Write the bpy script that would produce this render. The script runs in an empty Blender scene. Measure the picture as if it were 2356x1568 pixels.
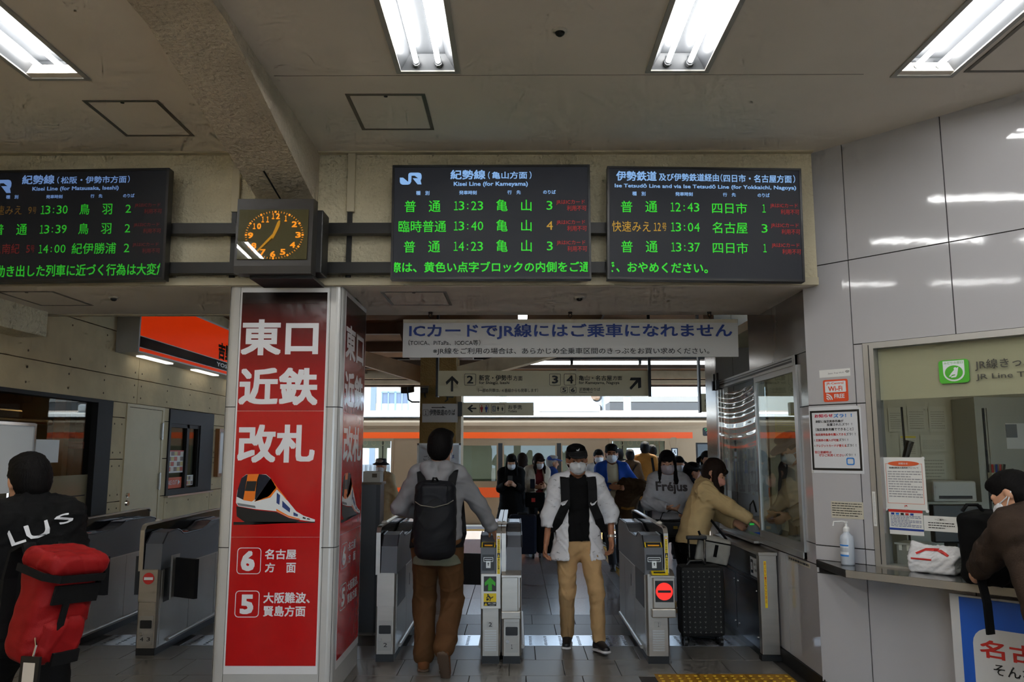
import bpy, bmesh, math, random
import numpy as np
from mathutils import Matrix, Vector

# ------------------------------------------------------------------ camera, world, exposure
S = bpy.context.scene
COL = S.collection
F_PX = 1832.0
PITCH = math.atan(255.0 / F_PX)
YAW = 10.0 / F_PX
cam_d = bpy.data.cameras.new('camera')
cam_d.sensor_width = 36.0
cam_d.lens = 36.0 * F_PX / 2356.0
cam_d.clip_start = 0.05
cam_d.clip_end = 400.0
cam = bpy.data.objects.new('camera', cam_d)
COL.objects.link(cam)
cam.location = (0.0, 0.0, 1.62)
cam.rotation_euler = (math.pi / 2 + PITCH, 0.0, YAW)
S.camera = cam

world = bpy.data.worlds.new('world')
S.world = world
world.use_nodes = True
wbg = world.node_tree.nodes['Background']
wbg.inputs[0].default_value = (0.58, 0.78, 1.0, 1.0)
wbg.inputs[1].default_value = 4.8
sun_d = bpy.data.lights.new('sun', 'SUN')
sun_d.energy = 16.0
sun_d.angle = math.radians(0.6)
sun_d.color = (1.0, 0.90, 0.74)
sun = bpy.data.objects.new('sun', sun_d)
COL.objects.link(sun)
sun.rotation_euler = (math.radians(-34), math.radians(10), 0)   # high, from beyond the train
sun.location = (0, 30, 30)

S.view_settings.view_transform = 'Standard'
S.view_settings.look = 'None'
S.view_settings.gamma = 1.0
S.view_settings.use_curve_mapping = False
S.view_settings.exposure = 0.0
TUBE_E = 39.0
S.cycles.use_denoising = True
S.cycles.use_adaptive_sampling = True
S.cycles.adaptive_threshold = 0.1
S.cycles.adaptive_min_samples = 14
S.cycles.max_bounces = 7
S.cycles.diffuse_bounces = 4
S.cycles.glossy_bounces = 3
S.cycles.transmission_bounces = 6
S.cycles.transparent_max_bounces = 8
S.cycles.caustics_reflective = False
S.cycles.caustics_refractive = False
S.cycles.sample_clamp_indirect = 4.0

random.seed(7)
RNG = np.random.RandomState(7)

# ------------------------------------------------------------------ materials
def lin(c):
    def f(v):
        v = v / 255.0
        return v / 12.92 if v <= 0.04045 else ((v + 0.055) / 1.055) ** 2.4
    return (f(c[0]), f(c[1]), f(c[2]), 1.0)

_M = {}
def mat(name, col, rough=0.5, metal=0.0, var=0.0, vscale=8.0, bump=0.0, bscale=60.0, emit=0.0, ecol=None,
        coat=0.0, spec=0.5, aniso=None, bdist=0.01, stretch=None, detail=3.0, rvar=0.0):
    """Principled material; colour variation, gloss variation and relief all come from noise in object space."""
    if name in _M:
        return _M[name]
    m = bpy.data.materials.new(name)
    m.use_nodes = True
    nt = m.node_tree
    b = nt.nodes['Principled BSDF']
    c = lin(col)
    b.inputs['Base Color'].default_value = c
    b.inputs['Roughness'].default_value = rough
    b.inputs['Metallic'].default_value = metal
    b.inputs['Specular IOR Level'].default_value = spec
    b.inputs['Coat Weight'].default_value = coat
    b.inputs['Coat Roughness'].default_value = 0.05
    if emit:
        b.inputs['Emission Color'].default_value = lin(ecol or col)
        b.inputs['Emission Strength'].default_value = emit
    if var or bump or rvar:
        tc = nt.nodes.new('ShaderNodeTexCoord')
        vec = tc.outputs['Object']
        if stretch:
            mp = nt.nodes.new('ShaderNodeMapping')
            mp.inputs['Scale'].default_value = stretch
            nt.links.new(vec, mp.inputs['Vector'])
            vec = mp.outputs['Vector']
        if var or rvar:
            n = nt.nodes.new('ShaderNodeTexNoise')
            n.inputs['Scale'].default_value = vscale
            n.inputs['Detail'].default_value = detail
            nt.links.new(vec, n.inputs['Vector'])
            if var:
                r = nt.nodes.new('ShaderNodeMapRange')
                r.inputs['From Min'].default_value = 0.3
                r.inputs['From Max'].default_value = 0.7
                r.inputs['To Min'].default_value = 1.0 - var
                r.inputs['To Max'].default_value = 1.0 + var
                nt.links.new(n.outputs['Fac'], r.inputs['Value'])
                h = nt.nodes.new('ShaderNodeHueSaturation')
                h.inputs['Color'].default_value = c
                nt.links.new(r.outputs['Result'], h.inputs['Value'])
                nt.links.new(h.outputs['Color'], b.inputs['Base Color'])
            if rvar:
                r2 = nt.nodes.new('ShaderNodeMapRange')
                r2.inputs['From Min'].default_value = 0.3
                r2.inputs['From Max'].default_value = 0.7
                r2.inputs['To Min'].default_value = max(0.02, rough - rvar)
                r2.inputs['To Max'].default_value = rough + rvar
                nt.links.new(n.outputs['Fac'], r2.inputs['Value'])
                nt.links.new(r2.outputs['Result'], b.inputs['Roughness'])
        if bump:
            n2 = nt.nodes.new('ShaderNodeTexNoise')
            n2.inputs['Scale'].default_value = bscale
            n2.inputs['Detail'].default_value = 4.0
            nt.links.new(vec, n2.inputs['Vector'])
            bp = nt.nodes.new('ShaderNodeBump')
            bp.inputs['Strength'].default_value = bump
            bp.inputs['Distance'].default_value = bdist
            nt.links.new(n2.outputs['Fac'], bp.inputs['Height'])
            nt.links.new(bp.outputs['Normal'], b.inputs['Normal'])
    _M[name] = m
    return m

def glass(name, col=(255, 255, 255), mix=0.85, rough=0.0, gl=(255, 255, 255), fres=1.45):
    """Thin pane: transparent with fresnel reflection, tinted."""
    if name in _M:
        return _M[name]
    m = bpy.data.materials.new(name)
    m.use_nodes = True
    nt = m.node_tree
    nt.nodes.clear()
    out = nt.nodes.new('ShaderNodeOutputMaterial')
    tr = nt.nodes.new('ShaderNodeBsdfTransparent')
    tr.inputs[0].default_value = lin(col)
    gs = nt.nodes.new('ShaderNodeBsdfGlossy')
    gs.inputs['Roughness'].default_value = rough
    gs.inputs[0].default_value = lin(gl)
    # Schlick reflectance from the facing angle, the same from either side of the pane
    lw = nt.nodes.new('ShaderNodeLayerWeight')
    lw.inputs['Blend'].default_value = 0.5
    pw_ = nt.nodes.new('ShaderNodeMath'); pw_.operation = 'POWER'; pw_.inputs[1].default_value = 5.0
    fr = nt.nodes.new('ShaderNodeMath'); fr.operation = 'MULTIPLY_ADD'
    f0 = ((fres - 1) / (fres + 1)) ** 2
    fr.inputs[1].default_value = 1.0 - f0; fr.inputs[2].default_value = f0
    nt.links.new(lw.outputs['Facing'], pw_.inputs[0]); nt.links.new(pw_.outputs[0], fr.inputs[0])
    mx = nt.nodes.new('ShaderNodeMixShader')
    nt.links.new(fr.outputs[0], mx.inputs[0])
    nt.links.new(tr.outputs[0], mx.inputs[1])
    nt.links.new(gs.outputs[0], mx.inputs[2])
    nt.links.new(mx.outputs[0], out.inputs[0])
    _M[name] = m
    return m

def frosted(name, col, a):
    """Film on glass: part translucent diffuse, part clear."""
    if name in _M:
        return _M[name]
    m = bpy.data.materials.new(name)
    m.use_nodes = True
    nt = m.node_tree
    b = nt.nodes['Principled BSDF']
    b.inputs['Base Color'].default_value = lin(col)
    b.inputs['Roughness'].default_value = 0.12
    b.inputs['Alpha'].default_value = a
    _M[name] = m
    return m

# ------------------------------------------------------------------ object helpers
W = {}
def world_of(o):
    return W.get(o.name, Matrix.Identity(4))

def setpar(o, p):
    o.parent = p
    o.matrix_parent_inverse = world_of(p).inverted()

def tag(o, label=None, cat=None, group=None, kind=None):
    if label: o['label'] = label
    if cat: o['category'] = cat
    if group: o['group'] = group
    if kind: o['kind'] = kind
    return o

def thing(name, label, cat, loc=(0, 0, 0), group=None, kind=None):
    o = bpy.data.objects.new(name, None)
    o.empty_display_size = 0.1
    COL.objects.link(o)
    o.location = loc
    W[o.name] = Matrix.Translation(loc)
    return tag(o, label, cat, group, kind)

def copy_tree(o, delta, parent=None):
    c = o.copy()
    COL.objects.link(c)
    if parent is not None:
        c.parent = parent
    else:
        c.location = Vector(o.location) + Vector(delta)
        W[c.name] = Matrix.Translation(c.location)
    for ch in list(o.children):
        copy_tree(ch, delta, c)
    return c

def link_mesh(name, me, m, parent=None, smooth=False):
    if m is not None and not me.materials:
        me.materials.append(m)
    if smooth:
        me.polygons.foreach_set('use_smooth', [True] * len(me.polygons))
    o = bpy.data.objects.new(name, me)
    COL.objects.link(o)
    if parent is None:
        n = len(me.vertices)
        co = np.empty(n * 3, np.float32)
        me.vertices.foreach_get('co', co)
        co = co.reshape(-1, 3)
        c = np.array([(co[:, 0].min() + co[:, 0].max()) / 2, (co[:, 1].min() + co[:, 1].max()) / 2, co[:, 2].min()])
        co -= c.astype(np.float32)
        me.vertices.foreach_set('co', co.ravel())
        me.update()
        o.location = [float(v) for v in c]
        W[o.name] = Matrix.Translation(o.location)
    else:
        setpar(o, parent)
    return o

class MB:
    """collects shapes into ONE mesh"""
    def __init__(s):
        s.v = []; s.f = []; s.M = None
    def _add(s, vs, fs):
        n = len(s.v)
        if s.M is not None:
            vs = [tuple(s.M @ Vector(p)) for p in vs]
        s.v += [tuple(p) for p in vs]
        s.f += [tuple(i + n for i in f) for f in fs]
        return s
    def box(s, x0, x1, y0, y1, z0, z1, b=0.0):
        if x0 > x1: x0, x1 = x1, x0
        if y0 > y1: y0, y1 = y1, y0
        if z0 > z1: z0, z1 = z1, z0
        if b <= 0:
            return s._add([(x0, y0, z0), (x1, y0, z0), (x1, y1, z0), (x0, y1, z0), (x0, y0, z1), (x1, y0, z1), (x1, y1, z1), (x0, y1, z1)],
                          [(3, 2, 1, 0), (4, 5, 6, 7), (0, 1, 5, 4), (1, 2, 6, 5), (2, 3, 7, 6), (3, 0, 4, 7)])
        bm = bmesh.new()
        bmesh.ops.create_cube(bm, size=1.0)
        for v in bm.verts:
            v.co = ((x0 + x1) / 2 + v.co.x * (x1 - x0), (y0 + y1) / 2 + v.co.y * (y1 - y0), (z0 + z1) / 2 + v.co.z * (z1 - z0))
        bmesh.ops.bevel(bm, geom=list(bm.edges), offset=min(b, 0.45 * min(x1 - x0, y1 - y0, z1 - z0)), segments=2, affect='EDGES', profile=0.5)
        bm.verts.index_update()
        s._add([v.co[:] for v in bm.verts], [[v.index for v in f.verts] for f in bm.faces])
        bm.free()
        return s
    def prism(s, poly, axis, a0, a1):
        """poly: list of 2D points; axis 'x' -> (y,z), 'y' -> (x,z), 'z' -> (x,y)"""
        n = len(poly)
        def P(p, a):
            return {'x': (a, p[0], p[1]), 'y': (p[0], a, p[1]), 'z': (p[0], p[1], a)}[axis]
        vs = [P(p, a0) for p in poly] + [P(p, a1) for p in poly]
        fs = [tuple(range(n))[::-1], tuple(range(n, 2 * n))] + [(i, (i + 1) % n, n + (i + 1) % n, n + i) for i in range(n)]
        return s._add(vs, fs)
    def cyl(s, p0, p1, r0, r1=None, n=10, cap=True):
        r1 = r0 if r1 is None else r1
        p0 = Vector(p0); p1 = Vector(p1)
        d = (p1 - p0)
        if d.length < 1e-9: return s
        d.normalize()
        a = Vector((0, 0, 1)) if abs(d.z) < 0.9 else Vector((1, 0, 0))
        u = d.cross(a).normalized(); w = d.cross(u)
        vs = []
        for p, r in ((p0, r0), (p1, r1)):
            for i in range(n):
                t = 2 * math.pi * i / n
                vs.append(p + u * (r * math.cos(t)) + w * (r * math.sin(t)))
        fs = [(i, (i + 1) % n, n + (i + 1) % n, n + i) for i in range(n)]
        if cap:
            fs += [tuple(range(n))[::-1], tuple(range(n, 2 * n))]
        return s._add(vs, fs)
    def tube(s, pts, r, n=8):
        pts = [Vector(p) for p in pts]
        rs = r if isinstance(r, (list, tuple)) else [r] * len(pts)
        rings = []; u = None
        vs = []
        for i, p in enumerate(pts):
            d = (pts[min(i + 1, len(pts) - 1)] - pts[max(i - 1, 0)]).normalized()
            if u is None:
                a = Vector((0, 0, 1)) if abs(d.z) < 0.9 else Vector((1, 0, 0))
                u = d.cross(a).normalized()
            u = (u - d * u.dot(d)).normalized()
            w = d.cross(u)
            for k in range(n):
                t = 2 * math.pi * k / n
                vs.append(p + u * (rs[i] * math.cos(t)) + w * (rs[i] * math.sin(t)))
        m = len(pts)
        fs = [(i * n + k, i * n + (k + 1) % n, (i + 1) * n + (k + 1) % n, (i + 1) * n + k) for i in range(m - 1) for k in range(n)]
        fs += [tuple(range(n))[::-1], tuple(range((m - 1) * n, m * n))]
        return s._add(vs, fs)
    def ribbon(s, pts, wdir, w, t):
        """flat strap along pts, width w along wdir, thickness t"""
        pts = [Vector(p) for p in pts]
        vs = []
        for i, p in enumerate(pts):
            d = (pts[min(i + 1, len(pts) - 1)] - pts[max(i - 1, 0)]).normalized()
            a = Vector(wdir); a = (a - d * a.dot(d)).normalized()
            nn = d.cross(a)
            for (sa, sn) in ((-1, -1), (1, -1), (1, 1), (-1, 1)):
                vs.append(p + a * (sa * w / 2) + nn * (sn * t / 2))
        m = len(pts)
        fs = [(i * 4 + k, i * 4 + (k + 1) % 4, (i + 1) * 4 + (k + 1) % 4, (i + 1) * 4 + k) for i in range(m - 1) for k in range(4)]
        fs += [(3, 2, 1, 0), tuple(range((m - 1) * 4, m * 4))]
        return s._add(vs, fs)
    def lathe(s, c, prof, n=20):
        """prof: (r, z) pairs about a vertical axis at c"""
        vs = []
        for r, z in prof:
            for k in range(n):
                t = 2 * math.pi * k / n
                vs.append((c[0] + r * math.cos(t), c[1] + r * math.sin(t), c[2] + z))
        m = len(prof)
        fs = [(i * n + k, i * n + (k + 1) % n, (i + 1) * n + (k + 1) % n, (i + 1) * n + k) for i in range(m - 1) for k in range(n)]
        fs += [tuple(range(n))[::-1], tuple(range((m - 1) * n, m * n))]
        return s._add(vs, fs)
    def quad(s, a, b, c, d):
        return s._add([a, b, c, d], [(0, 1, 2, 3)])
    def mesh(s, name='m'):
        me = bpy.data.meshes.new(name)
        me.from_pydata(s.v, [], s.f)
        me.update()
        return me
    def build(s, name, m, parent=None, smooth=False, fix=True):
        me = s.mesh(name)
        if fix:
            bm = bmesh.new(); bm.from_mesh(me)
            bmesh.ops.recalc_face_normals(bm, faces=bm.faces)
            bm.to_mesh(me); bm.free()
        o = link_mesh(name, me, m, parent, smooth)
        return o

def boxo(name, m, parent, x0, x1, y0, y1, z0, z1, b=0.0):
    return MB().box(x0, x1, y0, y1, z0, z1, b).build(name, m, parent)

class Frame:
    """a flat sheet in the scene: origin, u axis (to its right), v axis (up), n towards its reader; units su, sv metres per local unit"""
    def __init__(s, o, u, v, su=1.0, sv=None):
        s.o = Vector(o); s.u = Vector(u).normalized(); s.v = Vector(v).normalized()
        s.n = s.u.cross(s.v).normalized()
        s.su = su; s.sv = su if sv is None else sv
    def p(s, a, b, d=0.0):
        return s.o + s.u * (a * s.su) + s.v * (b * s.sv) + s.n * d

def crop_frame(tl, u, v, width, height, cx0, cy0, cx1, cy1):
    """local units as read off an enlarged view of the sheet: x right, y DOWN, corners (cx0,cy0)-(cx1,cy1)"""
    fr = Frame(tl, u, v, width / (cx1 - cx0), height / (cy1 - cy0))
    class CF:
        n = fr.n; u = fr.u; v = fr.v
        @staticmethod
        def p(a, b, d=0.0):
            return fr.p(a - cx0, -(b - cy0), d)
    return CF

def poly(name, m, parent, fr, pts, d=0.001, thick=0.0015):
    """flat print: polygon with a hair of thickness on a sheet"""
    mb = MB()
    n = len(pts)
    vs = [fr.p(a, b, d) for a, b in pts] + [fr.p(a, b, d + thick) for a, b in pts]
    mb._add(vs, [tuple(range(n)), tuple(range(n, 2 * n))] + [(i, (i + 1) % n, n + (i + 1) % n, n + i) for i in range(n)])
    return mb.build(name, m, parent)

def rect(name, m, parent, fr, a0, b0, a1, b1, d=0.001, thick=0.0015):
    return poly(name, m, parent, fr, [(a0, b0), (a1, b0), (a1, b1), (a0, b1)], d, thick)

def rrect_pts(a0, b0, a1, b1, r, n=5):
    pts = []
    for (cx, cy, t0) in ((a1 - r, b0 + r, -90), (a1 - r, b1 - r, 0), (a0 + r, b1 - r, 90), (a0 + r, b0 + r, 180)):
        for k in range(n + 1):
            t = math.radians(t0 + 90.0 * k / n)
            pts.append((cx + r * math.cos(t), cy + r * math.sin(t)))
    return pts

def ring(name, m, parent, fr, outer, inner, d=0.001, thick=0.0015):
    n = len(outer)
    mb = MB()
    vs = [fr.p(a, b, d + thick) for a, b in outer] + [fr.p(a, b, d + thick) for a, b in inner]
    mb._add(vs, [(i, (i + 1) % n, n + (i + 1) % n, n + i) for i in range(n)])
    return mb.build(name, m, parent)

def circ_pts(cx, cy, rx, ry=None, n=24):
    ry = rx if ry is None else ry
    return [(cx + rx * math.cos(2 * math.pi * k / n), cy + ry * math.sin(2 * math.pi * k / n)) for k in range(n)]

_tc = bpy.data.curves.new('lettering', 'FONT')
_to = bpy.data.objects.new('lettering_source', _tc)
_tcache = {}
def text_mesh(body, bold, res=2):
    k = (body, bold)
    if k not in _tcache:
        _tc.body = body; _tc.size = 1.0; _tc.resolution_u = res
        me = _to.to_mesh()
        n = len(me.vertices)
        co = np.empty(n * 3, np.float32); me.vertices.foreach_get('co', co)
        co = co.reshape(-1, 3)
        fs = [tuple(p.vertices) for p in me.polygons]
        if bold > 0 and len(co):          # heavier strokes: the outline laid down again, shifted a little to each side
            n0 = len(co)
            sh = [(1, 1), (-1, 1), (1, -1), (-1, -1)] + ([(1, 0), (-1, 0), (0, 1), (0, -1), (0, 0)] if bold > 0.012 else [])
            fs = [tuple(i + k * n0 for i in f) for k in range(len(sh)) for f in fs]
            co = np.concatenate([co + np.array([a * bold, b * bold, 0.00008 * k], np.float32) for k, (a, b) in enumerate(sh)])   # each a hair in front of the last
        _to.to_mesh_clear()
        _tcache[k] = (co, fs)
    return _tcache[k]

def text(body, m, parent, fr, a0, b0, a1, b1, bold=0.0, d=0.0025, name='lettering', clip=None):
    """lettering whose ink fills the box (a0,b0)-(a1,b1): a0,b0 = bottom left corner of the ink, a1,b1 = top right, in the sheet's units.
    b0/b1 may run downwards (crop frames)."""
    if len(body) == 5 and body[2] == ':' and body.replace(':', '').isdigit():      # a time: each figure in its own column
        w = a1 - a0; h = b1 - b0
        for c, (q0, q1) in zip(body, ((0.0, 0.17), (0.18, 0.365), (0.455, 0.505), (0.595, 0.78), (0.815, 1.0))):
            if c == ':':
                text(c, m, parent, fr, a0 + q0 * w, b0 + 0.12 * h, a0 + q1 * w, b0 + 0.72 * h, bold, d, name, clip)
            else:
                text(c, m, parent, fr, a0 + q0 * w, b0, a0 + q1 * w, b1, bold, d, name, clip)
        return None
    if len(body) == 2 and body.isdigit() and '1' in body:
        mid = (a0 + a1) / 2; gp = (a1 - a0) * 0.04
        text(body[0], m, parent, fr, a0, b0, mid - gp, b1, bold, d, name, clip)
        return text(body[1], m, parent, fr, mid + gp, b0, a1, b1, bold, d, name, clip)
    if body == '1':                                        # a figure one with its flag, kept narrow
        body = '\uff11'
        wmax = 0.42 * (fr.p(0, b1) - fr.p(0, b0)).length
        wnow = (fr.p(a1, 0) - fr.p(a0, 0)).length
        if wnow > wmax:
            mid = (a0 + a1) / 2; hw = (a1 - a0) / 2 * wmax / wnow
            a0, a1 = mid - hw, mid + hw
    co, fs = text_mesh(body, bold)
    if len(co) == 0:
        return None
    x0, x1 = co[:, 0].min(), co[:, 0].max(); y0, y1 = co[:, 1].min(), co[:, 1].max()
    aa = a0 + (co[:, 0] - x0) / (x1 - x0) * (a1 - a0)
    bb = b0 + (co[:, 1] - y0) / max(1e-6, (y1 - y0)) * (b1 - b0)
    me = bpy.data.meshes.new(name)
    me.from_pydata([fr.p(float(p), float(q), d + float(r)) for p, q, r in zip(aa, bb, co[:, 2])], [], fs)
    me.update()
    if clip:
        bm = bmesh.new(); bm.from_mesh(me)
        for (co_, no_) in clip:
            bmesh.ops.bisect_plane(bm, geom=list(bm.verts) + list(bm.edges) + list(bm.faces), plane_co=co_, plane_no=no_, clear_outer=True)
        bm.to_mesh(me); bm.free()
    return link_mesh(name, me, m, parent)
# ------------------------------------------------------------------ shared materials
STUCCO = mat('stucco', (214, 204, 174), 0.9, bump=0.9, bscale=38, bdist=0.02, var=0.10, vscale=3)
STUCCO_D = mat('stucco_beam', (200, 188, 168), 0.9, bump=0.9, bscale=34, bdist=0.02, var=0.10, vscale=3)
CEIL = mat('ceiling_paint', (226, 217, 204), 0.75, var=0.05, vscale=1.5)
TRIMP = mat('trim_paint', (196, 186, 158), 0.6, var=0.06, vscale=5)
PANEL = mat('enamel_panel', (180, 179, 182), 0.055, var=0.02, vscale=1.2, bump=0.035, bscale=5, bdist=0.02)
STEEL_AND_SHADE = mat('steel_and_shaded_panel', (150, 146, 143), 0.16, metal=0.55, var=0.03, vscale=1.0, bump=0.03, bscale=6)  # steel on the pier; on the upper passage wall, enamel darkened for shade
JOINT = mat('dark_joint', (38, 36, 34), 0.8)
CONC = mat('concrete_board', (204, 184, 144), 0.8, var=0.09, vscale=4, bump=0.25, bscale=20, bdist=0.01)
FLOORB = mat('floor_grout', (52, 50, 48), 0.7)
TILE = mat('floor_tile', (118, 114, 108), 0.34, spec=0.35, var=0.08, vscale=60, rvar=0.03, bump=0.03, bscale=180, bdist=0.003)
TILE2 = mat('floor_tile_skylit', (150, 150, 154), 0.24, var=0.04, vscale=40, rvar=0.03)  # same tile past the gates, paler: the skylight is put into the colour
WHITE = mat('white_plastic', (228, 228, 226), 0.35)
PAPER = mat('paper_white', (226, 226, 222), 0.45)
BLACK = mat('black_plastic', (17, 17, 18), 0.4)
DARK = mat('dark_metal', (34, 33, 32), 0.45, metal=0.3)
CHARC = mat('charcoal_plastic', (58, 60, 64), 0.38)
STEEL = mat('brushed_steel', (178, 172, 163), 0.28, metal=0.75, var=0.05, vscale=3, bump=0.04, bscale=30, stretch=(1, 1, 8))
STEELD = mat('dull_steel', (168, 164, 157), 0.32, metal=0.55, var=0.06, vscale=4)
ALU = mat('aluminium', (190, 190, 188), 0.35, metal=0.8)
CHROME = mat('chrome', (215, 215, 215), 0.12, metal=1.0)
INK = mat('ink_black', (22, 22, 24), 0.5)
INKBLUE = mat('ink_blue', (28, 62, 150), 0.5)
INKRED = mat('ink_red', (196, 42, 36), 0.5)
YEL = mat('safety_yellow', (236, 208, 30), 0.45)
WOODP = mat('canopy_board', (112, 78, 44), 0.8, var=0.2, vscale=3)
CANB = mat('canopy_steel', (74, 56, 40), 0.6, var=0.2, vscale=4)
CANP = mat('canopy_pale', (190, 170, 138), 0.7, var=0.15, vscale=4)
GLASS = glass('window_glass', (236, 240, 236))
GLASSD = glass('dark_glass', (150, 146, 140))

HZ = 3.772            # hall ceiling
BZ = 2.79             # underside of the front beam
A0 = Vector((2.066, 5.657, 0)); DD = Vector((0.6760, -0.7369, 0)); DN = Vector((-0.7369, -0.6760, 0))   # diagonal ticket wall: start, direction, towards the hall

# ---------------- floor
floor = MB().box(-14, 14, -9.2, 18.3, -0.3, -0.006).build('floor', FLOORB)
tag(floor, kind='structure')
def shared_box(name, dx, dy, dz, m, bev=0.002):
    mb = MB().box(-dx / 2, dx / 2, -dy / 2, dy / 2, -dz, 0, bev)
    me = mb.mesh(name)
    me.materials.append(m)
    return me
def put(name, me, parent, loc):
    o = bpy.data.objects.new(name, me)
    COL.objects.link(o)
    setpar(o, parent)
    o.location = loc
    return o
TX, TY = 0.412, 0.4508
tile_me = shared_box('tile', TX - 0.005, TY - 0.005, 0.02, TILE)
ntile = 0
for r in range(-3, 4):
    y0 = 6.105 + r * TY + (0.40 if r >= 2 else 0.0)       # the steel plate strip lies between rows 1 and 2
    off = (0.068 if r < 0 else 0.357 if r % 2 == 0 else 0.15)
    for c in range(-11, 6):
        xc = off + (c + 0.5) * TX
        if xc > 2.05 or xc < -4.1 or (y0 < 5.2):
            continue
        if r < 0 and 1.02 < xc < 2.3 and y0 > 5.6:
            continue
        if y0 < 5.7 and abs(xc) > 1.2 + 0.5 * y0:
            continue
        put('tile', tile_me, floor, (xc, y0 + TY / 2, 0)); ntile += 1
tile2_me = shared_box('tile', 0.85, 0.90, 0.02, TILE2)
tile2_me.name = 'tile_large'
yb = 6.105 + 4 * TY + 0.40
for r in range(5):
    for c in range(-6, 5):
        xc = 0.323 - 0.43 + c * 0.856 + 0.43 - 0.4
        if -4.1 < xc < 3.2:
            put('tile', tile2_me, floor, (xc, yb + 0.452 + r * 0.905, 0))
MB().box(-14, 14, yb + 5 * 0.905, 17.9, -0.02, 0).build('paving', TILE2, floor)
MB().box(-14, 14, -9.2, 5.2, -0.02, 0).build('paving', TILE, floor)
# steel plate strip in front of the gates, with drain holes
plate_m = mat('floor_plate', (205, 208, 214), 0.22, metal=0.7, bump=0.02, bscale=40)
for i, (xa, xb) in enumerate(((-3.6, -3.05), (-2.85, -2.1), (-0.93, -0.62), (-0.62, -0.29), (0.05, 0.47), (0.47, 1.0), (1.2, 1.62), (1.62, 2.0))):
    pl_ = MB().box(xa, xb - 0.004, 7.012, 7.402, -0.02, 0.001).build('drain_plate', plate_m, floor)
    hb = MB()
    nx = max(1, int((xb - xa) / 0.13))
    for q in range(nx):
        for w in range(7):
            xx = xa + 0.07 + q * 0.13; yy = 7.05 + w * 0.05
            hb.box(xx - 0.012, xx + 0.012, yy - 0.008, yy + 0.008, 0.0005, 0.0022)
    hb.build('drain_hole', BLACK, pl_)
# tactile paving
tact_m = mat('tactile_yellow', (168, 122, 22), 0.6, var=0.12, vscale=20)
dot_m = mat('tactile_stud', (206, 168, 40), 0.5)
stud = MB().lathe((0, 0, 0), [(0.0135, 0), (0.012, 0.004), (0.006, 0.0055)], 10).mesh('stud')
stud.materials.append(dot_m)
for i in range(3):
    tb = MB().box(1.013 + i * 0.33, 1.013 + i * 0.33 + 0.327, 5.80, 6.155, -0.02, 0.001).build('tactile_tile', tact_m, floor)
    for a in range(5):
        for b in range(5):
            put('stud', stud, tb, (1.013 + i * 0.33 + 0.035 + a * 0.065, 5.835 + b * 0.066, 0.001))
tact2 = MB().box(1.35, 1.75, 8.4, 17.0, -0.02, 0.002).build('tactile_tile', tact_m, floor)
hb = MB()
for a in range(4):
    for b in range(90):
        hb.box(1.39 + a * 0.1, 1.42 + a * 0.1, 8.42 + b * 0.095, 8.48 + b * 0.095, 0.001, 0.007)
hb.build('tactile_bar', dot_m, tact2)
MB().box(-14, 14, 16.9, 17.2, -0.02, 0.004).build('tactile_tile', tact_m, floor)

# ---------------- ceiling of the hall, open where the lamps sit
LX = (-2.66, -0.502, 0.919, 2.346); LYE = 4.30; LW = 0.33; LL = 1.26; LP = 1.46; NL = 8
mb = MB()
xs = [-4.3]
for x in LX:
    xs += [x - LW / 2, x + LW / 2]
xs.append(4.6)
for i in range(0, len(xs), 2):
    mb.box(xs[i], xs[i + 1], -9.2, 6.76, HZ, HZ + 0.05)
for x in LX:
    ys = [5.6 + 1.16]
    for k in range(NL):
        ys += [LYE - k * LP, LYE - k * LP - LL]
    ys.append(-9.2)
    for i in range(0, len(ys), 2):
        mb.box(x - LW / 2, x + LW / 2, ys[i + 1], ys[i], HZ, HZ + 0.05)
mb.box(-4.3, 4.6, -9.2, 6.76, HZ + 0.30, HZ + 0.34)
ceiling = mb.build('ceiling', CEIL)
tag(ceiling, kind='structure')
MB().box(-1.40, 2.0, 4.338, 4.342, HZ - 0.0012, HZ + 0.01).build('ceiling_joint', mat('ceiling_joint', (120, 114, 102), 0.8), ceiling)

# ---------------- front beam over the gates
wf = MB().box(-4.3, 2.14, 5.55, 6.76, BZ, HZ).build('wall_front', STUCCO)
tag(wf, kind='structure')
MB().box(-4.3, 2.135, 5.52, 5.5505, BZ - 0.002, 2.842).build('lip', TRIMP, wf)
MB().box(-4.3, -2.06, 6.70, 6.765, BZ - 0.012, BZ + 0.2).build('lip', TRIMP, wf)
tr = MB().box(-4.3, 2.14, 5.5, 5.55, HZ - 0.012, HZ).build('trim_1', TRIMP)
tag(tr, kind='structure')
sof = MB().box(-4.3, 2.12, 5.553, 6.755, BZ - 0.004, BZ).build('soffit', CEIL, wf)
# haunched beam running towards the camera
hb_ = MB().prism([(5.56, 3.36), (3.69, 3.722), (-9.2, 3.722), (-9.2, HZ + 0.01), (5.56, HZ + 0.01)], 'x', -1.83, -1.43).build('ceiling_beam', STUCCO_D)
tag(hb_, kind='structure')
# vertical conduit covers on the beam
for x, lab in ((-1.19, 'short beige conduit cover on the stucco beam right of the clock'), (-2.02, 'short beige conduit cover on the stucco beam left of the clock')):
    t = thing('conduit_cover', lab, 'conduit', (x, 5.52, 3.30), 'conduit covers on the beam')
    MB().box(x - 0.028, x + 0.028, 5.515, 5.549, 3.325, HZ, 0.004).build('cover', TRIMP, t)
    MB().box(x - 0.022, x + 0.012, 5.528, 5.549, 2.845, 3.325).build('cable', DARK, t)

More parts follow.
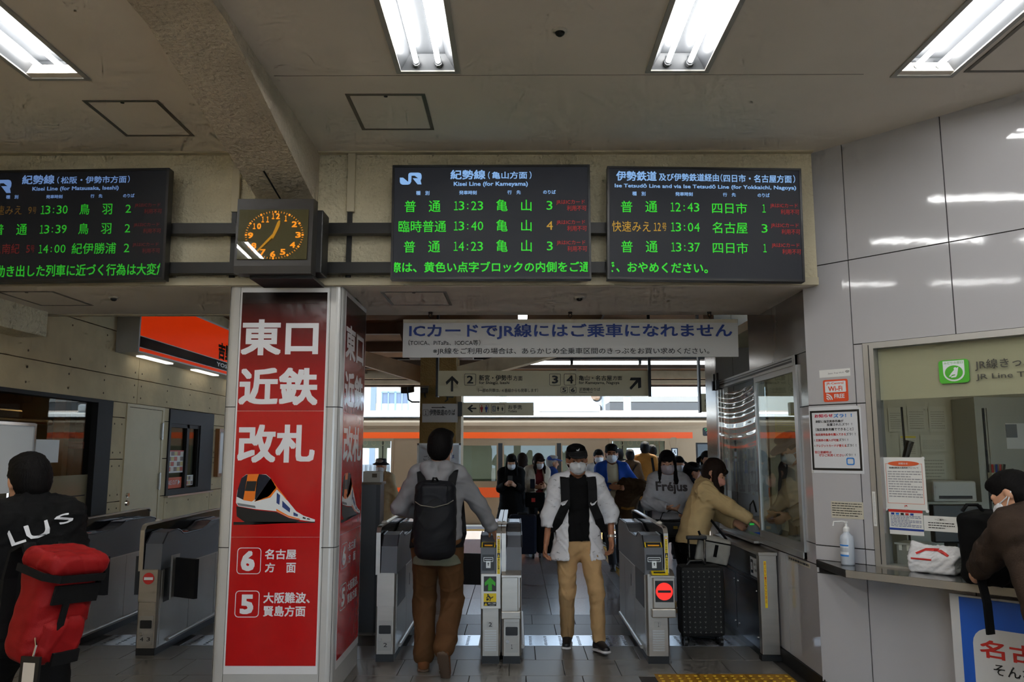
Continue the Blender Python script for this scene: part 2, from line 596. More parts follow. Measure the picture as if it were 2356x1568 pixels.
# ---------------- walls of the hall
# the street entrance behind the camera stands open between piers
wb = MB().box(-4.3, 4.6, -9.3, -9.2, 2.6, HZ + 0.3).box(-4.3, -3.2, -9.3, -9.2, 0, 2.6).box(-0.15, 0.25, -9.3, -9.2, 0, 2.6).box(3.3, 4.6, -9.3, -9.2, 0, 2.6).build('wall_back', mat('hall_wall', (212, 208, 200), 0.7))
tag(wb, kind='structure')

# left wall: fibre-cement boards with open joints round a window, a door and a serving window
wl = MB()
wl.box(-4.42, -4.312, -9.2, 5.68, 0, 4.0).box(-4.42, -4.312, 5.68, 13, 2.15, 4.0).box(-4.42, -4.312, 5.68, 8.26, 0, 0.94)
wl.box(-4.42, -4.312, 8.26, 9.64, 0, 2.15).box(-4.42, -4.312, 9.64, 11.05, 0, 1.08).box(-4.42, -4.312, 11.05, 13, 0, 2.15)
wl = wl.build('wall_left', JOINT); tag(wl, kind='structure')
hole_m = mat('form_tie_hole', (92, 80, 62), 0.9)
def cpanel(y0, y1, z0, z1, holes=True):
    g = 0.004
    p = MB().box(-4.312, -4.2, y0 + g, y1 - g, z0 + g, z1 - g, 0.002).build('board', CONC, wl)
    if holes and y1 - y0 > 0.2 and z1 - z0 > 0.2:
        h = MB()
        ny = max(2, int((y1 - y0) / 0.62) + 1)
        for a in range(ny):
            for b in (0, 1):
                yy = y0 + 0.08 + a * (y1 - y0 - 0.16) / (ny - 1); zz = z0 + 0.07 + b * (z1 - z0 - 0.14)
                h.cyl((-4.201, yy, zz), (-4.1985, yy, zz), 0.011, n=6)
        h.build('tie_hole', hole_m, p)
for (y0, y1) in ((-9.2, 2.0), (2.0, 5.4), (5.4, 8.8), (8.8, 13.0)):
    vis = y1 > 6
    cpanel(y0, y1, 2.877, 3.95, False); cpanel(y0, y1, 2.415, 2.877, vis); cpanel(y0, y1, 2.143, 2.415, vis)
cpanel(-9.2, 2.0, 0, 2.143, False); cpanel(2.0, 5.68, 0, 2.143, False)
cpanel(5.68, 8.26, 0, 0.95, False)
for (za, zb) in ((0, 0.67), (0.67, 1.105), (1.105, 1.543), (1.543, 1.981), (1.981, 2.143)):
    cpanel(8.26, 8.575, za, zb); cpanel(9.50, 9.64, za, zb); cpanel(11.05, 13.0, za, zb)
cpanel(9.64, 11.05, 0, 1.085)

# right wall of the hall behind the camera's right shoulder
wr = MB()
e = A0 + DD * 3.3
wr.box(e.x, e.x + 0.1, -9.2, e.y, 0, HZ + 0.3)
wr = wr.build('wall_right', PANEL); tag(wr, kind='structure')

# ---------------- diagonal ticket wall (enamel panels with dark joints)
def Dp(s, z, off=0.0):
    q = A0 + DD * s + DN * off
    return Vector((q.x, q.y, z))
def dbox(mb, s0, s1, z0, z1, o0, o1):
    """box on the diagonal wall: along s, height z, offset from the wall face (positive = into the hall)"""
    vs = [Dp(s, z, o) for z in (z0, z1) for (s, o) in ((s0, o0), (s1, o0), (s1, o1), (s0, o1))]
    mb._add(vs, [(3, 2, 1, 0), (4, 5, 6, 7), (0, 1, 5, 4), (1, 2, 6, 5), (2, 3, 7, 6), (3, 0, 4, 7)])
    return mb
WS0, WS1, WZ0, WZ1 = 0.412, 2.30, 0.885, 2.31     # ticket window opening
wd = MB()
dbox(wd, 0.0, 0.40, 0, HZ + 0.02, -0.10, -0.012); dbox(wd, 0.40, 2.32, 2.33, HZ + 0.02, -0.10, -0.012)
dbox(wd, 0.40, 2.32, 0, 0.83, -0.10, -0.012); dbox(wd, 2.32, 3.3, 0, HZ + 0.02, -0.10, -0.012)
wd = wd.build('wall_ticket', JOINT); tag(wd, kind='structure')
def dpanel(s0, s1, z0, z1):
    g = 0.0035
    mb = MB(); dbox(mb, s0 + g, s1 - g, z0 + g, z1 - g, -0.03, 0.0)
    return mb.build('panel', PANEL, wd)
cs = [0.0, 0.346, 0.996, 1.646, 2.32, 3.3]
for i in range(5):
    dpanel(cs[i], cs[i + 1], 2.935, HZ + 0.01)
dpanel(0.0, 0.346, 1.945, 2.935)
for i in (1, 2, 3):
    dpanel(cs[i], cs[i + 1], 2.345, 2.935)
dpanel(2.32, 3.3, 1.945, 2.935)
dpanel(0.346, 0.410, 1.945, 2.345); dpanel(0.346, 0.410, 0.985, 1.945); dpanel(0.346, 0.410, 0.885, 0.985)
dpanel(0.0, 0.346, 0.985, 1.945); dpanel(0.0, 0.346, 0.885, 0.985)
dpanel(2.32, 3.3, 0.985, 1.945); dpanel(2.32, 3.3, 0.0, 0.985)
dpanel(0.0, 0.346, 0.0, 0.80); dpanel(0.346, 0.996, 0.0, 0.80); dpanel(0.996, 1.646, 0, 0.80); dpanel(1.646, 2.32, 0, 0.80)
for (za, zb) in ((0.80, 0.885),):
    dpanel(0.0, 0.02, za, zb)

# ---------------- passage wall along the pay window (x = 2.08)
PX = 2.085
wp = MB().box(PX + 0.012, PX + 0.10, 5.70, 7.10, 2.34, HZ).box(PX + 0.012, PX + 0.10, 5.70, 5.86, 0, 2.34).box(PX + 0.012, PX + 0.10, 5.86, 8.44, 0, 0.84)
wp = wp.build('wall_passage', JOINT); tag(wp, kind='structure')
def ppanel(y0, y1, z0, z1, m=PANEL):
    g = 0.003
    return MB().box(PX, PX + 0.03, y0 + g, y1 - g, z0 + g, z1 - g).build('panel', m, wp)
ppanel(5.66, 6.42, 2.335, HZ, STEEL_AND_SHADE); ppanel(6.42, 7.10, 2.335, HZ, STEEL_AND_SHADE)  # same panels as below, their shade put in by a darker material
ppanel(5.66, 5.885, 0.985, 1.945); ppanel(5.66, 5.885, 1.945, 2.335, STEEL_AND_SHADE); ppanel(5.66, 5.885, 0.985 - 0.14, 0.985)
ppanel(5.66, 6.34, 0.10, 0.845); ppanel(6.34, 7.10, 0.10, 0.845); ppanel(7.10, 8.44, 0.10, 0.845)
bb = MB().box(PX - 0.012, PX + 0.03, 5.64, 8.44, 0, 0.10)
bb = bb.build('baseboard_passage', mat('black_skirting', (28, 27, 27), 0.5)); tag(bb, kind='structure')
bd = MB(); dbox(bd, 0, 3.3, 0, 0.09, -0.02, 0.006)
bd = bd.build('baseboard_ticket', mat('black_skirting', (28, 27, 27), 0.5)); tag(bd, kind='structure')
# steel-clad pier past the pay window
pr = MB().box(2.13, 2.62, 8.45, 8.9, 0, 3.9).build('wall_pier', JOINT); tag(pr, kind='structure')
for (xa, xb) in ((2.115, 2.30), (2.30, 2.63)):
    MB().box(xa + 0.002, xb - 0.002, 8.43, 8.455, 0, 3.9).build('panel', STEEL_AND_SHADE, pr)
MB().box(2.115, 2.131, 8.455, 8.9, 0, 3.9).build('panel', STEEL_AND_SHADE, pr)

# ---------------- ticket office behind both windows
office_m = mat('office_wall', (206, 200, 176), 0.8, var=0.04, vscale=3)
ow = MB().box(2.64, 6.2, 8.38, 8.46, 0, 2.9).box(6.1, 6.2, 2.0, 8.4, 0, 2.9).build('wall_office', office_m)
tag(ow, kind='structure')
oc = MB().prism([(2.10, 5.75), (2.1, 8.44), (6.2, 8.44), (6.2, 1.2), (A0.x + DD.x * 3.28 + 0.08, A0.y + DD.y * 3.28 + 0.08)], 'z', 2.72, 2.80).build('ceiling_office', office_m)
tag(oc, kind='structure')

# ---------------- pillar between the two gate lines
PLX0, PLX1, PLY0, PLY1 = -2.045, -1.232, 5.55, 6.47
pil_m = mat('pillar_cladding', (198, 198, 196), 0.22, var=0.03, vscale=3, metal=0.15)
pillar = thing('pillar', 'pale grey clad square pillar with rounded corners carrying the red posters', 'pillar', ((PLX0 + PLX1) / 2, 6.0, 0))
MB().box(PLX0 + 0.012, PLX1 - 0.012, PLY0 + 0.012, PLY1 - 0.012, 0, BZ).build('core', JOINT, pillar)
def pil_ring(z0, z1):
    r = 0.045; g = 0.003
    # corner posts (rounded), one mesh each
    for sx, sy in ((0, 0), (1, 0), (0, 1), (1, 1)):
        xc = PLX0 + r if sx == 0 else PLX1 - r
        yc = PLY0 + r if sy == 0 else PLY1 - r
        pts = []
        w = 0.085
        ex = 1 if sx == 0 else -1; ey = 1 if sy == 0 else -1
        x_out = PLX0 if sx == 0 else PLX1; y_out = PLY0 if sy == 0 else PLY1
        pts.append((x_out + ex * w, y_out)); 
        for k in range(7):
            t = k / 6 * math.pi / 2
            pts.append((xc - ex * r * math.sin(t), yc - ey * r * math.cos(t)))
        pts.append((x_out, y_out + ey * w)); pts.append((x_out + ex * 0.02, y_out + ey * w)); pts.append((x_out + ex * w, y_out + ey * 0.02))
        MB().prism(pts, 'z', z0 + g, z1 - g).build('corner_cladding', pil_m, pillar, smooth=False)
    MB().box(PLX0 + 0.088, PLX1 - 0.088, PLY0, PLY0 + 0.02, z0 + g, z1 - g).build('panel', pil_m, pillar)
    MB().box(PLX0 + 0.088, PLX1 - 0.088, PLY1 - 0.02, PLY1, z0 + g, z1 - g).build('panel', pil_m, pillar)
    MB().box(PLX0, PLX0 + 0.02, PLY0 + 0.088, PLY1 - 0.088, z0 + g, z1 - g).build('panel', pil_m, pillar)
    MB().box(PLX1 - 0.02, PLX1, PLY0 + 0.088, PLY1 - 0.088, z0 + g, z1 - g).build('panel', pil_m, pillar)
for za, zb in ((0.0, 0.975), (0.975, 1.93), (1.93, BZ - 0.004)):
    pil_ring(za, zb)

# ---------------- ceiling lamps (recessed twin-tube troffers)
TUBE = mat('fluorescent_tube', (255, 255, 255), 0.4, emit=TUBE_E, ecol=(252, 252, 250))
TROF = mat('troffer_white', (74, 76, 79), 0.35)
def troffer(x, ye, label, group):
    t = thing('ceiling_lamp', label, 'ceiling lamp', (x, ye - LL / 2, HZ), group)
    y0, y1 = ye - LL, ye
    # housing: sloping reflector tray, open below
    hw = LW / 2 - 0.012; iw = 0.10; d = 0.085
    mb = MB()
    o = [(x - hw, y0 + .012, HZ), (x + hw, y0 + .012, HZ), (x + hw, y1 - .012, HZ), (x - hw, y1 - .012, HZ)]
    i_ = [(x - iw, y0 + .04, HZ + d), (x + iw, y0 + .04, HZ + d), (x + iw, y1 - .04, HZ + d), (x - iw, y1 - .04, HZ + d)]
    mb._add(o + i_, [(4, 5, 6, 7), (0, 1, 5, 4), (1, 2, 6, 5), (2, 3, 7, 6), (3, 0, 4, 7)])
    mb.build('reflector', TROF, t, fix=False)
    fb = MB()
    f = 0.016
    fb.box(x - LW / 2 - f, x - hw, y0 - f, y1 + f, HZ - 0.008, HZ + 0.004).box(x + hw, x + LW / 2 + f, y0 - f, y1 + f, HZ - 0.008, HZ + 0.004)
    fb.box(x - hw, x + hw, y0 - f, y0 + .012, HZ - 0.008, HZ + 0.004).box(x - hw, x + hw, y1 - .012, y1 + f, HZ - 0.008, HZ + 0.004)
    fb.build('frame', mat('troffer_frame', (168, 166, 160), 0.5), t)
    for sx in (-1, 1):
        xx = x + sx * 0.062; zz = HZ + 0.028
        tb = MB().cyl((xx, y0 + 0.065, zz), (xx, y1 - 0.065, zz), 0.0145, n=10).build('tube', TUBE, t, smooth=False)
        for yy, dr in ((y0 + 0.03, 1), (y1 - 0.03, -1)):
            sb = MB().cyl((xx, yy, zz), (xx, yy + dr * 0.022, zz), 0.024, 0.022, 10).cyl((xx, yy + dr * 0.022, zz), (xx, yy + dr * 0.038, zz), 0.0135, n=10)
            sb.box(xx - 0.012, xx + 0.012, yy - 0.006, yy + 0.012, zz, HZ + d)
            sb.build('socket', TROF, t)
    return t
names = ('far left bay, beyond the haunched beam', 'left of centre, above the middle departure board', 'right of centre, above the right departure board', 'far right, above the ticket wall')
for i, x in enumerate(LX):
    for k in range(NL):
        if k == 0:
            troffer(x, LYE + (0.065 if i == 0 else 0.055 if i == 3 else -0.01), 'recessed twin-tube ceiling lamp ' + names[i], 'recessed ceiling lamps')
        else:
            troffer(x, LYE - k * LP, ('second', 'third', 'fourth', 'fifth', 'sixth', 'seventh', 'eighth')[k - 1] + ' twin-tube ceiling lamp from the beam in the row ' + ('left of the haunched beam', 'left of centre', 'right of centre', 'beside the ticket wall')[i], 'recessed ceiling lamps')
# ================================================================== departure boards, clock, signs, posters
def emis(name, col, st):
    return mat(name, (8, 8, 8), 0.6, emit=st, ecol=col)
L_BLUE = emis('led_blue_white', (150, 198, 255), 0.75)
L_GREEN = emis('led_green', (52, 238, 44), 0.72)
L_AMBER = emis('led_amber', (222, 172, 44), 0.6)
L_RED = emis('led_red', (206, 40, 34), 0.55)
L_GREEN_D = emis('led_green_dim', (48, 220, 44), 0.46)  # dim set for the left board: its viewing angle is put into the colours
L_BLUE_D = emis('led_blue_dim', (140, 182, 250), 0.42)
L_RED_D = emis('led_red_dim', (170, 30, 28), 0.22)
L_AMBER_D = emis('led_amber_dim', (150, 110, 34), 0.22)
SCREEN = mat('lcd_screen', (24, 25, 28), 0.5, spec=0.3, emit=0.02, ecol=(150, 160, 190))
SCREEN_D = mat('lcd_screen_side', (18, 19, 23), 0.5, spec=0.3, emit=0.005, ecol=(150, 160, 190))  # left board's screen, darkened in its colour for the slanting view
BEZEL = mat('board_bezel', (20, 20, 21), 0.35)

def board(label, tl, u, v, width, height, cx0, cy0, cx1, cy1, screen):
    fr = crop_frame(tl, u, v, width, height, cx0, cy0, cx1, cy1)
    c = fr.p((cx0 + cx1) / 2, cy1)
    t = thing('departure_board', label, 'departure board', tuple(c), 'departure boards on the beam')
    def slab(a0, b0, a1, b1, d0, d1, nm, m):
        vs = [fr.p(a, b, d) for d in (d0, d1) for (a, b) in ((a0, b0), (a1, b0), (a1, b1), (a0, b1))]
        mb = MB(); mb._add(vs, [(3, 2, 1, 0), (4, 5, 6, 7), (0, 1, 5, 4), (1, 2, 6, 5), (2, 3, 7, 6), (3, 0, 4, 7)])
        return mb.build(nm, m, t)
    slab(cx0, cy0, cx1, cy1, -0.075, -0.012, 'casing', BEZEL)
    bw = 24
    fb = MB()
    for (a0, b0, a1, b1) in ((cx0, cy0, cx1, cy0 + bw), (cx0, cy1 - bw, cx1, cy1), (cx0, cy0 + bw, cx0 + bw, cy1 - bw), (cx1 - bw, cy0 + bw, cx1, cy1 - bw)):
        vs = [fr.p(a, b, d) for d in (-0.012, 0.0) for (a, b) in ((a0, b0), (a1, b0), (a1, b1), (a0, b1))]
        fb._add(vs, [(3, 2, 1, 0), (4, 5, 6, 7), (0, 1, 5, 4), (1, 2, 6, 5), (2, 3, 7, 6), (3, 0, 4, 7)])
    fb.build('bezel', BEZEL, t)
    slab(cx0 + bw, cy0 + bw, cx1 - bw, cy1 - bw, -0.012, -0.006, 'screen', screen)
    return t, fr
def put_texts(t, fr, items, d=-0.003):
    for (s, x0, y0, x1, y1, m, bold) in items:
        text(s, m, t, fr, x0, y1, x1, y0, bold, d)
def jr_logo(t, fr, m, x0, y0, k=1.0, d=-0.003):
    # J hook running into R, drawn as one flat outline of strokes
    def q(pts):
        return [(x0 + a * k, y0 + b * k) for a, b in pts]
    rings = [q([(0, 55), (35, 55), (36, 88), (42, 100), (90, 100), (92, 98), (92, 20), (100, 6), (115, 0), (205, 0), (228, 8), (238, 30), (238, 62), (230, 82), (205, 90), (238, 130), (195, 130), (140, 62), (200, 62), (203, 55), (203, 40), (198, 34), (128, 34), (126, 40), (126, 100), (112, 125), (90, 133), (30, 133), (8, 122), (0, 100)])]
    mb = MB()
    for r in rings:
        vs = [fr.p(a, b, d) for a, b in r]
        me_bm = bmesh.new()
        bv = [me_bm.verts.new(v_) for v_ in vs]
        f_ = me_bm.faces.new(bv)
        bmesh.ops.triangulate(me_bm, faces=[f_])
        me_bm.verts.index_update()
        mb._add([v_.co[:] for v_ in me_bm.verts], [[v_.index for v_ in f2.verts] for f2 in me_bm.faces])
        me_bm.free()
    return mb.build('logo', m, t, fix=False)

# middle board
tC, fC = board('middle departure board with blue-white heading and three green rows, right of the clock', (-0.866, 5.35, 3.609), (1, 0, 0.0012), (-0.0012, 0, 1), 1.381, 0.816, 100, 85, 2260, 1325, SCREEN)
jr_logo(tC, fC, L_BLUE, 182, 168)
def norow(y0):
    return [('JRはICカード', 1890, y0, 2200, y0 + 55, L_RED, 0.0), ('利用不可', 2005, y0 + 62, 2218, y0 + 120, L_RED, 0.0)]
put_texts(tC, fC, [('紀勢線', 735, 140, 1118, 245, L_BLUE, 0.022), ('（', 1146, 158, 1168, 242, L_BLUE, 0.015), ('亀山方面', 1188, 160, 1575, 240, L_BLUE, 0.018), ('）', 1600, 158, 1622, 242, L_BLUE, 0.015),
    ('Kisei Line (for Kameyama)', 772, 270, 1582, 330, L_BLUE, 0.022),
    ('種　別', 362, 370, 508, 416, L_BLUE, 0.02), ('発車時刻', 832, 368, 1024, 412, L_BLUE, 0.02), ('行　先', 1358, 366, 1503, 410, L_BLUE, 0.02), ('のりば', 1748, 364, 1885, 408, L_BLUE, 0.02),
    ('普', 240, 476, 362, 602, L_GREEN, 0.004), ('通', 503, 476, 630, 600, L_GREEN, 0.004), ('13:23', 772, 484, 1094, 582, L_GREEN, 0.0), ('亀', 1236, 466, 1360, 594, L_GREEN, 0.004), ('山', 1508, 470, 1620, 592, L_GREEN, 0.004), ('3', 1784, 484, 1848, 580, L_GREEN, 0.0),
    ('臨時普通', 178, 694, 694, 820, L_GREEN, 0.004), ('13:40', 772, 704, 1096, 802, L_GREEN, 0.0), ('亀', 1236, 686, 1360, 814, L_GREEN, 0.004), ('山', 1508, 690, 1620, 812, L_GREEN, 0.004), ('4', 1782, 704, 1850, 798, L_AMBER, 0.0),
    ('普', 240, 914, 362, 1040, L_GREEN, 0.004), ('通', 503, 914, 630, 1038, L_GREEN, 0.004), ('14:23', 772, 924, 1094, 1022, L_GREEN, 0.0), ('亀', 1236, 904, 1360, 1034, L_GREEN, 0.004), ('山', 1508, 908, 1620, 1032, L_GREEN, 0.004), ('3', 1784, 924, 1848, 1020, L_GREEN, 0.0),
    ] + norow(472) + norow(692) + norow(912))
clipC = [(fC.p(138, 0), -fC.u), (fC.p(2222, 0), fC.u)]
text('際は、', L_GREEN, tC, fC, 98, 1252, 382, 1142, 0.016, -0.003, clip=clipC)
text('黄色い点字ブロックの内側をご通', L_GREEN, tC, fC, 463, 1252, 2250, 1138, 0.016, -0.003, clip=clipC)

# right board
uR = Vector((1, 0, -0.0152)).normalized(); vR = Vector((0.0152, 0, 1)).normalized()
tR, fR = board('right departure board with long two-line heading, next to the grey ticket wall', (0.637, 5.35, 3.599), uR, vR, 1.352, 0.806, 92, 100, 2212, 1345, SCREEN)
def P2(items):   # the enlarged view of this board leans by 0.013
    out = []
    for (s, x0, y0, x1, y1, m, b) in items:
        k = 0.0125
        xm = (x0 + x1) / 2 - 92
        out.append((s, x0 + 0.008 * (y0 - 100), y0 - k * xm, x1 + 0.008 * (y0 - 100), y1 - k * xm, m, b))
    return out
def norow2(y0):
    return [('JRはICカード', 1860, y0, 2160, y0 + 55, L_RED, 0.0), ('利用不可', 1972, y0 + 66, 2174, y0 + 122, L_RED, 0.0)]
put_texts(tR, fR, P2([('伊勢鉄道', 190, 155, 632, 265, L_BLUE, 0.022), ('及び伊勢鉄道経由', 656, 182, 1312, 268, L_BLUE, 0.018), ('（', 1330, 188, 1352, 275, L_BLUE, 0.012), ('四日市・名古屋方面', 1362, 196, 2106, 283, L_BLUE, 0.018), ('）', 2122, 200, 2144, 287, L_BLUE, 0.012),
    ('Ise Tetsudō Line and via Ise Tetsudō Line (for Yokkaichi, Nagoya)', 172, 306, 2150, 362, L_BLUE, 0.022),
    ('種　別', 362, 385, 508, 430, L_BLUE, 0.02), ('発車時刻', 832, 390, 1022, 434, L_BLUE, 0.02), ('行　先', 1350, 398, 1490, 440, L_BLUE, 0.02), ('のりば', 1728, 402, 1858, 446, L_BLUE, 0.02),
    ('普', 238, 488, 362, 615, L_GREEN, 0.004), ('通', 503, 490, 632, 614, L_GREEN, 0.004), ('12:43', 772, 508, 1090, 606, L_GREEN, 0.0), ('四日市', 1228, 508, 1608, 628, L_GREEN, 0.004), ('1', 1774, 526, 1810, 616, L_GREEN, 0.0),
    ('快速みえ', 138, 712, 556, 830, L_AMBER, 0.0), ('12', 590, 730, 668, 820, L_AMBER, 0.0), ('号', 682, 732, 728, 818, L_AMBER, 0.0), ('13:04', 772, 728, 1088, 826, L_GREEN, 0.0), ('名古屋', 1226, 722, 1606, 846, L_GREEN, 0.004), ('3', 1758, 744, 1822, 838, L_GREEN, 0.0),
    ('普', 236, 928, 360, 1056, L_GREEN, 0.004), ('通', 501, 930, 628, 1054, L_GREEN, 0.004), ('13:37', 770, 948, 1086, 1046, L_GREEN, 0.0), ('四日市', 1224, 944, 1604, 1064, L_GREEN, 0.004), ('1', 1768, 962, 1804, 1052, L_GREEN, 0.0),
    ('おやめください。', 300, 1166, 1165, 1276, L_GREEN, 0.016), ('、', 180, 1228, 214, 1268, L_GREEN, 0.02)] + norow2(516) + norow2(734) + norow2(952)))
text('で', L_GREEN, tR, fR, 78, 1268, 168, 1160, 0.016, -0.003, clip=[(fR.p(138, 0), -fR.u)])

# left board
uL = Vector((1, 0, 0.0137)).normalized(); vL = Vector((-0.0137, 0, 1)).normalized()
tL, fL = board('left departure board cut by the picture edge, left of the clock', Vector((-2.432, 5.35, 3.592)) - uL * 1.37, uL, vL, 1.37, 0.80, -299, 148, 1607, 1226, SCREEN_D)
jr_logo(tL, fL, L_BLUE_D, -168, 240, 1.0)
def P3(items):
    out = []
    for (s, x0, y0, x1, y1, m, b) in items:
        xm = (x0 + x1) / 2 - 1607
        out.append((s, x0, y0 + 0.014 * xm, x1, y1 + 0.014 * xm, m, b))
    return out
def norow3(y0):
    return [('JRはICカード', 1285, y0, 1535, y0 + 42, L_RED_D, 0.0), ('利用不可', 1380, y0 + 55, 1552, y0 + 100, L_RED_D, 0.0)]
put_texts(tL, fL, P3([('紀勢線', 172, 216, 488, 306, L_BLUE_D, 0.022), ('（', 515, 232, 535, 302, L_BLUE_D, 0.012), ('松阪・伊勢市方面', 552, 228, 1192, 298, L_BLUE_D, 0.016), ('）', 1205, 222, 1224, 292, L_BLUE_D, 0.012),
    ('Kisei Line (for Matsusaka, Iseshi)', 278, 326, 1120, 376, L_BLUE_D, 0.022),
    ('種　別', 27, 412, 147, 448, L_BLUE_D, 0.02), ('発車時刻', 418, 410, 577, 446, L_BLUE_D, 0.02), ('行　先', 850, 404, 966, 440, L_BLUE_D, 0.02), ('のりば', 1168, 400, 1278, 436, L_BLUE_D, 0.02),
    ('快速みえ', -150, 514, 190, 606, L_AMBER_D, 0.0), ('9', 252, 526, 288, 596, L_AMBER_D, 0.0), ('号', 296, 528, 332, 594, L_AMBER_D, 0.0), ('13:30', 372, 514, 636, 596, L_GREEN_D, 0.0), ('鳥', 752, 498, 848, 602, L_GREEN_D, 0.004), ('羽', 972, 498, 1068, 600, L_GREEN_D, 0.004), ('2', 1198, 506, 1252, 584, L_GREEN_D, 0.0),
    ('普', -70, 694, 28, 798, L_GREEN_D, 0.004), ('通', 152, 692, 254, 798, L_GREEN_D, 0.004), ('13:39', 374, 702, 638, 784, L_GREEN_D, 0.0), ('鳥', 752, 686, 850, 792, L_GREEN_D, 0.004), ('羽', 972, 686, 1070, 788, L_GREEN_D, 0.004), ('2', 1200, 694, 1254, 774, L_GREEN_D, 0.0),
    ('特急南紀', -150, 884, 195, 980, L_RED_D, 0.0), ('5', 260, 896, 296, 968, L_RED_D, 0.0), ('号', 304, 898, 340, 966, L_RED_D, 0.0), ('14:00', 376, 892, 640, 972, L_GREEN_D, 0.0), ('紀伊勝浦', 700, 874, 1126, 980, L_GREEN_D, 0.004), ('2', 1202, 882, 1256, 964, L_GREEN_D, 0.0),
    ] + norow3(492) + norow3(682) + norow3(872)))
text('動き出した列車に近づく行為は大変危', L_GREEN_D, tL, fL, -20, 1180, 1622, 1066, 0.014, -0.003, clip=[(fL.p(1560, 0), fL.u)])

# rails that carry the boards and the clock
for z0, z1, lab in ((3.146, 3.218, 'upper black mounting rail running behind the boards and clock'), (2.862, 2.935, 'lower black mounting rail running behind the boards and clock')):
    rl = MB().box(-4.2, 2.0, 5.435, 5.48, z0, z1).box(-4.2, 2.0, 5.43, 5.50, z0 - 0.006, z0 + 0.012).build('mounting_rail', DARK)
    tag(rl, lab, 'rail', 'mounting rails on the beam')
    br = MB()
    for x in (-3.9, -2.2, -1.15, 0.56, 1.9):
        br.box(x - 0.02, x + 0.02, 5.475, 5.549, z0 + 0.01, z1 - 0.01)
    br.build('bracket', DARK, rl)

# clock
tK = thing('wall_clock', 'black box clock with orange numerals on an olive dial, above the pillar', 'clock', (-1.59, 5.2, 2.76))
clk_m = mat('clock_case', (44, 40, 36), 0.38)
MB().prism([(5.19, 2.775), (5.19, 3.29), (5.082, 3.278), (5.064, 2.82), (5.07, 2.77)], 'x', -1.842, -1.338).build('casing', clk_m, tK)
MB().box(-1.80, -1.30, 5.19, 5.36, 2.80, 3.235, 0.008).build('rear_box', mat('clock_rear', (22, 21, 20), 0.4), tK)
MB().box(-1.76, -1.34, 5.14, 5.44, 2.752, 2.776).build('base_plate', BLACK, tK)
MB().tube([(-1.60, 5.25, 3.22), (-1.605, 5.25, 3.32), (-1.67, 5.05, 3.46)], 0.006, 6).build('cable', BLACK, tK)
ck = crop_frame((-1.822, 5.0735, 3.200), (1, 0, 0), (0, 0.039, 1), 0.455, 0.338, 165, 690, 855, 1210)
dial_m = mat('clock_dial', (66, 56, 10), 0.5, emit=0.035, ecol=(120, 100, 16))
rect('dial', dial_m, tK, ck, 165, 690, 855, 1210, 0.001, 0.003)
L_ORG = emis('dial_orange', (255, 150, 18), 1.15)
for s, x, y in (('12', 528, 760), ('1', 632, 785), ('2', 720, 845), ('3', 762, 957), ('4', 712, 1062), ('5', 618, 1135), ('6', 520, 1157), ('7', 420, 1137), ('8', 327, 1070), ('9', 288, 962), ('10', 345, 865), ('11', 427, 795)):
    w = 44 if len(s) == 2 else (16 if s == '1' else 27)
    text(s, L_ORG, tK, ck, x - w, y + 31, x + w, y - 31, 0.03, 0.006, name='numeral')
mbt = MB()
for k in range(60):
    a = 2 * math.pi * k / 60
    cx, cy, rx, ry = 525, 957, 282, 243
    ln, wd_ = (11, 10) if k % 5 == 0 else (9, 3)
    px_, py_ = cx + rx * math.sin(a), cy - ry * math.cos(a)
    dx, dy = math.sin(a), -math.cos(a); ex, ey = -dy, dx
    pts = [(px_ - dx * ln - ex * wd_, py_ - dy * ln - ey * wd_), (px_ + dx * ln - ex * wd_, py_ + dy * ln - ey * wd_), (px_ + dx * ln + ex * wd_, py_ + dy * ln + ey * wd_), (px_ - dx * ln + ex * wd_, py_ - dy * ln + ey * wd_)]
    vs = [ck.p(a_, b_, 0.0055) for a_, b_ in pts]
    mbt._add(vs, [(0, 1, 2, 3)])
mbt.build('minute_mark', L_ORG, tK, fix=False)
L_HAND = emis('hand_orange', (232, 160, 16), 0.6)
poly('hour_hand', L_HAND, tK, ck, [(497, 985), (552, 822), (568, 805), (578, 812), (574, 860), (560, 900), (515, 1000)], 0.008, 0.002)
poly('minute_hand', L_HAND, tK, ck, [(505, 955), (352, 1135), (350, 1148), (362, 1146), (520, 975)], 0.011, 0.002)
gl = MB(); gl.quad(ck.p(165, 1210, 0.016), ck.p(855, 1210, 0.016), ck.p(855, 690, 0.016), ck.p(165, 690, 0.016))
gl.build('pane', GLASS, tK, fix=False)

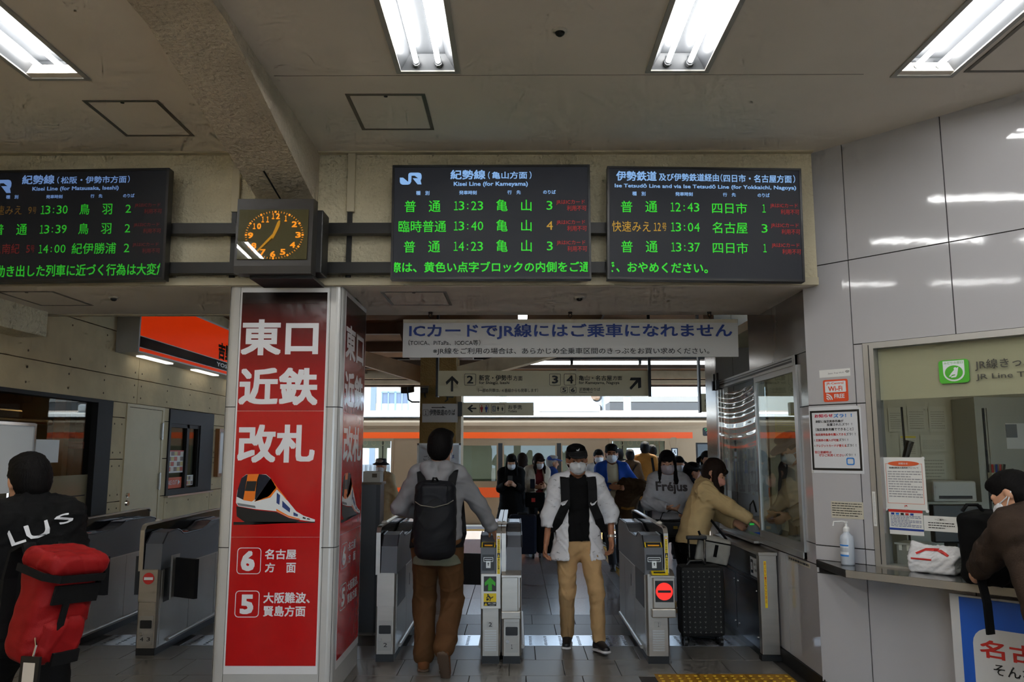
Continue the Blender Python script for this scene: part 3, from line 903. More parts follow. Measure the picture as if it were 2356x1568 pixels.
# ---------------- posters on the pillar
def grad_mat(name, z0, z1, c0, c1):
    m = bpy.data.materials.new(name); m.use_nodes = True
    nt = m.node_tree; b = nt.nodes['Principled BSDF']
    b.inputs['Roughness'].default_value = 0.16
    g = nt.nodes.new('ShaderNodeNewGeometry'); sp = nt.nodes.new('ShaderNodeSeparateXYZ')
    nt.links.new(g.outputs['Position'], sp.inputs[0])
    r = nt.nodes.new('ShaderNodeMapRange'); r.inputs['From Min'].default_value = z0; r.inputs['From Max'].default_value = z1
    nt.links.new(sp.outputs['Z'], r.inputs['Value'])
    cr = nt.nodes.new('ShaderNodeValToRGB'); cr.color_ramp.elements[0].color = lin(c0); cr.color_ramp.elements[1].color = lin(c1)
    nt.links.new(r.outputs['Result'], cr.inputs['Fac']); nt.links.new(cr.outputs['Color'], b.inputs['Base Color'])
    n2 = nt.nodes.new('ShaderNodeTexNoise'); n2.inputs['Scale'].default_value = 7.0
    bp = nt.nodes.new('ShaderNodeBump'); bp.inputs['Strength'].default_value = 0.12; bp.inputs['Distance'].default_value = 0.02
    nt.links.new(g.outputs['Position'], n2.inputs['Vector']); nt.links.new(n2.outputs['Fac'], bp.inputs['Height']); nt.links.new(bp.outputs['Normal'], b.inputs['Normal'])
    return m
P_TOP = grad_mat('poster_print_black_to_red', 2.02, 2.70, (176, 22, 30), (22, 14, 15))   # the printed sheet fades from red to black
P_RED = mat('poster_print_red', (192, 24, 26), 0.16, bump=0.10, bscale=7, bdist=0.02)
P_WHT = mat('poster_white', (226, 226, 228), 0.2, bump=0.08, bscale=7, bdist=0.02)
P_LET = mat('poster_letter', (232, 232, 236), 0.22)
T_WHT = mat('print_white', (228, 232, 234), 0.3); T_ORG = mat('print_orange', (240, 124, 30), 0.3); T_NAVY = mat('print_navy', (22, 28, 44), 0.25); T_BLU = mat('print_blue', (40, 62, 120), 0.3); T_BLK = mat('print_black', (20, 18, 18), 0.4); T_GRY = mat('print_grey', (120, 124, 128), 0.4)
def flatpoly(name, m, parent, fr, pts, d):
    bm = bmesh.new()
    f_ = bm.faces.new([bm.verts.new(fr.p(a, b, d)) for a, b in pts])
    bmesh.ops.triangulate(bm, faces=[f_])
    me = bpy.data.meshes.new(name); bm.to_mesh(me); bm.free()
    return link_mesh(name, me, m, parent)
def pillar_poster(label, fr, u0, u1, loc):
    """fr: u in metres of the front sheet (-1.964..-1.33 remapped), v = height"""
    t = thing('poster', label, 'poster', loc, 'red posters on the pillar')
    rect('backing_sheet', P_WHT, t, fr, u0, 0.155, u1, 2.775, 0.0005, 0.001)
    a, b = u0 + 0.012, u1 - 0.012
    rect('upper_sheet', P_TOP, t, fr, a, 1.903, b, 2.742, 0.0018, 0.001)
    rect('middle_sheet', P_RED, t, fr, a, 1.046, b, 1.901, 0.0018, 0.001)
    rect('lower_sheet', P_RED, t, fr, a, 0.208, b, 1.0445, 0.0018, 0.001)
    for s, a0, b0, a1, b1, bo in (('東口', -1.939, 2.292, -1.394, 2.548, 0.03), ('近鉄', -1.939, 1.941, -1.386, 2.205, 0.03), ('改札', -1.929, 1.546, -1.394, 1.808, 0.03),
            ('6', -1.870, 0.821, -1.775, 0.955, 0.04), ('名古屋', -1.708, 0.899, -1.495, 0.966, 0.022), ('方', -1.704, 0.813, -1.637, 0.876, 0.022), ('面', -1.560, 0.810, -1.495, 0.876, 0.022),
            ('5', -1.862, 0.540, -1.772, 0.668, 0.04), ('大阪難波、', -1.706, 0.611, -1.393, 0.682, 0.022), ('賢島方面', -1.704, 0.525, -1.420, 0.595, 0.022)):
        text(s, P_LET, t, fr, a0, b0, a1, b1, bo, 0.0036)
    for z0, z1 in ((0.801, 0.976), (0.519, 0.693)):
        ring('number_frame', P_LET, t, fr, rrect_pts(-1.897, z0, -1.733, z1, 0.026), rrect_pts(-1.892, z0 + 0.005, -1.738, z1 - 0.005, 0.022), 0.0022, 0.0012)
    tp = flatpoly('train_picture', T_WHT, t, fr, [(-1.921, 1.31), (-1.916, 1.358), (-1.892, 1.441), (-1.86, 1.467), (-1.723, 1.467), (-1.69, 1.441), (-1.65, 1.371), (-1.573, 1.295), (-1.506, 1.218), (-1.455, 1.189), (-1.376, 1.163), (-1.377, 1.146), (-1.474, 1.16), (-1.553, 1.175), (-1.643, 1.218), (-1.782, 1.232), (-1.906, 1.252), (-1.922, 1.276)], 0.0032)
    for m, pts in ((T_BLK, [(-1.919, 1.252), (-1.781, 1.226), (-1.643, 1.213), (-1.553, 1.172), (-1.474, 1.155), (-1.513, 1.141), (-1.729, 1.139), (-1.856, 1.146), (-1.912, 1.184)]),
            (T_BLK, [(-1.933, 1.146), (-1.375, 1.149), (-1.375, 1.141), (-1.787, 1.135), (-1.807, 1.128), (-1.932, 1.127)]),
            (T_ORG, [(-1.85, 1.468), (-1.772, 1.47), (-1.796, 1.295), (-1.814, 1.283), (-1.873, 1.293)]),
            (T_NAVY, [(-1.892, 1.441), (-1.859, 1.465), (-1.85, 1.465), (-1.873, 1.295), (-1.919, 1.316), (-1.913, 1.368)]),
            (T_NAVY, [(-1.772, 1.468), (-1.723, 1.464), (-1.694, 1.441), (-1.69, 1.402), (-1.705, 1.314), (-1.794, 1.295), (-1.785, 1.426)]),
            (T_ORG, [(-1.69, 1.441), (-1.65, 1.377), (-1.697, 1.319), (-1.796, 1.29), (-1.794, 1.283), (-1.687, 1.31), (-1.642, 1.368), (-1.572, 1.29), (-1.578, 1.305), (-1.64, 1.377)]),
            (T_ORG, [(-1.643, 1.235), (-1.56, 1.19), (-1.48, 1.168), (-1.48, 1.162), (-1.555, 1.178), (-1.643, 1.22)]),
            (T_GRY, [(-1.915, 1.275), (-1.79, 1.255), (-1.785, 1.24), (-1.906, 1.256)])):
        flatpoly('picture_shape', m, tp, fr, pts, 0.0036)
    for m, pts in ((T_BLK, [(-1.853, 1.421), (-1.786, 1.421), (-1.795, 1.353), (-1.864, 1.355)]), (T_BLU, [(-1.644, 1.344), (-1.621, 1.326), (-1.623, 1.261), (-1.644, 1.274)]), (T_BLU, [(-1.604, 1.29), (-1.548, 1.237), (-1.55, 1.21), (-1.603, 1.247)]), (T_BLU, [(-1.525, 1.213), (-1.493, 1.197), (-1.495, 1.183), (-1.524, 1.189)]),
            (T_BLK, [(-1.46, 1.182), (-1.44, 1.175), (-1.44, 1.166), (-1.46, 1.17)]), (T_BLK, [(-1.43, 1.173), (-1.41, 1.168), (-1.41, 1.161), (-1.43, 1.164)])):
        flatpoly('picture_shape', m, tp, fr, pts, 0.0042)
    return t
class FrontF:
    @staticmethod
    def p(a, b, d=0.0): return Vector((a, PLY0 - d, b))
class SideF:
    @staticmethod
    def p(a, b, d=0.0):
        k = (a + 1.952) / (0.622)
        return Vector((PLX1 + d, 5.665 + k * 0.765, b))
pillar_poster('tall red platform poster with white characters on the front of the pillar', FrontF, -1.956, -1.328, (-1.64, 5.54, 0.155))
pillar_poster('tall red platform poster seen edge-on on the right side of the pillar', SideF, -1.956, -1.326, (PLX1, 6.05, 0.155))

# ---------------- hanging white notice about IC cards
class SF:
    def __init__(s, Y): s.Y = Y
    def p(s, a, b, d=0.0): return Vector((a, s.Y - d, b))
sg = thing('hanging_sign', 'long white hanging notice with large blue characters under the beam', 'sign', (0.45, 6.6, 2.402))
sgm = mat('sign_white', (216, 216, 214), 0.35)
MB().prism([(-0.951, 2.401), (1.852, 2.405), (1.857, 2.706), (-0.949, 2.708)], 'y', 6.60, 6.622).build('panel', sgm, sg)
MB().box(-0.95, 1.857, 6.596, 6.626, 2.692, 2.722).build('top_rail', mat('sign_rail', (206, 198, 176), 0.5), sg)
f1 = SF(6.598)
text('ICカードでJR線にはご乗車になれません', INKBLUE, sg, f1, -0.898, 2.553, 1.805, 2.684, 0.02)
text('（TOICA、PiTaPa、ICOCA等）', INK, sg, f1, -0.904, 2.501, -0.301, 2.548, 0.004)
text('※JR線をご利用の場合は、あらかじめ全乗車区間のきっぷをお買い求めください。', INK, sg, f1, -0.696, 2.421, 1.609, 2.481, 0.006)
for x in (-0.724, 0.454, 1.623):
    hk = MB().cyl((x, 6.61, 2.79), (x, 6.61, 2.772), 0.018, n=10)
    hk.tube([(x + 0.014 * math.sin(a), 6.61, 2.757 + 0.016 * math.cos(a)) for a in [k * math.pi / 6 for k in range(13)]], 0.004, 6)
    hk.tube([(x, 6.61, 2.742), (x + 0.004, 6.61, 2.72), (x, 6.607, 2.705)], 0.003, 6)
    hk.build('hook', DARK, sg)

# ---------------- platform direction sign on posts
dsm = mat('sign_cream', (214, 204, 170), 0.4, emit=0.02)
ds = thing('hanging_sign', 'cream platform direction sign with arrows and boxed track numbers', 'sign', (0.35, 10.0, 2.317))
MB().box(-0.985, 1.682, 9.99, 10.09, 2.317, 2.632).build('panel', dsm, ds)
MB().box(-1.012, -0.985, 9.97, 10.11, 2.305, 3.62).build('post', BLACK, ds)
MB().box(1.655, 1.69, 9.965, 9.988, 2.305, 3.62).build('post', BLACK, ds)
f2 = SF(9.989)
poly('arrow', INK, ds, f2, [(-0.822, 2.371), (-0.794, 2.371), (-0.794, 2.51), (-0.74, 2.455), (-0.727, 2.49), (-0.808, 2.568), (-0.889, 2.49), (-0.876, 2.455), (-0.822, 2.51)])
def box_no(parent, f, s, a0, b0, a1, b1, pad, lw):
    ring('number_frame', INK, parent, f, rrect_pts(a0, b0, a1, b1, lw * 3), rrect_pts(a0 + lw, b0 + lw, a1 - lw, b1 - lw, lw * 2.2))
    text(s, INK, parent, f, a0 + pad * 1.35, b0 + pad, a1 - pad * 1.35, b1 - pad, 0.02)
for s, a0, b0, a1, b1, pad in (('2', -0.655, 2.447, -0.509, 2.595, 0.024), ('3', 0.415, 2.447, 0.558, 2.595, 0.024), ('4', 0.600, 2.447, 0.749, 2.595, 0.024), ('5', 0.556, 2.349, 0.644, 2.430, 0.014), ('6', 0.665, 2.349, 0.753, 2.430, 0.014)):
    box_no(ds, f2, s, a0, b0, a1, b1, pad, 0.005)
for s, a0, b0, a1, b1, bo in (('新宮・伊勢市', -0.470, 2.507, -0.054, 2.579, 0.014), ('方面', -0.038, 2.507, 0.077, 2.568, 0.01), ('for Shingū, Iseshi', -0.469, 2.453, -0.087, 2.502, 0.012), ('（一部の列車は、4 番線からも発車します）', -0.480, 2.360, 0.273, 2.409, 0.006),
        ('亀山・名古屋', 0.786, 2.507, 1.202, 2.572, 0.014), ('方面', 1.212, 2.512, 1.328, 2.567, 0.01), ('for Kameyama, Nagoya', 0.786, 2.452, 1.294, 2.501, 0.012), ('近鉄線のりば', 0.790, 2.378, 1.052, 2.419, 0.01), ('Kintetsu Line', 0.790, 2.354, 0.954, 2.374, 0.01)):
    text(s, INK, ds, f2, a0, b0, a1, b1, bo)
poly('arrow', INK, ds, f2, [(1.44, 2.392), (1.528, 2.485), (1.528, 2.41), (1.567, 2.42), (1.567, 2.545), (1.44, 2.545), (1.425, 2.51), (1.503, 2.51), (1.422, 2.415)])

# ---------------- second platform sign, half hidden by the steel pier
is_ = thing('hanging_sign', 'cream railway line sign on a thin post, half hidden behind the steel pier', 'sign', (2.6, 10.5, 2.14))
MB().box(2.43, 3.2, 10.49, 10.56, 2.14, 2.38).build('panel', dsm, is_)
MB().box(2.405, 2.43, 10.48, 10.57, 2.13, 3.60).build('post', BLACK, is_)
f3 = SF(10.489)
text('伊勢鉄道のりば', INK, is_, f3, 2.475, 2.248, 2.871, 2.311, 0.012)
text('Ise Tetsudō Line', INK, is_, f3, 2.479, 2.191, 2.868, 2.231, 0.01)
# ================================================================== ticket gates
G_GREY = mat('gate_grey', (96, 99, 105), 0.42)
G_DK = mat('gate_dark', (46, 47, 50), 0.4)
G_ACR = mat('gate_smoked_acrylic', (20, 21, 23), 0.12)
G_TOP = mat('gate_top_film', (150, 156, 168), 0.16, metal=0.3)
LED_R = emis('gate_red_led', (255, 52, 44), 1.0)
STK_G = mat('sticker_green', (58, 176, 34), 0.4)
ORG = mat('sticker_orange', (226, 96, 50), 0.4)
RIM = MB
def vtext(s, m, t, fr, a0, a1, btop, ch, bold=0.01, d=0.0025):
    for i, c in enumerate(s):
        text(c, m, t, fr, a0, btop - (i + 0.92) * ch, a1, btop - (i + 0.06) * ch, bold, d)

def side_profile(y0, y1):
    k = (y1 - y0) / 1.66
    return [(y0 + 0.02 * k, 0.665), (y0 + 0.03 * k, 0.875), (y0 + 0.12 * k, 0.957), (y0 + 0.30 * k, 0.968), (y0 + 0.36 * k, 0.955), (y0 + 0.43 * k, 0.922), (y0 + 0.52 * k, 0.915), (y0 + 0.84 * k, 0.917), (y0 + 0.95 * k, 0.94), (y0 + 1.04 * k, 0.972), (y0 + 1.50 * k, 0.976), (y0 + 1.60 * k, 0.955), (y0 + 1.66 * k, 0.90), (y0 + 1.66 * k, 0.665)]

def gate_unit(t, xa, xb, bar, y0=6.42, y1=8.08, front='slot', no='1', lane=None):
    """one half of an automatic ticket gate. bar: -1 / +1 = side that carries the tall rail"""
    bw = 0.034
    hx0, hx1 = (xa + bw + 0.004, xb) if bar < 0 else (xa, xb - bw - 0.004)
    bx0, bx1 = (xa, xa + bw) if bar < 0 else (xb - bw, xb)
    # base, cabinet
    MB().box(xa + 0.012, xb - 0.012, y0 + 0.02, y1 - 0.02, 0, 0.058).build('plinth', BLACK, t)
    cab = MB().prism([(xa + 0.004, y0 + 0.03), (xa + 0.018, y0 + 0.012), (xb - 0.018, y0 + 0.012), (xb - 0.004, y0 + 0.03), (xb - 0.004, y1 - 0.01), (xa + 0.004, y1 - 0.01)], 'z', 0.058, 0.672).build('cabinet', STEEL, t)
    # side panels with open joints, on both long faces
    for sx, xx in ((-1, xa + 0.004), (1, xb - 0.004)):
        for (ya, yb, za, zb) in ((y0 + 0.06, y0 + 0.62, 0.075, 0.655), (y0 + 0.63, y0 + 1.22, 0.075, 0.655), (y0 + 1.23, y1 - 0.03, 0.075, 0.655)):
            MB().box(xx - 0.003, xx + 0.003, ya, yb, za, zb).build('side_panel', STEELD, t)
        # black flap recess
        MB().box(xx - 0.0045, xx + 0.0045, y0 + 0.10, y0 + 0.55, 0.40, 0.668).build('flap_recess', BLACK, t)
        MB().cyl((xx + sx * 0.012, y0 + 0.2, 0.085), (xx + sx * 0.012, y1 - 0.1, 0.085), 0.016, n=8).build('kick_rail', STEELD, t)
        MB().box(xx - 0.005, xx + 0.005, y0 + 0.80, y0 + 0.815, 0.46, 0.56).build('sensor_slit', BLACK, t)
    # grey moulded top
    MB().prism(side_profile(y0, y1), 'x', hx0, hx1).build('housing', G_GREY, t)
    rim = side_profile(y0, y1)[1:-1]
    for xx in (hx0, hx1):
        MB().tube([(xx, p[0], p[1]) for p in rim], 0.006, 6).build('edge_trim', G_DK, t)
    # tall rail
    n = [(y0 + 0.005, 0.66), (y0 + 0.005, 0.985), (y0 + 0.03, 1.018), (y0 + 0.075, 1.028), (y1 - 0.03, 1.045), (y1 + 0.08, 1.04), (y1 + 0.11, 1.01), (y1 + 0.11, 0.90)]
    MB().prism([(n[0][0] + 0.03, 0.66)] + [(p[0] + (0.02 if i < 3 else 0), p[1] - 0.012) for i, p in enumerate(n[1:], 1)] + [(y1, 0.66)], 'x', (bx0 + bx1) / 2 - 0.006, (bx0 + bx1) / 2 + 0.006).build('rail_panel', G_ACR, t)
    vs = MB()
    pts = [(( bx0 + bx1) / 2, p[0], p[1]) for p in n[:-1]]
    vs.ribbon(pts, (1, 0, 0), bx1 - bx0, 0.012)
    vs.build('rail', STEEL, t)
    ym = y0 + 0.28
    MB().lathe(((bx0 + bx1) / 2, ym, 1.034), [(0.026, 0), (0.024, 0.012), (0.012, 0.022), (0.002, 0.024)], 12).build('lamp_dome', mat('lamp_dome', (206, 200, 190), 0.25), t, smooth=True)
    f = SF(y0 + 0.0105)
    xm = (xa + xb) / 2
    if front == 'slot':
        # ticket slot, card picture, IC reader plate
        fu = Frame((hx0, y0 + 0.018, 0.69), (1, 0, 0), (0, 0.05, 1))
        w = hx1 - hx0
        rect('card_panel', BLACK, t, fu, 0.012, 0.012, w - 0.012, 0.13, 0.004)
        ring('card_picture', T_WHT, t, fu, rrect_pts(0.022, 0.075, w - 0.022, 0.110, 0.004), rrect_pts(0.026, 0.079, w - 0.026, 0.106, 0.003), 0.006)
        rect('card_picture', T_WHT, t, fu, 0.032, 0.090, w - 0.032, 0.095, 0.006)
        rect('card_picture', T_WHT, t, fu, w / 2 - 0.018, 0.028, w / 2 + 0.018, 0.082, 0.0065)
        poly('card_arrow', BLACK, t, fu, [(w / 2 - 0.003, 0.046), (w / 2 + 0.003, 0.046), (w / 2 + 0.003, 0.060), (w / 2 + 0.009, 0.060), (w / 2, 0.071), (w / 2 - 0.009, 0.060), (w / 2 - 0.003, 0.060)], 0.008)
        sl = Frame((hx0, y0 + 0.028, 0.872), (1, 0, 0), (0, 0.74, 0.67))
        rect('slot_frame', YEL, t, sl, 0.006, 0.0, w - 0.006, 0.052, 0.0035)
        rect('slot_mouth', G_DK, t, sl, 0.014, 0.0, w - 0.014, 0.048, 0.0055)
        rect('slot_light', mat('slot_amber', (226, 160, 40), 0.4, emit=0.15), t, sl, 0.028, 0.010, w - 0.028, 0.022, 0.0075)
        ic = Frame((hx0, y0 + 0.10, 0.949), (1, 0, 0), (0, 0.98, 0.05))
        rect('reader_plate', BLACK, t, ic, 0.010, 0.03, w - 0.010, 0.17, 0.006)
        ring('reader_mark', T_GRY, t, ic, rrect_pts(0.03, 0.06, w - 0.03, 0.13, 0.02), rrect_pts(0.034, 0.064, w - 0.034, 0.126, 0.017), 0.0085)
        # warning strip on the rail post
        bf = SF(y0 - 0.003)
        b0, b1 = (bx0 + 0.006, bx1 - 0.006)
        rect('warning_strip', YEL, t, bf, b0, 0.668, b1, 0.965, 0.001)
        rect('warning_patch', BLACK, t, bf, b0, 0.80, b1, 0.835, 0.003)
        poly('warning_mark', YEL, t, bf, [(b0 + 0.003, 0.806), (b1 - 0.003, 0.806), ((b0 + b1) / 2, 0.829)], 0.0045)
        poly('ban_mark', T_WHT, t, bf, circ_pts((b0 + b1) / 2, 0.95, 0.010), 0.003)
        ring('ban_mark', INKRED, t, bf, circ_pts((b0 + b1) / 2, 0.95, 0.0095), circ_pts((b0 + b1) / 2, 0.95, 0.0068), 0.0045)
        vtext('かけこみ禁止', INK, t, bf, b0 + 0.004, b1 - 0.004, 0.932, 0.0155, 0.01, 0.0035)
        vtext('扉にご注意', INK, t, bf, b0 + 0.004, b1 - 0.004, 0.792, 0.0165, 0.01, 0.0035)
        # vents and number below
        mb = MB()
        for k in range(9):
            mb.box(xm - 0.046, xm + 0.046, y0 + 0.004, y0 + 0.013, 0.098 + k * 0.018, 0.108 + k * 0.018)
        mb.build('vent_grille', ALU, t)
        rect('number_plate', STEELD, t, f, xm - 0.03, 0.272, xm + 0.02, 0.315)
        text(no, INK, t, f, xm - (0.002 if no == '1' else 0.014), 0.278, xm + (0.006 if no == '1' else 0.012), 0.309, 0.01, 0.0045)
    else:
        MB().box(xa + 0.014, xb - 0.014, y0 + 0.002, y0 + 0.014, 0.42, 0.668).build('front_panel', STEEL, t)
        MB().box(xa + 0.024, xb - 0.024, y0 + 0.005, y0 + 0.014, 0.352, 0.415).build('front_panel', STEEL, t)
        MB().box(xa + 0.03, xb - 0.03, y0 + 0.006, y0 + 0.014, 0.085, 0.31).build('service_door', STEELD, t)
        poly('display_window', BLACK, t, f, rrect_pts(xm - 0.047, 0.212, xm + 0.047, 0.276, 0.008), 0.006)
        MB().cyl((xm - 0.032, y0 - 0.003, 0.168), (xm - 0.032, y0 + 0.012, 0.168), 0.013, n=10).build('lock', CHROME, t)
        rect('number_plate', STEELD, t, f, xm - 0.025, 0.105, xm + 0.05, 0.152, 0.005)
        if len(no) == 1:
            text(no, INK, t, f, xm - (0.004 if no == '1' else 0.008), 0.114, xm + (0.008 if no == '1' else 0.02), 0.145, 0.01, 0.0075)
        else:
            text(no[0], INK, t, f, xm - 0.04, 0.114, xm - 0.012, 0.145, 0.01, 0.0075); text(no[1], INK, t, f, xm + 0.014, 0.114, xm + 0.042, 0.145, 0.01, 0.0075)
    # bright film pads on top of the housing
    for (ya, yb) in ((y0 + 0.56, y0 + 0.80),):
        MB().box(hx0 + 0.012, hx1 - 0.012, ya, yb, 0.9175, 0.9205).build('top_pad', G_TOP, t)
    MB().box(hx0 + 0.012, hx1 - 0.012, y0 + 1.10, y0 + 1.46, 0.9755, 0.9785).build('top_pad', G_TOP, t)
    MB().box(hx0 + 0.03, hx1 - 0.03, y0 + 0.575, y0 + 0.62, 0.9205, 0.922).build('top_notice', ORG, t)
    return f

def flap(t, xh, y, dx, dy, z0=0.415, z1=0.735):
    MB().prism([(xh, y), (xh + dx, y + dy), (xh + dx + 0.02, y + dy + 0.025), (xh + 0.02, y + 0.025)], 'z', z0, z1).build('flap', mat('flap_black', (24, 24, 26), 0.5), t)

# right gate (slot side, red light)
g1 = thing('ticket_gate', 'right automatic ticket gate with glowing red no-entry light and ticket slot', 'ticket gate', (1.1, 7.25, 0), 'automatic ticket gates')
gate_unit(g1, 1.008, 1.192, 1, front='slot', no='1')
MB().box(1.06, 1.228, 6.385, 6.60, 0.42, 0.655, 0.006).build('display_head', STEEL, g1)
MB().box(1.045, 1.232, 6.38, 6.61, 0.352, 0.42, 0.008).build('display_base', STEEL, g1)
MB().prism([(6.37, 0.655), (6.37, 0.668), (6.46, 0.70), (6.60, 0.70), (6.60, 0.655)], 'x', 1.04, 1.225).build('ledge', STEEL, g1)
fg = SF(6.3845)
rect('display', BLACK, g1, fg, 1.075, 0.47, 1.215, 0.63)
poly('red_light', LED_R, g1, fg, circ_pts(1.145, 0.55, 0.066, n=28), 0.003)
rect('red_light_bar', BLACK, g1, fg, 1.095, 0.541, 1.195, 0.559, 0.005)
fl = Frame((1.05, 6.375, 0.6705), (1, 0, 0), (0, 0.94, 0.335))
rect('caution_sticker', YEL, g1, fl, 0.004, 0.004, 0.13, 0.085, 0.002)
rect('caution_sticker', INK, g1, fl, 0.02, 0.03, 0.11, 0.05, 0.004)

# middle double gate
g2 = thing('ticket_gate', 'middle double ticket gate with a green arrow, beside the man in the grey hoodie', 'ticket gate', (-0.12, 7.25, 0), 'automatic ticket gates')
gate_unit(g2, -0.281, -0.123, 1, front='slot', no='2')
gate_unit(g2, -0.117, 0.041, -1, front='plain', no='1')
fm = SF(6.420)
MB().box(-0.279, -0.122, 6.412, 6.44, 0.412, 0.676, 0.004).build('sign_plate', mat('gate_sign_plate', (216, 214, 208), 0.3, metal=0.3), g2)
fm = SF(6.4115)
rect('arrow_panel', mat('panel_dark', (44, 40, 36), 0.4), g2, fm, -0.255, 0.545, -0.157, 0.658)
poly('green_arrow', STK_G, g2, fm, [(-0.221, 0.551), (-0.191, 0.551), (-0.191, 0.602), (-0.166, 0.585), (-0.164, 0.612), (-0.206, 0.652), (-0.248, 0.612), (-0.246, 0.585), (-0.221, 0.602)], 0.0035)
rect('caution_sticker', YEL, g2, fm, -0.255, 0.466, -0.157, 0.53)
rect('caution_sticker', INK, g2, fm, -0.255, 0.435, -0.157, 0.465)
poly('warning_mark', YEL, g2, fm, [(-0.251, 0.439), (-0.225, 0.439), (-0.238, 0.461)], 0.0035)
text('扉にご注意', T_WHT, g2, fm, -0.22, 0.449, -0.162, 0.461, 0.01, 0.004)
text('CAUTION', T_WHT, g2, fm, -0.21, 0.439, -0.172, 0.445, 0.0, 0.004)
# tumbling figure of the caution sticker
poly('caution_figure', INK, g2, fm, circ_pts(-0.222, 0.519, 0.0065, n=10), 0.003)
for pts in ([(-0.225, 0.512), (-0.212, 0.514), (-0.198, 0.496), (-0.208, 0.49)], [(-0.2, 0.497), (-0.182, 0.508), (-0.180, 0.502), (-0.197, 0.49)], [(-0.207, 0.492), (-0.199, 0.493), (-0.205, 0.472), (-0.211, 0.472)], [(-0.224, 0.51), (-0.236, 0.498), (-0.232, 0.494), (-0.218, 0.504)], [(-0.236, 0.490), (-0.218, 0.495), (-0.214, 0.480), (-0.232, 0.474)]):
    poly('caution_figure', INK, g2, fm, pts, 0.003)
MB().box(-0.116, 0.012, 6.375, 6.425, 0.40, 0.655, 0.004).build('front_cover', STEEL, g2)
MB().box(-0.118, 0.032, 6.37, 6.425, 0.345, 0.40, 0.005).build('front_cover', STEEL, g2)
MB().prism([(6.368, 0.655), (6.368, 0.672), (6.43, 0.70), (6.45, 0.70), (6.45, 0.655)], 'x', -0.116, 0.036).build('ledge', STEEL, g2)
flap(g2, -0.285, 7.30, -0.30, 0.05, 0.45, 0.72)

# left gate
g3 = thing('ticket_gate', 'plain steel ticket gate end next to the red poster pillar', 'ticket gate', (-1.02, 7.25, 0), 'automatic ticket gates')
gate_unit(g3, -1.112, -0.948, -1, 6.47, 8.1, front='plain', no='2')

# gate left of the pillar
g4 = thing('ticket_gate', 'ticket gate with a round red no-entry disc, left of the pillar', 'ticket gate', (-2.98, 7.45, 0), 'automatic ticket gates')
f4 = gate_unit(g4, -3.075, -2.90, -1, 6.65, 8.3, front='plain', no='43')
f4 = SF(6.6515)
poly('no_entry_disc', INKRED, g4, f4, circ_pts(-2.985, 0.603, 0.046, n=28), 0.002)
rect('no_entry_bar', T_WHT, g4, f4, -3.021, 0.592, -2.949, 0.614, 0.004)
flap(g4, -2.89, 6.92, 0.22, -0.12); 
MB().box(-2.90, -2.885, 6.86, 7.0, 0.40, 0.76).build('flap_hinge', STEELD, g4)
flap(g4, -3.09, 7.02, -0.17, -0.02)
# far left gate
g5 = thing('ticket_gate', 'ticket gate beside the restaurant wall, half hidden by the red backpack', 'ticket gate', (-3.77, 7.3, 0), 'automatic ticket gates')
gate_unit(g5, -3.85, -3.69, -1, 6.5, 8.35, front='plain', no='5')
flap(g5, -3.68, 7.0, 0.18, -0.03)

# tall steel post between pillar and left gate
pt = thing('gate_post', 'tall dark steel service post between the pillar and the ticket gate', 'post', (-1.24, 7.6, 0))
MB().box(-1.44, -1.30, 7.50, 7.72, 0, 1.32).build('body', mat('post_steel', (92, 94, 98), 0.35, metal=0.7), pt)
MB().box(-1.30, -1.262, 7.50, 7.72, 0, 1.32).build('door', mat('post_door', (74, 74, 78), 0.35, metal=0.7), pt)
MB().box(-1.46, -1.25, 7.48, 7.74, 1.32, 1.34).build('lip', mat('post_lip', (96, 86, 74), 0.4, metal=0.6), pt)
MB().box(-1.43, -1.27, 7.52, 7.70, 1.34, 1.44).build('head', mat('post_head', (168, 166, 160), 0.5), pt)
MB().box(-1.345, -1.30, 7.515, 7.52, 1.385, 1.42).build('label_plate', mat('post_label', (72, 62, 46), 0.5), pt)

# wheelchair gate unit under the pay window
wg = thing('ticket_gate', 'wide low steel gate cabinet with wheelchair notice under the pay window', 'ticket gate', (2.0, 7.3, 0))
MB().box(1.955, 2.07, 6.62, 8.02, 0.0, 0.055).build('plinth', BLACK, wg)
MB().box(1.95, 2.07, 6.60, 8.02, 0.055, 0.59).build('cabinet', mat('gate_cabinet', (86, 90, 98), 0.25, metal=0.75), wg)
MB().box(1.975, 2.07, 6.60, 7.98, 0.59, 0.80).build('upper_cabinet', mat('gate_cabinet_dark', (30, 31, 34), 0.3, metal=0.4), wg)
for (ya, yb) in ((6.64, 7.28), (7.30, 7.98)):
    dr = MB().box(1.943, 1.951, ya, yb, 0.09, 0.56).build('door', mat('gate_cabinet', (86, 90, 98), 0.25, metal=0.75), wg)
    for zz in (0.14, 0.5):
        MB().cyl((1.938, yb - 0.05, zz), (1.945, yb - 0.05, zz), 0.011, n=8).build('bolt', CHROME, dr)
        MB().cyl((1.938, ya + 0.05, zz), (1.945, ya + 0.05, zz), 0.011, n=8).build('bolt', CHROME, dr)
MB().box(1.92, 2.075, 6.52, 6.60, 0.0, 0.045).build('plinth', BLACK, wg)
MB().box(1.93, 2.07, 6.53, 6.60, 0.045, 0.825, 0.004).build('end_post', STEEL, wg)
MB().box(1.925, 2.078, 6.525, 8.0, 0.80, 0.828, 0.004).build('top', STEEL, wg)
fw = Frame((1.9745, 7.02, 0.62), (0, -1, 0), (0, 0, 1))
rect('notice', T_WHT, wg, fw, 0.10, -0.02, 0.40, 0.13, 0.001)
rect('notice_panel', T_NAVY, wg, fw, 0.115, 0.0, 0.18, 0.11, 0.003)
text('♿', T_WHT, wg, fw, 0.125, 0.025, 0.17, 0.085, 0, 0.005)
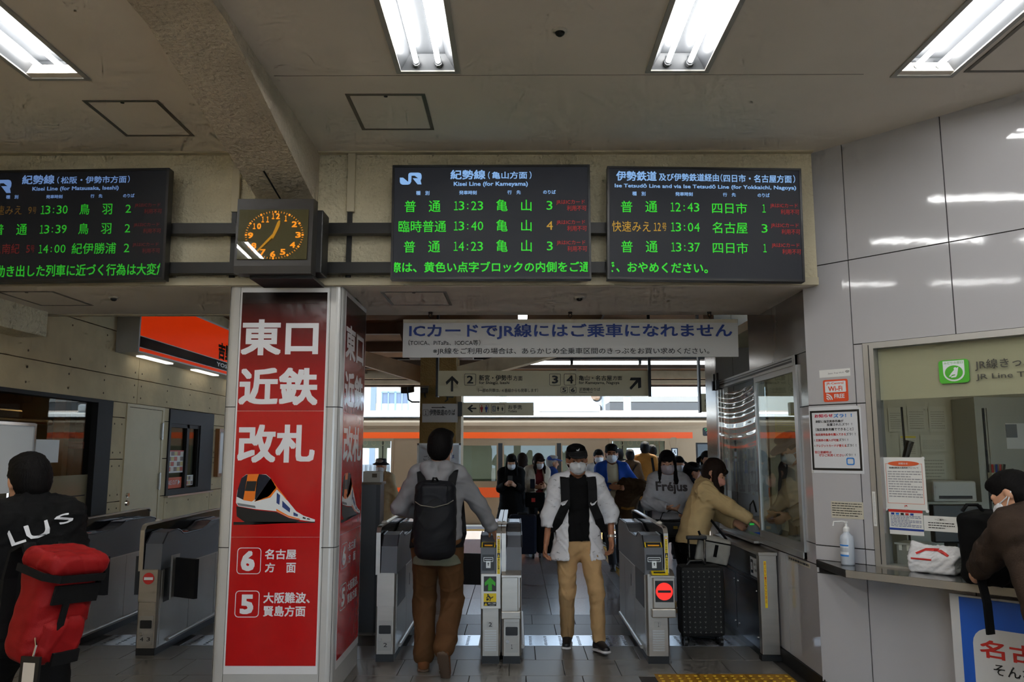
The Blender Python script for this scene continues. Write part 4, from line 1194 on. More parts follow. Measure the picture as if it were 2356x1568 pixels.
text('車いす', T_NAVY, wg, fw, 0.20, 0.065, 0.27, 0.09, 0.01, 0.003); text('ご利用のお客様', T_NAVY, wg, fw, 0.20, 0.02, 0.36, 0.045, 0.01, 0.003)
fe = SF(6.5295)
rect('warning_strip', YEL, wg, fe, 1.965, 0.40, 1.985, 0.76, 0.001)
vtext('あぶない！のりこえ禁止', INKRED, wg, fe, 1.968, 1.982, 0.755, 0.029, 0.01)

# ================================================================== concourse: canopy, column, lamps, cameras, train
can = MB().prism([(6.76, 3.78), (17.3, 3.22), (17.3, 3.30), (6.76, 3.86)], 'x', -14, 14).build('ceiling_canopy', WOODP)
tag(can, kind='structure')
def zc(y): return 3.78 - (y - 6.76) * 0.0531
for y in (8.2, 9.9, 11.7, 13.2, 15.0, 16.3):
    MB().box(-14, 14, y, y + 0.10, zc(y) - 0.16, zc(y) + 0.01).build('purlin', CANB if y not in (9.9, 16.3) else CANP, can)
for x in (-9, -5.6, -3.1, 1.2, 4.4, 7.5):
    MB().prism([(6.8, zc(6.8) - 0.06), (17.25, zc(17.25) - 0.06), (17.25, zc(17.25)), (6.8, zc(6.8))], 'x', x, x + 0.03).build('board_joint', CANB, can)
MB().box(-14, 14, 17.22, 17.36, 3.02, 3.20).build('eave_beam', CANB, can)
MB().box(-14, 14, 16.2, 16.34, 2.99, 3.07).build('eave_pipe', CANP, can)
for x in np.arange(-12, 12, 2.05):
    MB().box(x, x + 0.18, 17.2, 17.42, 2.98, 3.03).build('eave_bracket', CANB, can)

# canopy column with splayed arms
col_m = mat('column_stucco', (146, 118, 66), 0.9, bump=0.8, bscale=40, bdist=0.02, var=0.12, vscale=4)
cl = thing('canopy_column', 'ochre stucco column with splayed arms holding up the platform canopy', 'column', (-1.1, 11.8, 0))
MB().box(-1.386, -0.87, 11.45, 12.1, 0, 3.05).build('shaft', col_m, cl)
MB().box(-0.87, -0.80, 11.55, 12.1, 0, 2.55).build('lit_side_strip', CANP, cl)  # column's lit right side, its light painted as a pale strip
MB().prism([(-1.386, 2.62), (-1.386, 2.86), (-3.9, 3.55), (-3.9, 3.38)], 'y', 11.6, 11.9).build('arm', CANP, cl)
MB().prism([(-0.87, 2.62), (-0.87, 2.86), (1.9, 3.55), (1.9, 3.38)], 'y', 11.6, 11.9).build('arm', CANP, cl)
MB().prism([(-1.6, 3.0), (-0.65, 3.0), (-0.5, 3.5), (-1.75, 3.5)], 'y', 11.5, 12.0).build('head', CANB, cl)

cp = thing('wall_sign', 'white plate with a boxed 1 and an arrow on the ochre column', 'sign', (-1.1, 11.44, 2.04))
MB().box(-1.348, -0.841, 11.425, 11.449, 2.038, 2.305).build('panel', mat('plate_white', (206, 206, 204), 0.4), cp)
f5 = SF(11.4245)
poly('arrow', INK, cp, f5, [(-1.214, 2.243), (-1.075, 2.243), (-1.075, 2.23), (-1.075, 2.243), (-1.002, 2.243), (-1.06, 2.268), (-1.06, 2.255), (-1.214, 2.255)])
box_no(cp, f5, '1', -1.337, 2.131, -1.257, 2.218, 0.016, 0.004)
text('伊勢鉄道のりば', INK, cp, f5, -1.244, 2.137, -0.877, 2.224, 0.012)
ts = thing('wall_sign', 'cream toilet sign with left arrow and pictograms beside the ochre column', 'sign', (-0.27, 11.45, 2.137))
MB().box(-0.777, 0.249, 11.43, 11.53, 2.137, 2.323).build('panel', dsm, ts)
MB().box(-0.84, -0.777, 11.42, 11.56, 2.13, 2.33).build('bracket', BLACK, ts)
f6 = SF(11.4295)
poly('arrow', INK, ts, f6, [(-0.703, 2.236), (-0.64, 2.292), (-0.62, 2.28), (-0.655, 2.246), (-0.573, 2.246), (-0.573, 2.226), (-0.655, 2.226), (-0.62, 2.192), (-0.64, 2.18)])
ring('picture_frame', INK, ts, f6, rrect_pts(-0.529, 2.168, -0.399, 2.298, 0.015), rrect_pts(-0.525, 2.172, -0.403, 2.294, 0.012))
ring('picture_frame', INK, ts, f6, rrect_pts(-0.361, 2.168, -0.162, 2.298, 0.015), rrect_pts(-0.357, 2.172, -0.166, 2.294, 0.012))
def figure(parent, f, x, z0, h, m):
    poly('pictogram', m, parent, f, circ_pts(x, z0 + h * 0.9, h * 0.1, n=10), 0.001)
    poly('pictogram', m, parent, f, [(x - h * 0.2, z0 + h * 0.76), (x + h * 0.2, z0 + h * 0.76), (x + h * 0.2, z0 + h * 0.38), (x + h * 0.11, z0 + h * 0.38), (x + h * 0.09, z0), (x - h * 0.09, z0), (x - h * 0.11, z0 + h * 0.38), (x - h * 0.2, z0 + h * 0.38)], 0.001)
figure(ts, f6, -0.497, 2.182, 0.1, INKRED); figure(ts, f6, -0.431, 2.182, 0.1, INKBLUE)
text('♿', mat('ink_grey', (120, 120, 124), 0.5), ts, f6, -0.345, 2.19, -0.295, 2.275, 0)
figure(ts, f6, -0.262, 2.2, 0.07, INK); figure(ts, f6, -0.2, 2.2, 0.06, INK)
text('お手洗', INK, ts, f6, -0.118, 2.224, 0.081, 2.286, 0.012)
text('Toilets', INK, ts, f6, -0.118, 2.180, 0.006, 2.214, 0.01)

# whiteboard standing at the column's foot
wbn = thing('whiteboard', 'small whiteboard with handwriting standing at the foot of the ochre column', 'board', (-1.1, 11.3, 0))
MB().box(-1.37, -0.80, 11.26, 11.28, 1.02, 1.72).build('panel', mat('whiteboard', (196, 200, 204), 0.2), wbn)
fbm = MB()
for (a0, b0, a1, b1) in ((-1.39, 1.0, -1.365, 1.74), (-0.805, 1.0, -0.78, 1.74), (-1.39, 1.715, -0.78, 1.74), (-1.39, 1.0, -0.78, 1.025)):
    fbm.box(a0, a1, 11.25, 11.29, b0, b1)
fbm.build('frame', ALU, wbn)
for x in (-1.36, -0.81):
    MB().cyl((x, 11.27, 1.0), (x, 11.27, 0.04), 0.014, n=8).box(x - 0.02, x + 0.02, 11.05, 11.45, 0, 0.04).build('leg', ALU, wbn)
f7 = SF(11.2595)
text('は', INKBLUE, wbn, f7, -0.93, 1.53, -0.87, 1.58, 0.0); text('ん。', INK, wbn, f7, -0.93, 1.43, -0.83, 1.48, 0.0)
text('ご注意', INK, wbn, f7, -1.30, 1.5, -1.1, 1.57, 0.0)

# security cameras on the column
def cam_box(name, label, c, d, ln, wd_, h, arm):
    t = thing(name, label, 'camera', c, 'security cameras on the column')
    c = Vector(c) ; d = Vector(d).normalized(); u = d.cross(Vector((0, 0, 1))).normalized(); w = u.cross(d)
    mb = MB(); mb.M = Matrix((u, d, w)).transposed().to_4x4(); mb.M.translation = c
    mb.box(-wd_ / 2, wd_ / 2, -ln / 2, ln / 2, -h / 2, h / 2, 0.01); mb.build('housing', DARK, t)
    m2 = MB(); m2.M = mb.M; m2.box(-wd_ / 2 - .008, wd_ / 2 + .008, -ln / 2, ln / 2 + 0.02, h / 2, h / 2 + 0.01); m2.build('sunshield', mat('cam_shield', (120, 112, 96), 0.5), t)
    m4 = MB(); m4.M = mb.M; m4.cyl((0, ln / 2 - 0.005, 0), (0, ln / 2 + 0.006, 0), h * 0.3, n=12); m4.build('lens', BLACK, t)
    m3 = MB().tube([tuple(c - w * h / 2)] + arm, 0.012, 6); m3.build('bracket', DARK, t)
cam_box('security_camera', 'black box camera on a bent arm left of the ochre column, against the sky', (-1.555, 11.36, 2.50), (-0.3, -1, -0.15), 0.24, 0.11, 0.09, [(-1.545, 11.40, 2.36), (-1.50, 11.44, 2.33), (-1.388, 11.44, 2.33)])
cam_box('security_camera', 'small camera fixed to the left front of the ochre column', (-1.31, 11.36, 2.50), (0.1, -1, -0.2), 0.16, 0.10, 0.08, [(-1.31, 11.40, 2.42), (-1.31, 11.448, 2.40)])
cam_box('security_camera', 'pale-hooded camera at the right front of the ochre column under the direction sign', (-0.98, 11.33, 2.44), (0.7, -1, -0.3), 0.2, 0.10, 0.08, [(-0.98, 11.36, 2.36), (-1.02, 11.448, 2.34)])

# lamp rail with three tubes and the conduit
lr = thing('lamp_rail', 'long dark lamp rail with bright fluorescent tubes hanging under the platform canopy', 'lamp', (0.9, 14.0, 3.2))
MB().box(-6.5, 3.6, 13.97, 14.03, 3.235, 3.275).build('rail', DARK, lr)
for x in (-5.2, -1.9, 0.1, 1.8, 3.4):
    MB().cyl((x, 14, 3.27), (x, 14, zc(14)), 0.014, n=6).build('hanger', DARK, lr)
TUBE2 = mat('platform_tube', (255, 255, 255), 0.4, emit=4.0, ecol=(250, 252, 250))
for i in range(3):
    x0 = -0.22 + i * 1.2
    MB().cyl((x0 + 0.02, 13.96, 3.175), (x0 + 1.17, 13.96, 3.175), 0.035, n=10).build('tube', TUBE2, lr)
    MB().box(x0 + 1.17, x0 + 1.22, 13.93, 14.0, 3.15, 3.24).build('socket', DARK, lr)
sl2 = thing('canopy_lamp', 'single bright square lamp under the canopy just below the beam', 'lamp', (0.05, 8.6, 3.1))
MB().box(0.02, 0.12, 8.5, 8.7, zc(8.6) - 0.62, zc(8.6) - 0.55, 0.01).build('lamp', TUBE2, sl2)
MB().cyl((0.07, 8.6, zc(8.6) - 0.55), (0.07, 8.6, zc(8.6)), 0.01, n=6).build('stem', DARK, sl2)
# ---------------- train at the platform
tr_ = thing('train', 'stainless steel commuter train with two orange stripes standing at the platform', 'train', (0, 19.9, -1.1))
TR_S = mat('train_steel', (160, 134, 106), 0.32, metal=0.6, var=0.05, vscale=1.5, bump=0.02, bscale=4)  # brown base: reflected canopy and sunlit ground put into the steel's colour
TR_W = mat('train_white', (226, 222, 216), 0.4)
TR_O = mat('train_orange', (240, 88, 26), 0.35)
TR_I = mat('train_interior', (176, 184, 168), 0.6)
TR_D = mat('train_door_rubber', (20, 20, 20), 0.6)
TY0 = 18.5
X0, X1 = -12.0, 12.0
# side wall built round its openings: (x0,x1,z0,z1)
doors = [(-4.18, -2.88), (2.19, 3.41), (8.3, 9.5), (-10.6, -9.4)]
wins = [(-1.28, -0.42, 0.92, 1.80), (-0.32, 0.93, 0.92, 1.80), (1.02, 1.44, 0.92, 1.80), (4.13, 5.6, 0.83, 1.83), (-8.6, -7.2, 0.92, 1.80), (-6.9, -5.3, 0.92, 1.80), (6.0, 7.6, 0.83, 1.83)]
xsb = sorted(set([X0, X1] + [v for d in doors for v in d] + [v for w in wins for v in w[:2]]))
mb = MB()
for a, b in zip(xsb[:-1], xsb[1:]):
    m_ = (a + b) / 2
    if any(d[0] < m_ < d[1] for d in doors):
        mb.box(a, b, TY0, TY0 + 0.06, 1.88, 2.22); mb.box(a, b, TY0, TY0 + 0.06, -0.55, 0.02)
    elif any(w[0] < m_ < w[1] for w in wins):
        w = [w for w in wins if w[0] < m_ < w[1]][0]
        mb.box(a, b, TY0, TY0 + 0.06, -0.55, w[2]); mb.box(a, b, TY0, TY0 + 0.06, w[3], 2.22)
    else:
        mb.box(a, b, TY0, TY0 + 0.06, -0.55, 2.22)
mb.build('side_wall', TR_S, tr_)
# shoulder and roof
prof = [(TY0, 2.22), (TY0 + 0.02, 2.30), (TY0 + 0.08, 2.38), (TY0 + 0.2, 2.455), (TY0 + 0.55, 2.56), (TY0 + 1.4, 2.64), (TY0 + 2.25, 2.56), (TY0 + 2.7, 2.4), (TY0 + 2.8, 2.2), (TY0 + 2.74, 2.2), (TY0 + 1.4, 2.5), (TY0 + 0.08, 2.22)]
MB().prism(prof, 'x', X0, X1).build('roof', TR_S, tr_, smooth=False)
MB().box(X0, X1, TY0 + 0.03, TY0 + 0.10, 2.405, 2.425).build('rain_gutter', TR_D, tr_)
MB().prism([(TY0 + 0.09, 2.43), (TY0 + 0.18, 2.50), (TY0 + 0.5, 2.56), (TY0 + 0.5, 2.4), (TY0 + 0.09, 2.4)], 'x', X0, X1).build('roof_edge', TR_W, tr_)
for z in (2.165, 2.205, 1.90):
    MB().box(X0, X1, TY0 - 0.008, TY0, z, z + 0.012).build('bead', TR_S, tr_)
MB().box(X0, 4.06, TY0 - 0.006, TY0, 1.93, 2.07).build('upper_stripe', TR_O, tr_)
edges = [X0] + [v for d in sorted(doors) for v in d] + [X1]
for i in range(0, len(edges), 2):
    MB().box(edges[i] + 0.03, edges[i + 1] - 0.03, TY0 - 0.006, TY0, 0.59, 0.815).build('lower_stripe', TR_O, tr_)
# doorways
for d in doors:
    fb = MB()
    fb.box(d[0] - 0.05, d[0], TY0 - 0.012, TY0 + 0.06, 0.02, 1.93).box(d[1], d[1] + 0.05, TY0 - 0.012, TY0 + 0.06, 0.02, 1.93).box(d[0], d[1], TY0 - 0.012, TY0 + 0.06, 1.87, 1.93)
    fb.build('door_frame', TR_S, tr_)
    MB().box(d[0], d[1], TY0 - 0.02, TY0 + 0.2, -0.02, 0.03).build('door_sill', YEL, tr_)
    # opposite door leaves with windows
    ym = TY0 + 2.72
    for (a, b) in ((d[0], (d[0] + d[1]) / 2 - 0.012), ((d[0] + d[1]) / 2 + 0.012, d[1])):
        lf = MB().box(a, a + 0.1, ym, ym + 0.04, 0.02, 1.9).box(b - 0.1, b, ym, ym + 0.04, 0.02, 1.9).box(a + 0.1, b - 0.1, ym, ym + 0.04, 0.02, 0.75).box(a + 0.1, b - 0.1, ym, ym + 0.04, 1.72, 1.9)
        lf = lf.build('door_leaf', TR_I, tr_)
    MB().box((d[0] + d[1]) / 2 - 0.012, (d[0] + d[1]) / 2 + 0.012, ym - 0.01, ym + 0.03, 0.02, 1.9).build('door_seal', TR_D, tr_)
for w in wins:
    dk = w[0] > 4
    fb = MB()
    q = 0.035
    fb.box(w[0], w[0] + q, TY0 - 0.008, TY0 + 0.03, w[2], w[3]).box(w[1] - q, w[1], TY0 - 0.008, TY0 + 0.03, w[2], w[3]).box(w[0] + q, w[1] - q, TY0 - 0.008, TY0 + 0.03, w[3] - q, w[3]).box(w[0] + q, w[1] - q, TY0 - 0.008, TY0 + 0.03, w[2], w[2] + q)
    if dk: fb.box(w[0], w[1], TY0 - 0.008, TY0 + 0.03, 1.42, 1.46)
    wfm = fb.build('window_frame', TR_D if dk else TR_S, tr_)
    MB().box(w[0] + q, w[1] - q, TY0 + 0.015, TY0 + 0.02, w[2] + q, w[3] - q).build('pane', GLASSD if dk else GLASS, wfm)
for x in (-0.42, 0.93):
    MB().box(x, x + 0.10, TY0 - 0.01, TY0 + 0.05, 0.9, 1.82).build('window_pillar', TR_D, tr_)
# interior
iw = MB()
ym = TY0 + 2.72
fw_ = [(5.9, 7.8), (-8.6, -4.8)]
xi = sorted(set([X0, X1] + [v for d in doors for v in d] + [v for w in fw_ for v in w]))
for a, b in zip(xi[:-1], xi[1:]):
    m_ = (a + b) / 2
    if any(d[0] < m_ < d[1] for d in doors):
        iw.box(a, b, ym, ym + 0.06, 1.9, 2.3)
    elif any(w[0] < m_ < w[1] for w in fw_):
        iw.box(a, b, ym, ym + 0.06, 0, 0.95); iw.box(a, b, ym, ym + 0.06, 1.72, 2.3)
    else:
        iw.box(a, b, ym, ym + 0.06, 0, 2.3)
iw.build('far_wall', TR_I, tr_)
MB().box(X0, X1, TY0 + 0.06, ym, -0.05, 0.02).build('train_floor', mat('train_floor', (112, 110, 104), 0.5), tr_)
MB().box(X0, X1, TY0 + 0.06, ym, 2.12, 2.16).build('train_ceiling', TR_I, tr_)
MB().box(X0, X1, TY0 + 1.2, TY0 + 1.5, 2.10, 2.12).build('train_lamp', emis('train_lamp', (255, 244, 226), 3.0), tr_)
for (a, b) in ((-2.7, 2.0), (3.6, 8.1), (-9.2, -4.4)):
    MB().box(a, b, TY0 + 0.1, TY0 + 0.55, 0.02, 0.45, 0.03).box(a, b, TY0 + 0.08, TY0 + 0.2, 0.45, 0.9, 0.03).build('bench_seat', mat('train_seat', (70, 84, 70), 0.8), tr_)
    MB().box(a, b, ym - 0.5, ym - 0.03, 0.02, 0.45, 0.03).box(a, b, ym - 0.15, ym - 0.03, 0.45, 0.92, 0.03).build('bench_seat', mat('train_seat', (70, 84, 70), 0.8), tr_)
for d in doors[:2]:
    for x in (d[0] + 0.06, d[1] - 0.06):
        MB().cyl((x, TY0 + 0.35, 0.02), (x, TY0 + 0.35, 2.12), 0.016, n=8).build('hand_pole', CHROME, tr_)
    for k in range(6):
        x = d[0] + 0.12 + k * 0.21
        rg = MB().tube([(x + 0.055 * math.sin(a), TY0 + 0.8, 1.83 + 0.055 * math.cos(a)) for a in [q * math.pi / 6 for q in range(13)]], 0.009, 6)
        rg.box(x - 0.008, x + 0.008, TY0 + 0.795, TY0 + 0.805, 1.88, 2.1).build('strap_ring', mat('strap_ring', (214, 214, 190), 0.5), tr_)
# destination display, pictograms, roof equipment, underframe
f8 = SF(TY0 - 0.008)
poly('display', BLACK, tr_, f8, rrect_pts(4.30, 1.985, 4.78, 2.175, 0.03), 0.001, 0.004)
text('ワンマン', emis('display_green', (70, 230, 140), 0.8), tr_, f8, 4.34, 2.095, 4.66, 2.155, 0.015, 0.008)
text('普通', emis('display_white', (210, 225, 255), 0.8), tr_, f8, 4.38, 2.015, 4.64, 2.075, 0.015, 0.008)
rect('access_sticker', T_NAVY, tr_, f8, 3.56, 1.52, 3.71, 1.71, 0.002)
text('♿', T_WHT, tr_, f8, 3.585, 1.54, 3.685, 1.69, 0.0, 0.006)
rect('access_sticker', T_NAVY, tr_, f8, 3.56, 1.34, 3.71, 1.50, 0.002)
ring('sign_holder', TR_S, tr_, f8, rrect_pts(3.53, 1.76, 3.71, 1.93, 0.02), rrect_pts(3.56, 1.79, 3.68, 1.95, 0.02), 0.004)
MB().box(0.55, 2.0, TY0 + 0.5, TY0 + 1.9, 2.55, 2.75, 0.06).build('roof_unit', TR_W, tr_)
MB().box(-6.0, -4.5, TY0 + 0.5, TY0 + 1.9, 2.55, 2.75, 0.06).build('roof_unit', TR_W, tr_)
MB().box(X0, X1, TY0 + 0.2, TY0 + 2.5, -0.9, -0.55).build('underframe', BLACK, tr_)

# track bed, far fence, far building, far canopy, poles
tb = MB().box(-40, 40, 18.3, 70, -1.3, -1.15).build('ground_track', mat('ballast', (150, 140, 128), 0.95, var=0.3, vscale=20, bump=0.5, bscale=30)); tag(tb, kind='structure')
MB().box(-14, 14, 18.2, 18.32, -1.2, -0.006).build('platform_face', mat('platform_edge', (190, 186, 178), 0.8), floor)
MB().box(-14, 14, 17.9, 18.30, -0.05, 0.001).build('platform_coping', mat('coping', (200, 190, 170), 0.7), floor)
fc = thing('fence', 'grey corrugated fence across the tracks seen through the left train doorway', 'fence', (-6, 27, -1.15))
fm_ = mat('fence_grey', (128, 132, 138), 0.6)
MB().box(-11, -1, 27.06, 27.1, -1.15, 1.2).build('backing', fm_, fc)
rb = MB()
for k in range(66):
    rb.box(-11 + k * 0.15, -10.93 + k * 0.15, 27.0, 27.06, -1.15, 1.2)
o_ = rb.build('corrugation', fm_, fc); o_['kind'] = 'stuff'
bl = thing('building', 'pale building with blue-framed windows beyond the tracks at the far left', 'building', (-9.5, 48, -1.15))
BLW = mat('far_building', (216, 210, 196), 0.8)
MB().box(-16, -6.3, 48, 58, -1.15, 9).build('wall', BLW, bl)
MB().box(-8.75, -8.45, 47.8, 48, -1.15, 9).build('corner_pier', mat('far_pier', (130, 140, 156), 0.7), bl)
MB().box(-8.45, -6.3, 47.9, 48, 3.9, 4.5).build('band', mat('far_band', (222, 204, 168), 0.8), bl)
for i, (xa, xb) in enumerate(((-8.1, -7.3), (-7.25, -6.5))):
    wfr = MB()
    for k in range(3):
        wfr.box(xa + k * (xb - xa) / 2 - 0.03, xa + k * (xb - xa) / 2 + 0.03, 47.85, 48, 3.0, 5.2)
    wfr.box(xa, xb, 47.85, 48, 3.9, 3.98).box(xa, xb, 47.85, 48, 2.95, 3.05).box(xa, xb, 47.85, 48, 5.15, 5.25)
    wfr = wfr.build('window', mat('far_window_frame', (150, 176, 214), 0.6), bl)
    MB().box(xa, xb, 47.95, 47.99, 3.0, 5.2).build('pane', mat('far_glass', (120, 130, 146), 0.2), wfr)
fcn = thing('far_canopy', 'dark canopy of the next platform with lit tubes, beyond the train on the right', 'canopy', (10, 30, 0))
MB().box(3.4, 18, 29, 33, 3.12, 3.42).build('roof', mat('far_roof', (96, 92, 90), 0.8), fcn)
MB().box(3.4, 18, 29, 29.3, 3.40, 3.62).build('fascia', mat('far_fascia', (170, 160, 150), 0.7), fcn)
for x in (5.0, 9.5, 14):
    MB().box(x, x + 0.3, 31, 31.3, -1.15, 3.12).build('post', TR_W, fcn)
for i in range(4):
    MB().box(3.8 + i * 2.2, 5.6 + i * 2.2, 29.2, 29.3, 2.98, 3.04).build('tube', TUBE2, fcn)
for x, lab in ((3.75, 'white lattice pole rising behind the train roof'), (-0.45, 'grey catenary pole behind the train roof left of the signal'),):
    p_ = thing('catenary_pole', lab, 'pole', (x, 27, -1.15))
    MB().cyl((x, 27, -1.15), (x, 27, 7), 0.13, n=10).build('mast', mat('pole_grey', (176, 178, 182), 0.6), p_)
    MB().box(x - 0.5, x + 0.5, 26.95, 27.05, 4.2, 4.26).build('crossarm', mat('pole_grey', (176, 178, 182), 0.6), p_)
sgl = thing('railway_signal', 'hooded railway signal heads on a post above the train roof', 'signal', (2.5, 24, -1.15))
MB().cyl((2.62, 24, -1.15), (2.62, 24, 4.1), 0.06, n=8).build('post', mat('pole_grey', (176, 178, 182), 0.6), sgl)
for zz in (3.6, 3.25, 2.9):
    MB().cyl((2.42, 23.9, zz), (2.42, 23.95, zz), 0.15, n=16).build('disc', mat('signal_disc', (60, 60, 62), 0.5), sgl)
    MB().cyl((2.3, 23.7, zz), (2.42, 23.9, zz), 0.09, 0.1, n=12).build('hood', mat('signal_hood', (150, 120, 96), 0.6), sgl)
# ================================================================== people: signed-distance bodies and clothes, one continuous surface each
class SDF:
    def __init__(s, lo, hi, h):
        s.h = h
        s.lo = np.array(lo, np.float64)
        s.n = np.ceil((np.array(hi) - s.lo) / h).astype(int) + 1
        s.f = np.full(s.n, 0.5, np.float32)
        s.ax = [(s.lo[i] + h * np.arange(s.n[i])).astype(np.float32) for i in range(3)]
    def _sub(s, lo, hi):
        i0 = np.clip(np.floor((np.array(lo) - s.lo) / s.h).astype(int), 0, s.n)
        i1 = np.clip(np.ceil((np.array(hi) - s.lo) / s.h).astype(int) + 1, 0, s.n)
        if np.any(i1 <= i0): return None
        sl = tuple(slice(a, b) for a, b in zip(i0, i1))
        P = np.meshgrid(s.ax[0][sl[0]], s.ax[1][sl[1]], s.ax[2][sl[2]], indexing='ij')
        return sl, P
    def _put(s, sl, d, k, cut=False):
        g = s.f[sl]
        if cut:
            d = -d
            if k > 0:
                hh = np.maximum(k - np.abs(g - d), 0) / k
                s.f[sl] = np.maximum(g, d) + hh * hh * k * 0.25
            else: s.f[sl] = np.maximum(g, d)
        else:
            if k > 0:
                hh = np.maximum(k - np.abs(g - d), 0) / k
                s.f[sl] = np.minimum(g, d) - hh * hh * k * 0.25
            else: s.f[sl] = np.minimum(g, d)
    def rc(s, a, b, ra, rb, k=0.02, flat=None, cut=False):
        """round cone from a to b; flat = (axis, factor): squeezed along axis"""
        a = np.array(a, np.float32); b = np.array(b, np.float32)
        m = max(ra, rb) + k + 2.5 * s.h
        q = s._sub(np.minimum(a, b) - m, np.maximum(a, b) + m)
        if q is None: return s
        sl, (X, Y, Z) = q
        d = b - a; L = float(d @ d)
        px, py, pz = X - a[0], Y - a[1], Z - a[2]
        t = np.clip((px * d[0] + py * d[1] + pz * d[2]) / max(L, 1e-9), 0, 1)
        wx, wy, wz = px - t * d[0], py - t * d[1], pz - t * d[2]
        r = ra + (rb - ra) * t
        sc = 1.0
        if flat is not None:
            n = np.array(flat[0], np.float32); n = n / np.linalg.norm(n); f = flat[1]
            wn = wx * n[0] + wy * n[1] + wz * n[2]
            g = wn * (1.0 / f - 1.0)
            wx, wy, wz = wx + g * n[0], wy + g * n[1], wz + g * n[2]
            sc = min(1.0, f)
        dist = (np.sqrt(wx * wx + wy * wy + wz * wz) - r) * sc
        s._put(sl, dist, k, cut)
        return s
    def ell(s, c, r, R=None, k=0.02, cut=False):
        """ellipsoid; R = 3x3 rows of local axes"""
        c = np.array(c, np.float32); r = np.array(r, np.float32)
        m = float(r.max()) + k + 2.5 * s.h
        q = s._sub(c - m, c + m)
        if q is None: return s
        sl, (X, Y, Z) = q
        x, y, z = X - c[0], Y - c[1], Z - c[2]
        if R is not None:
            x, y, z = (R[0][0] * x + R[0][1] * y + R[0][2] * z, R[1][0] * x + R[1][1] * y + R[1][2] * z, R[2][0] * x + R[2][1] * y + R[2][2] * z)
        k0 = np.sqrt((x / r[0]) ** 2 + (y / r[1]) ** 2 + (z / r[2]) ** 2)
        k1 = np.sqrt((x / r[0] ** 2) ** 2 + (y / r[1] ** 2) ** 2 + (z / r[2] ** 2) ** 2) + 1e-6
        s._put(sl, (k0 * (k0 - 1) / k1).astype(np.float32), k, cut)
        return s
    def box(s, c, r, R=None, rd=0.01, k=0.0, cut=False):
        c = np.array(c, np.float32)
        m = float(np.linalg.norm(r)) + k + 2.5 * s.h
        q = s._sub(c - m, c + m)
        if q is None: return s
        sl, (X, Y, Z) = q
        x, y, z = X - c[0], Y - c[1], Z - c[2]
        if R is not None:
            x, y, z = (R[0][0] * x + R[0][1] * y + R[0][2] * z, R[1][0] * x + R[1][1] * y + R[1][2] * z, R[2][0] * x + R[2][1] * y + R[2][2] * z)
        dx, dy, dz = np.abs(x) - (r[0] - rd), np.abs(y) - (r[1] - rd), np.abs(z) - (r[2] - rd)
        o = np.sqrt(np.maximum(dx, 0) ** 2 + np.maximum(dy, 0) ** 2 + np.maximum(dz, 0) ** 2)
        s._put(sl, (o + np.minimum(np.maximum(dx, np.maximum(dy, dz)), 0) - rd).astype(np.float32), k, cut)
        return s
    def half(s, p, n, cut=True):
        """keep the side of the plane away from n (cut) """
        X, Y, Z = np.meshgrid(*s.ax, indexing='ij')
        d = (X - p[0]) * n[0] + (Y - p[1]) * n[1] + (Z - p[2]) * n[2]
        s.f = np.maximum(s.f, d.astype(np.float32))
        return s
    def mesh(s, wrinkle=0.0, seed=0, freq=14.0):
        f = s.f
        f[0] = f[-1] = 0.5; f[:, 0] = f[:, -1] = 0.5; f[:, :, 0] = f[:, :, -1] = 0.5
        ins = f < 0
        c = ins[:-1, :-1, :-1].astype(np.int8)
        tot = np.zeros(c.shape, np.int8)
        for dx in (0, 1):
            for dy in (0, 1):
                for dz in (0, 1):
                    tot += ins[dx:dx + c.shape[0], dy:dy + c.shape[1], dz:dz + c.shape[2]]
        act = (tot > 0) & (tot < 8)
        ci = np.argwhere(act)
        if len(ci) == 0: return np.zeros((0, 3)), []
        idx = np.full(c.shape, -1, np.int32)
        idx[act] = np.arange(len(ci))
        cor = {}
        for dx in (0, 1):
            for dy in (0, 1):
                for dz in (0, 1):
                    cor[(dx, dy, dz)] = f[ci[:, 0] + dx, ci[:, 1] + dy, ci[:, 2] + dz]
        acc = np.zeros((len(ci), 3)); cnt = np.zeros(len(ci))
        keys = list(cor)
        for a in keys:
            for ax in range(3):
                if a[ax] == 0:
                    b = list(a); b[ax] = 1; b = tuple(b)
                    fa, fb = cor[a], cor[b]
                    m = (fa < 0) != (fb < 0)
                    t = np.where(m, fa / np.where(m, fa - fb, 1), 0)
                    p = np.tile(np.array(a, float), (len(ci), 1)); p[:, ax] = t
                    acc[m] += p[m]; cnt[m] += 1
        V = s.lo + s.h * (ci + acc / cnt[:, None])
        Q = []
        for ax in range(3):
            o = [slice(None)] * 3; o2 = [slice(None)] * 3
            o[ax] = slice(0, -1); o2[ax] = slice(1, None)
            A, B = ins[tuple(o)], ins[tuple(o2)]
            e = np.argwhere(A != B)
            u, w = (ax + 1) % 3, (ax + 2) % 3
            ok = (e[:, u] > 0) & (e[:, w] > 0) & (e[:, u] < s.n[u] - 1) & (e[:, w] < s.n[w] - 1)
            e = e[ok]
            def cell(du, dw):
                g = e.copy(); g[:, u] -= du; g[:, w] -= dw
                return idx[g[:, 0], g[:, 1], g[:, 2]]
            q = np.stack([cell(1, 1), cell(0, 1), cell(0, 0), cell(1, 0)], 1)
            fl = A[e[:, 0], e[:, 1], e[:, 2]]
            q[~fl] = q[~fl][:, ::-1]
            Q.append(q)
        Q = np.concatenate(Q)
        Q = Q[(Q >= 0).all(1)]
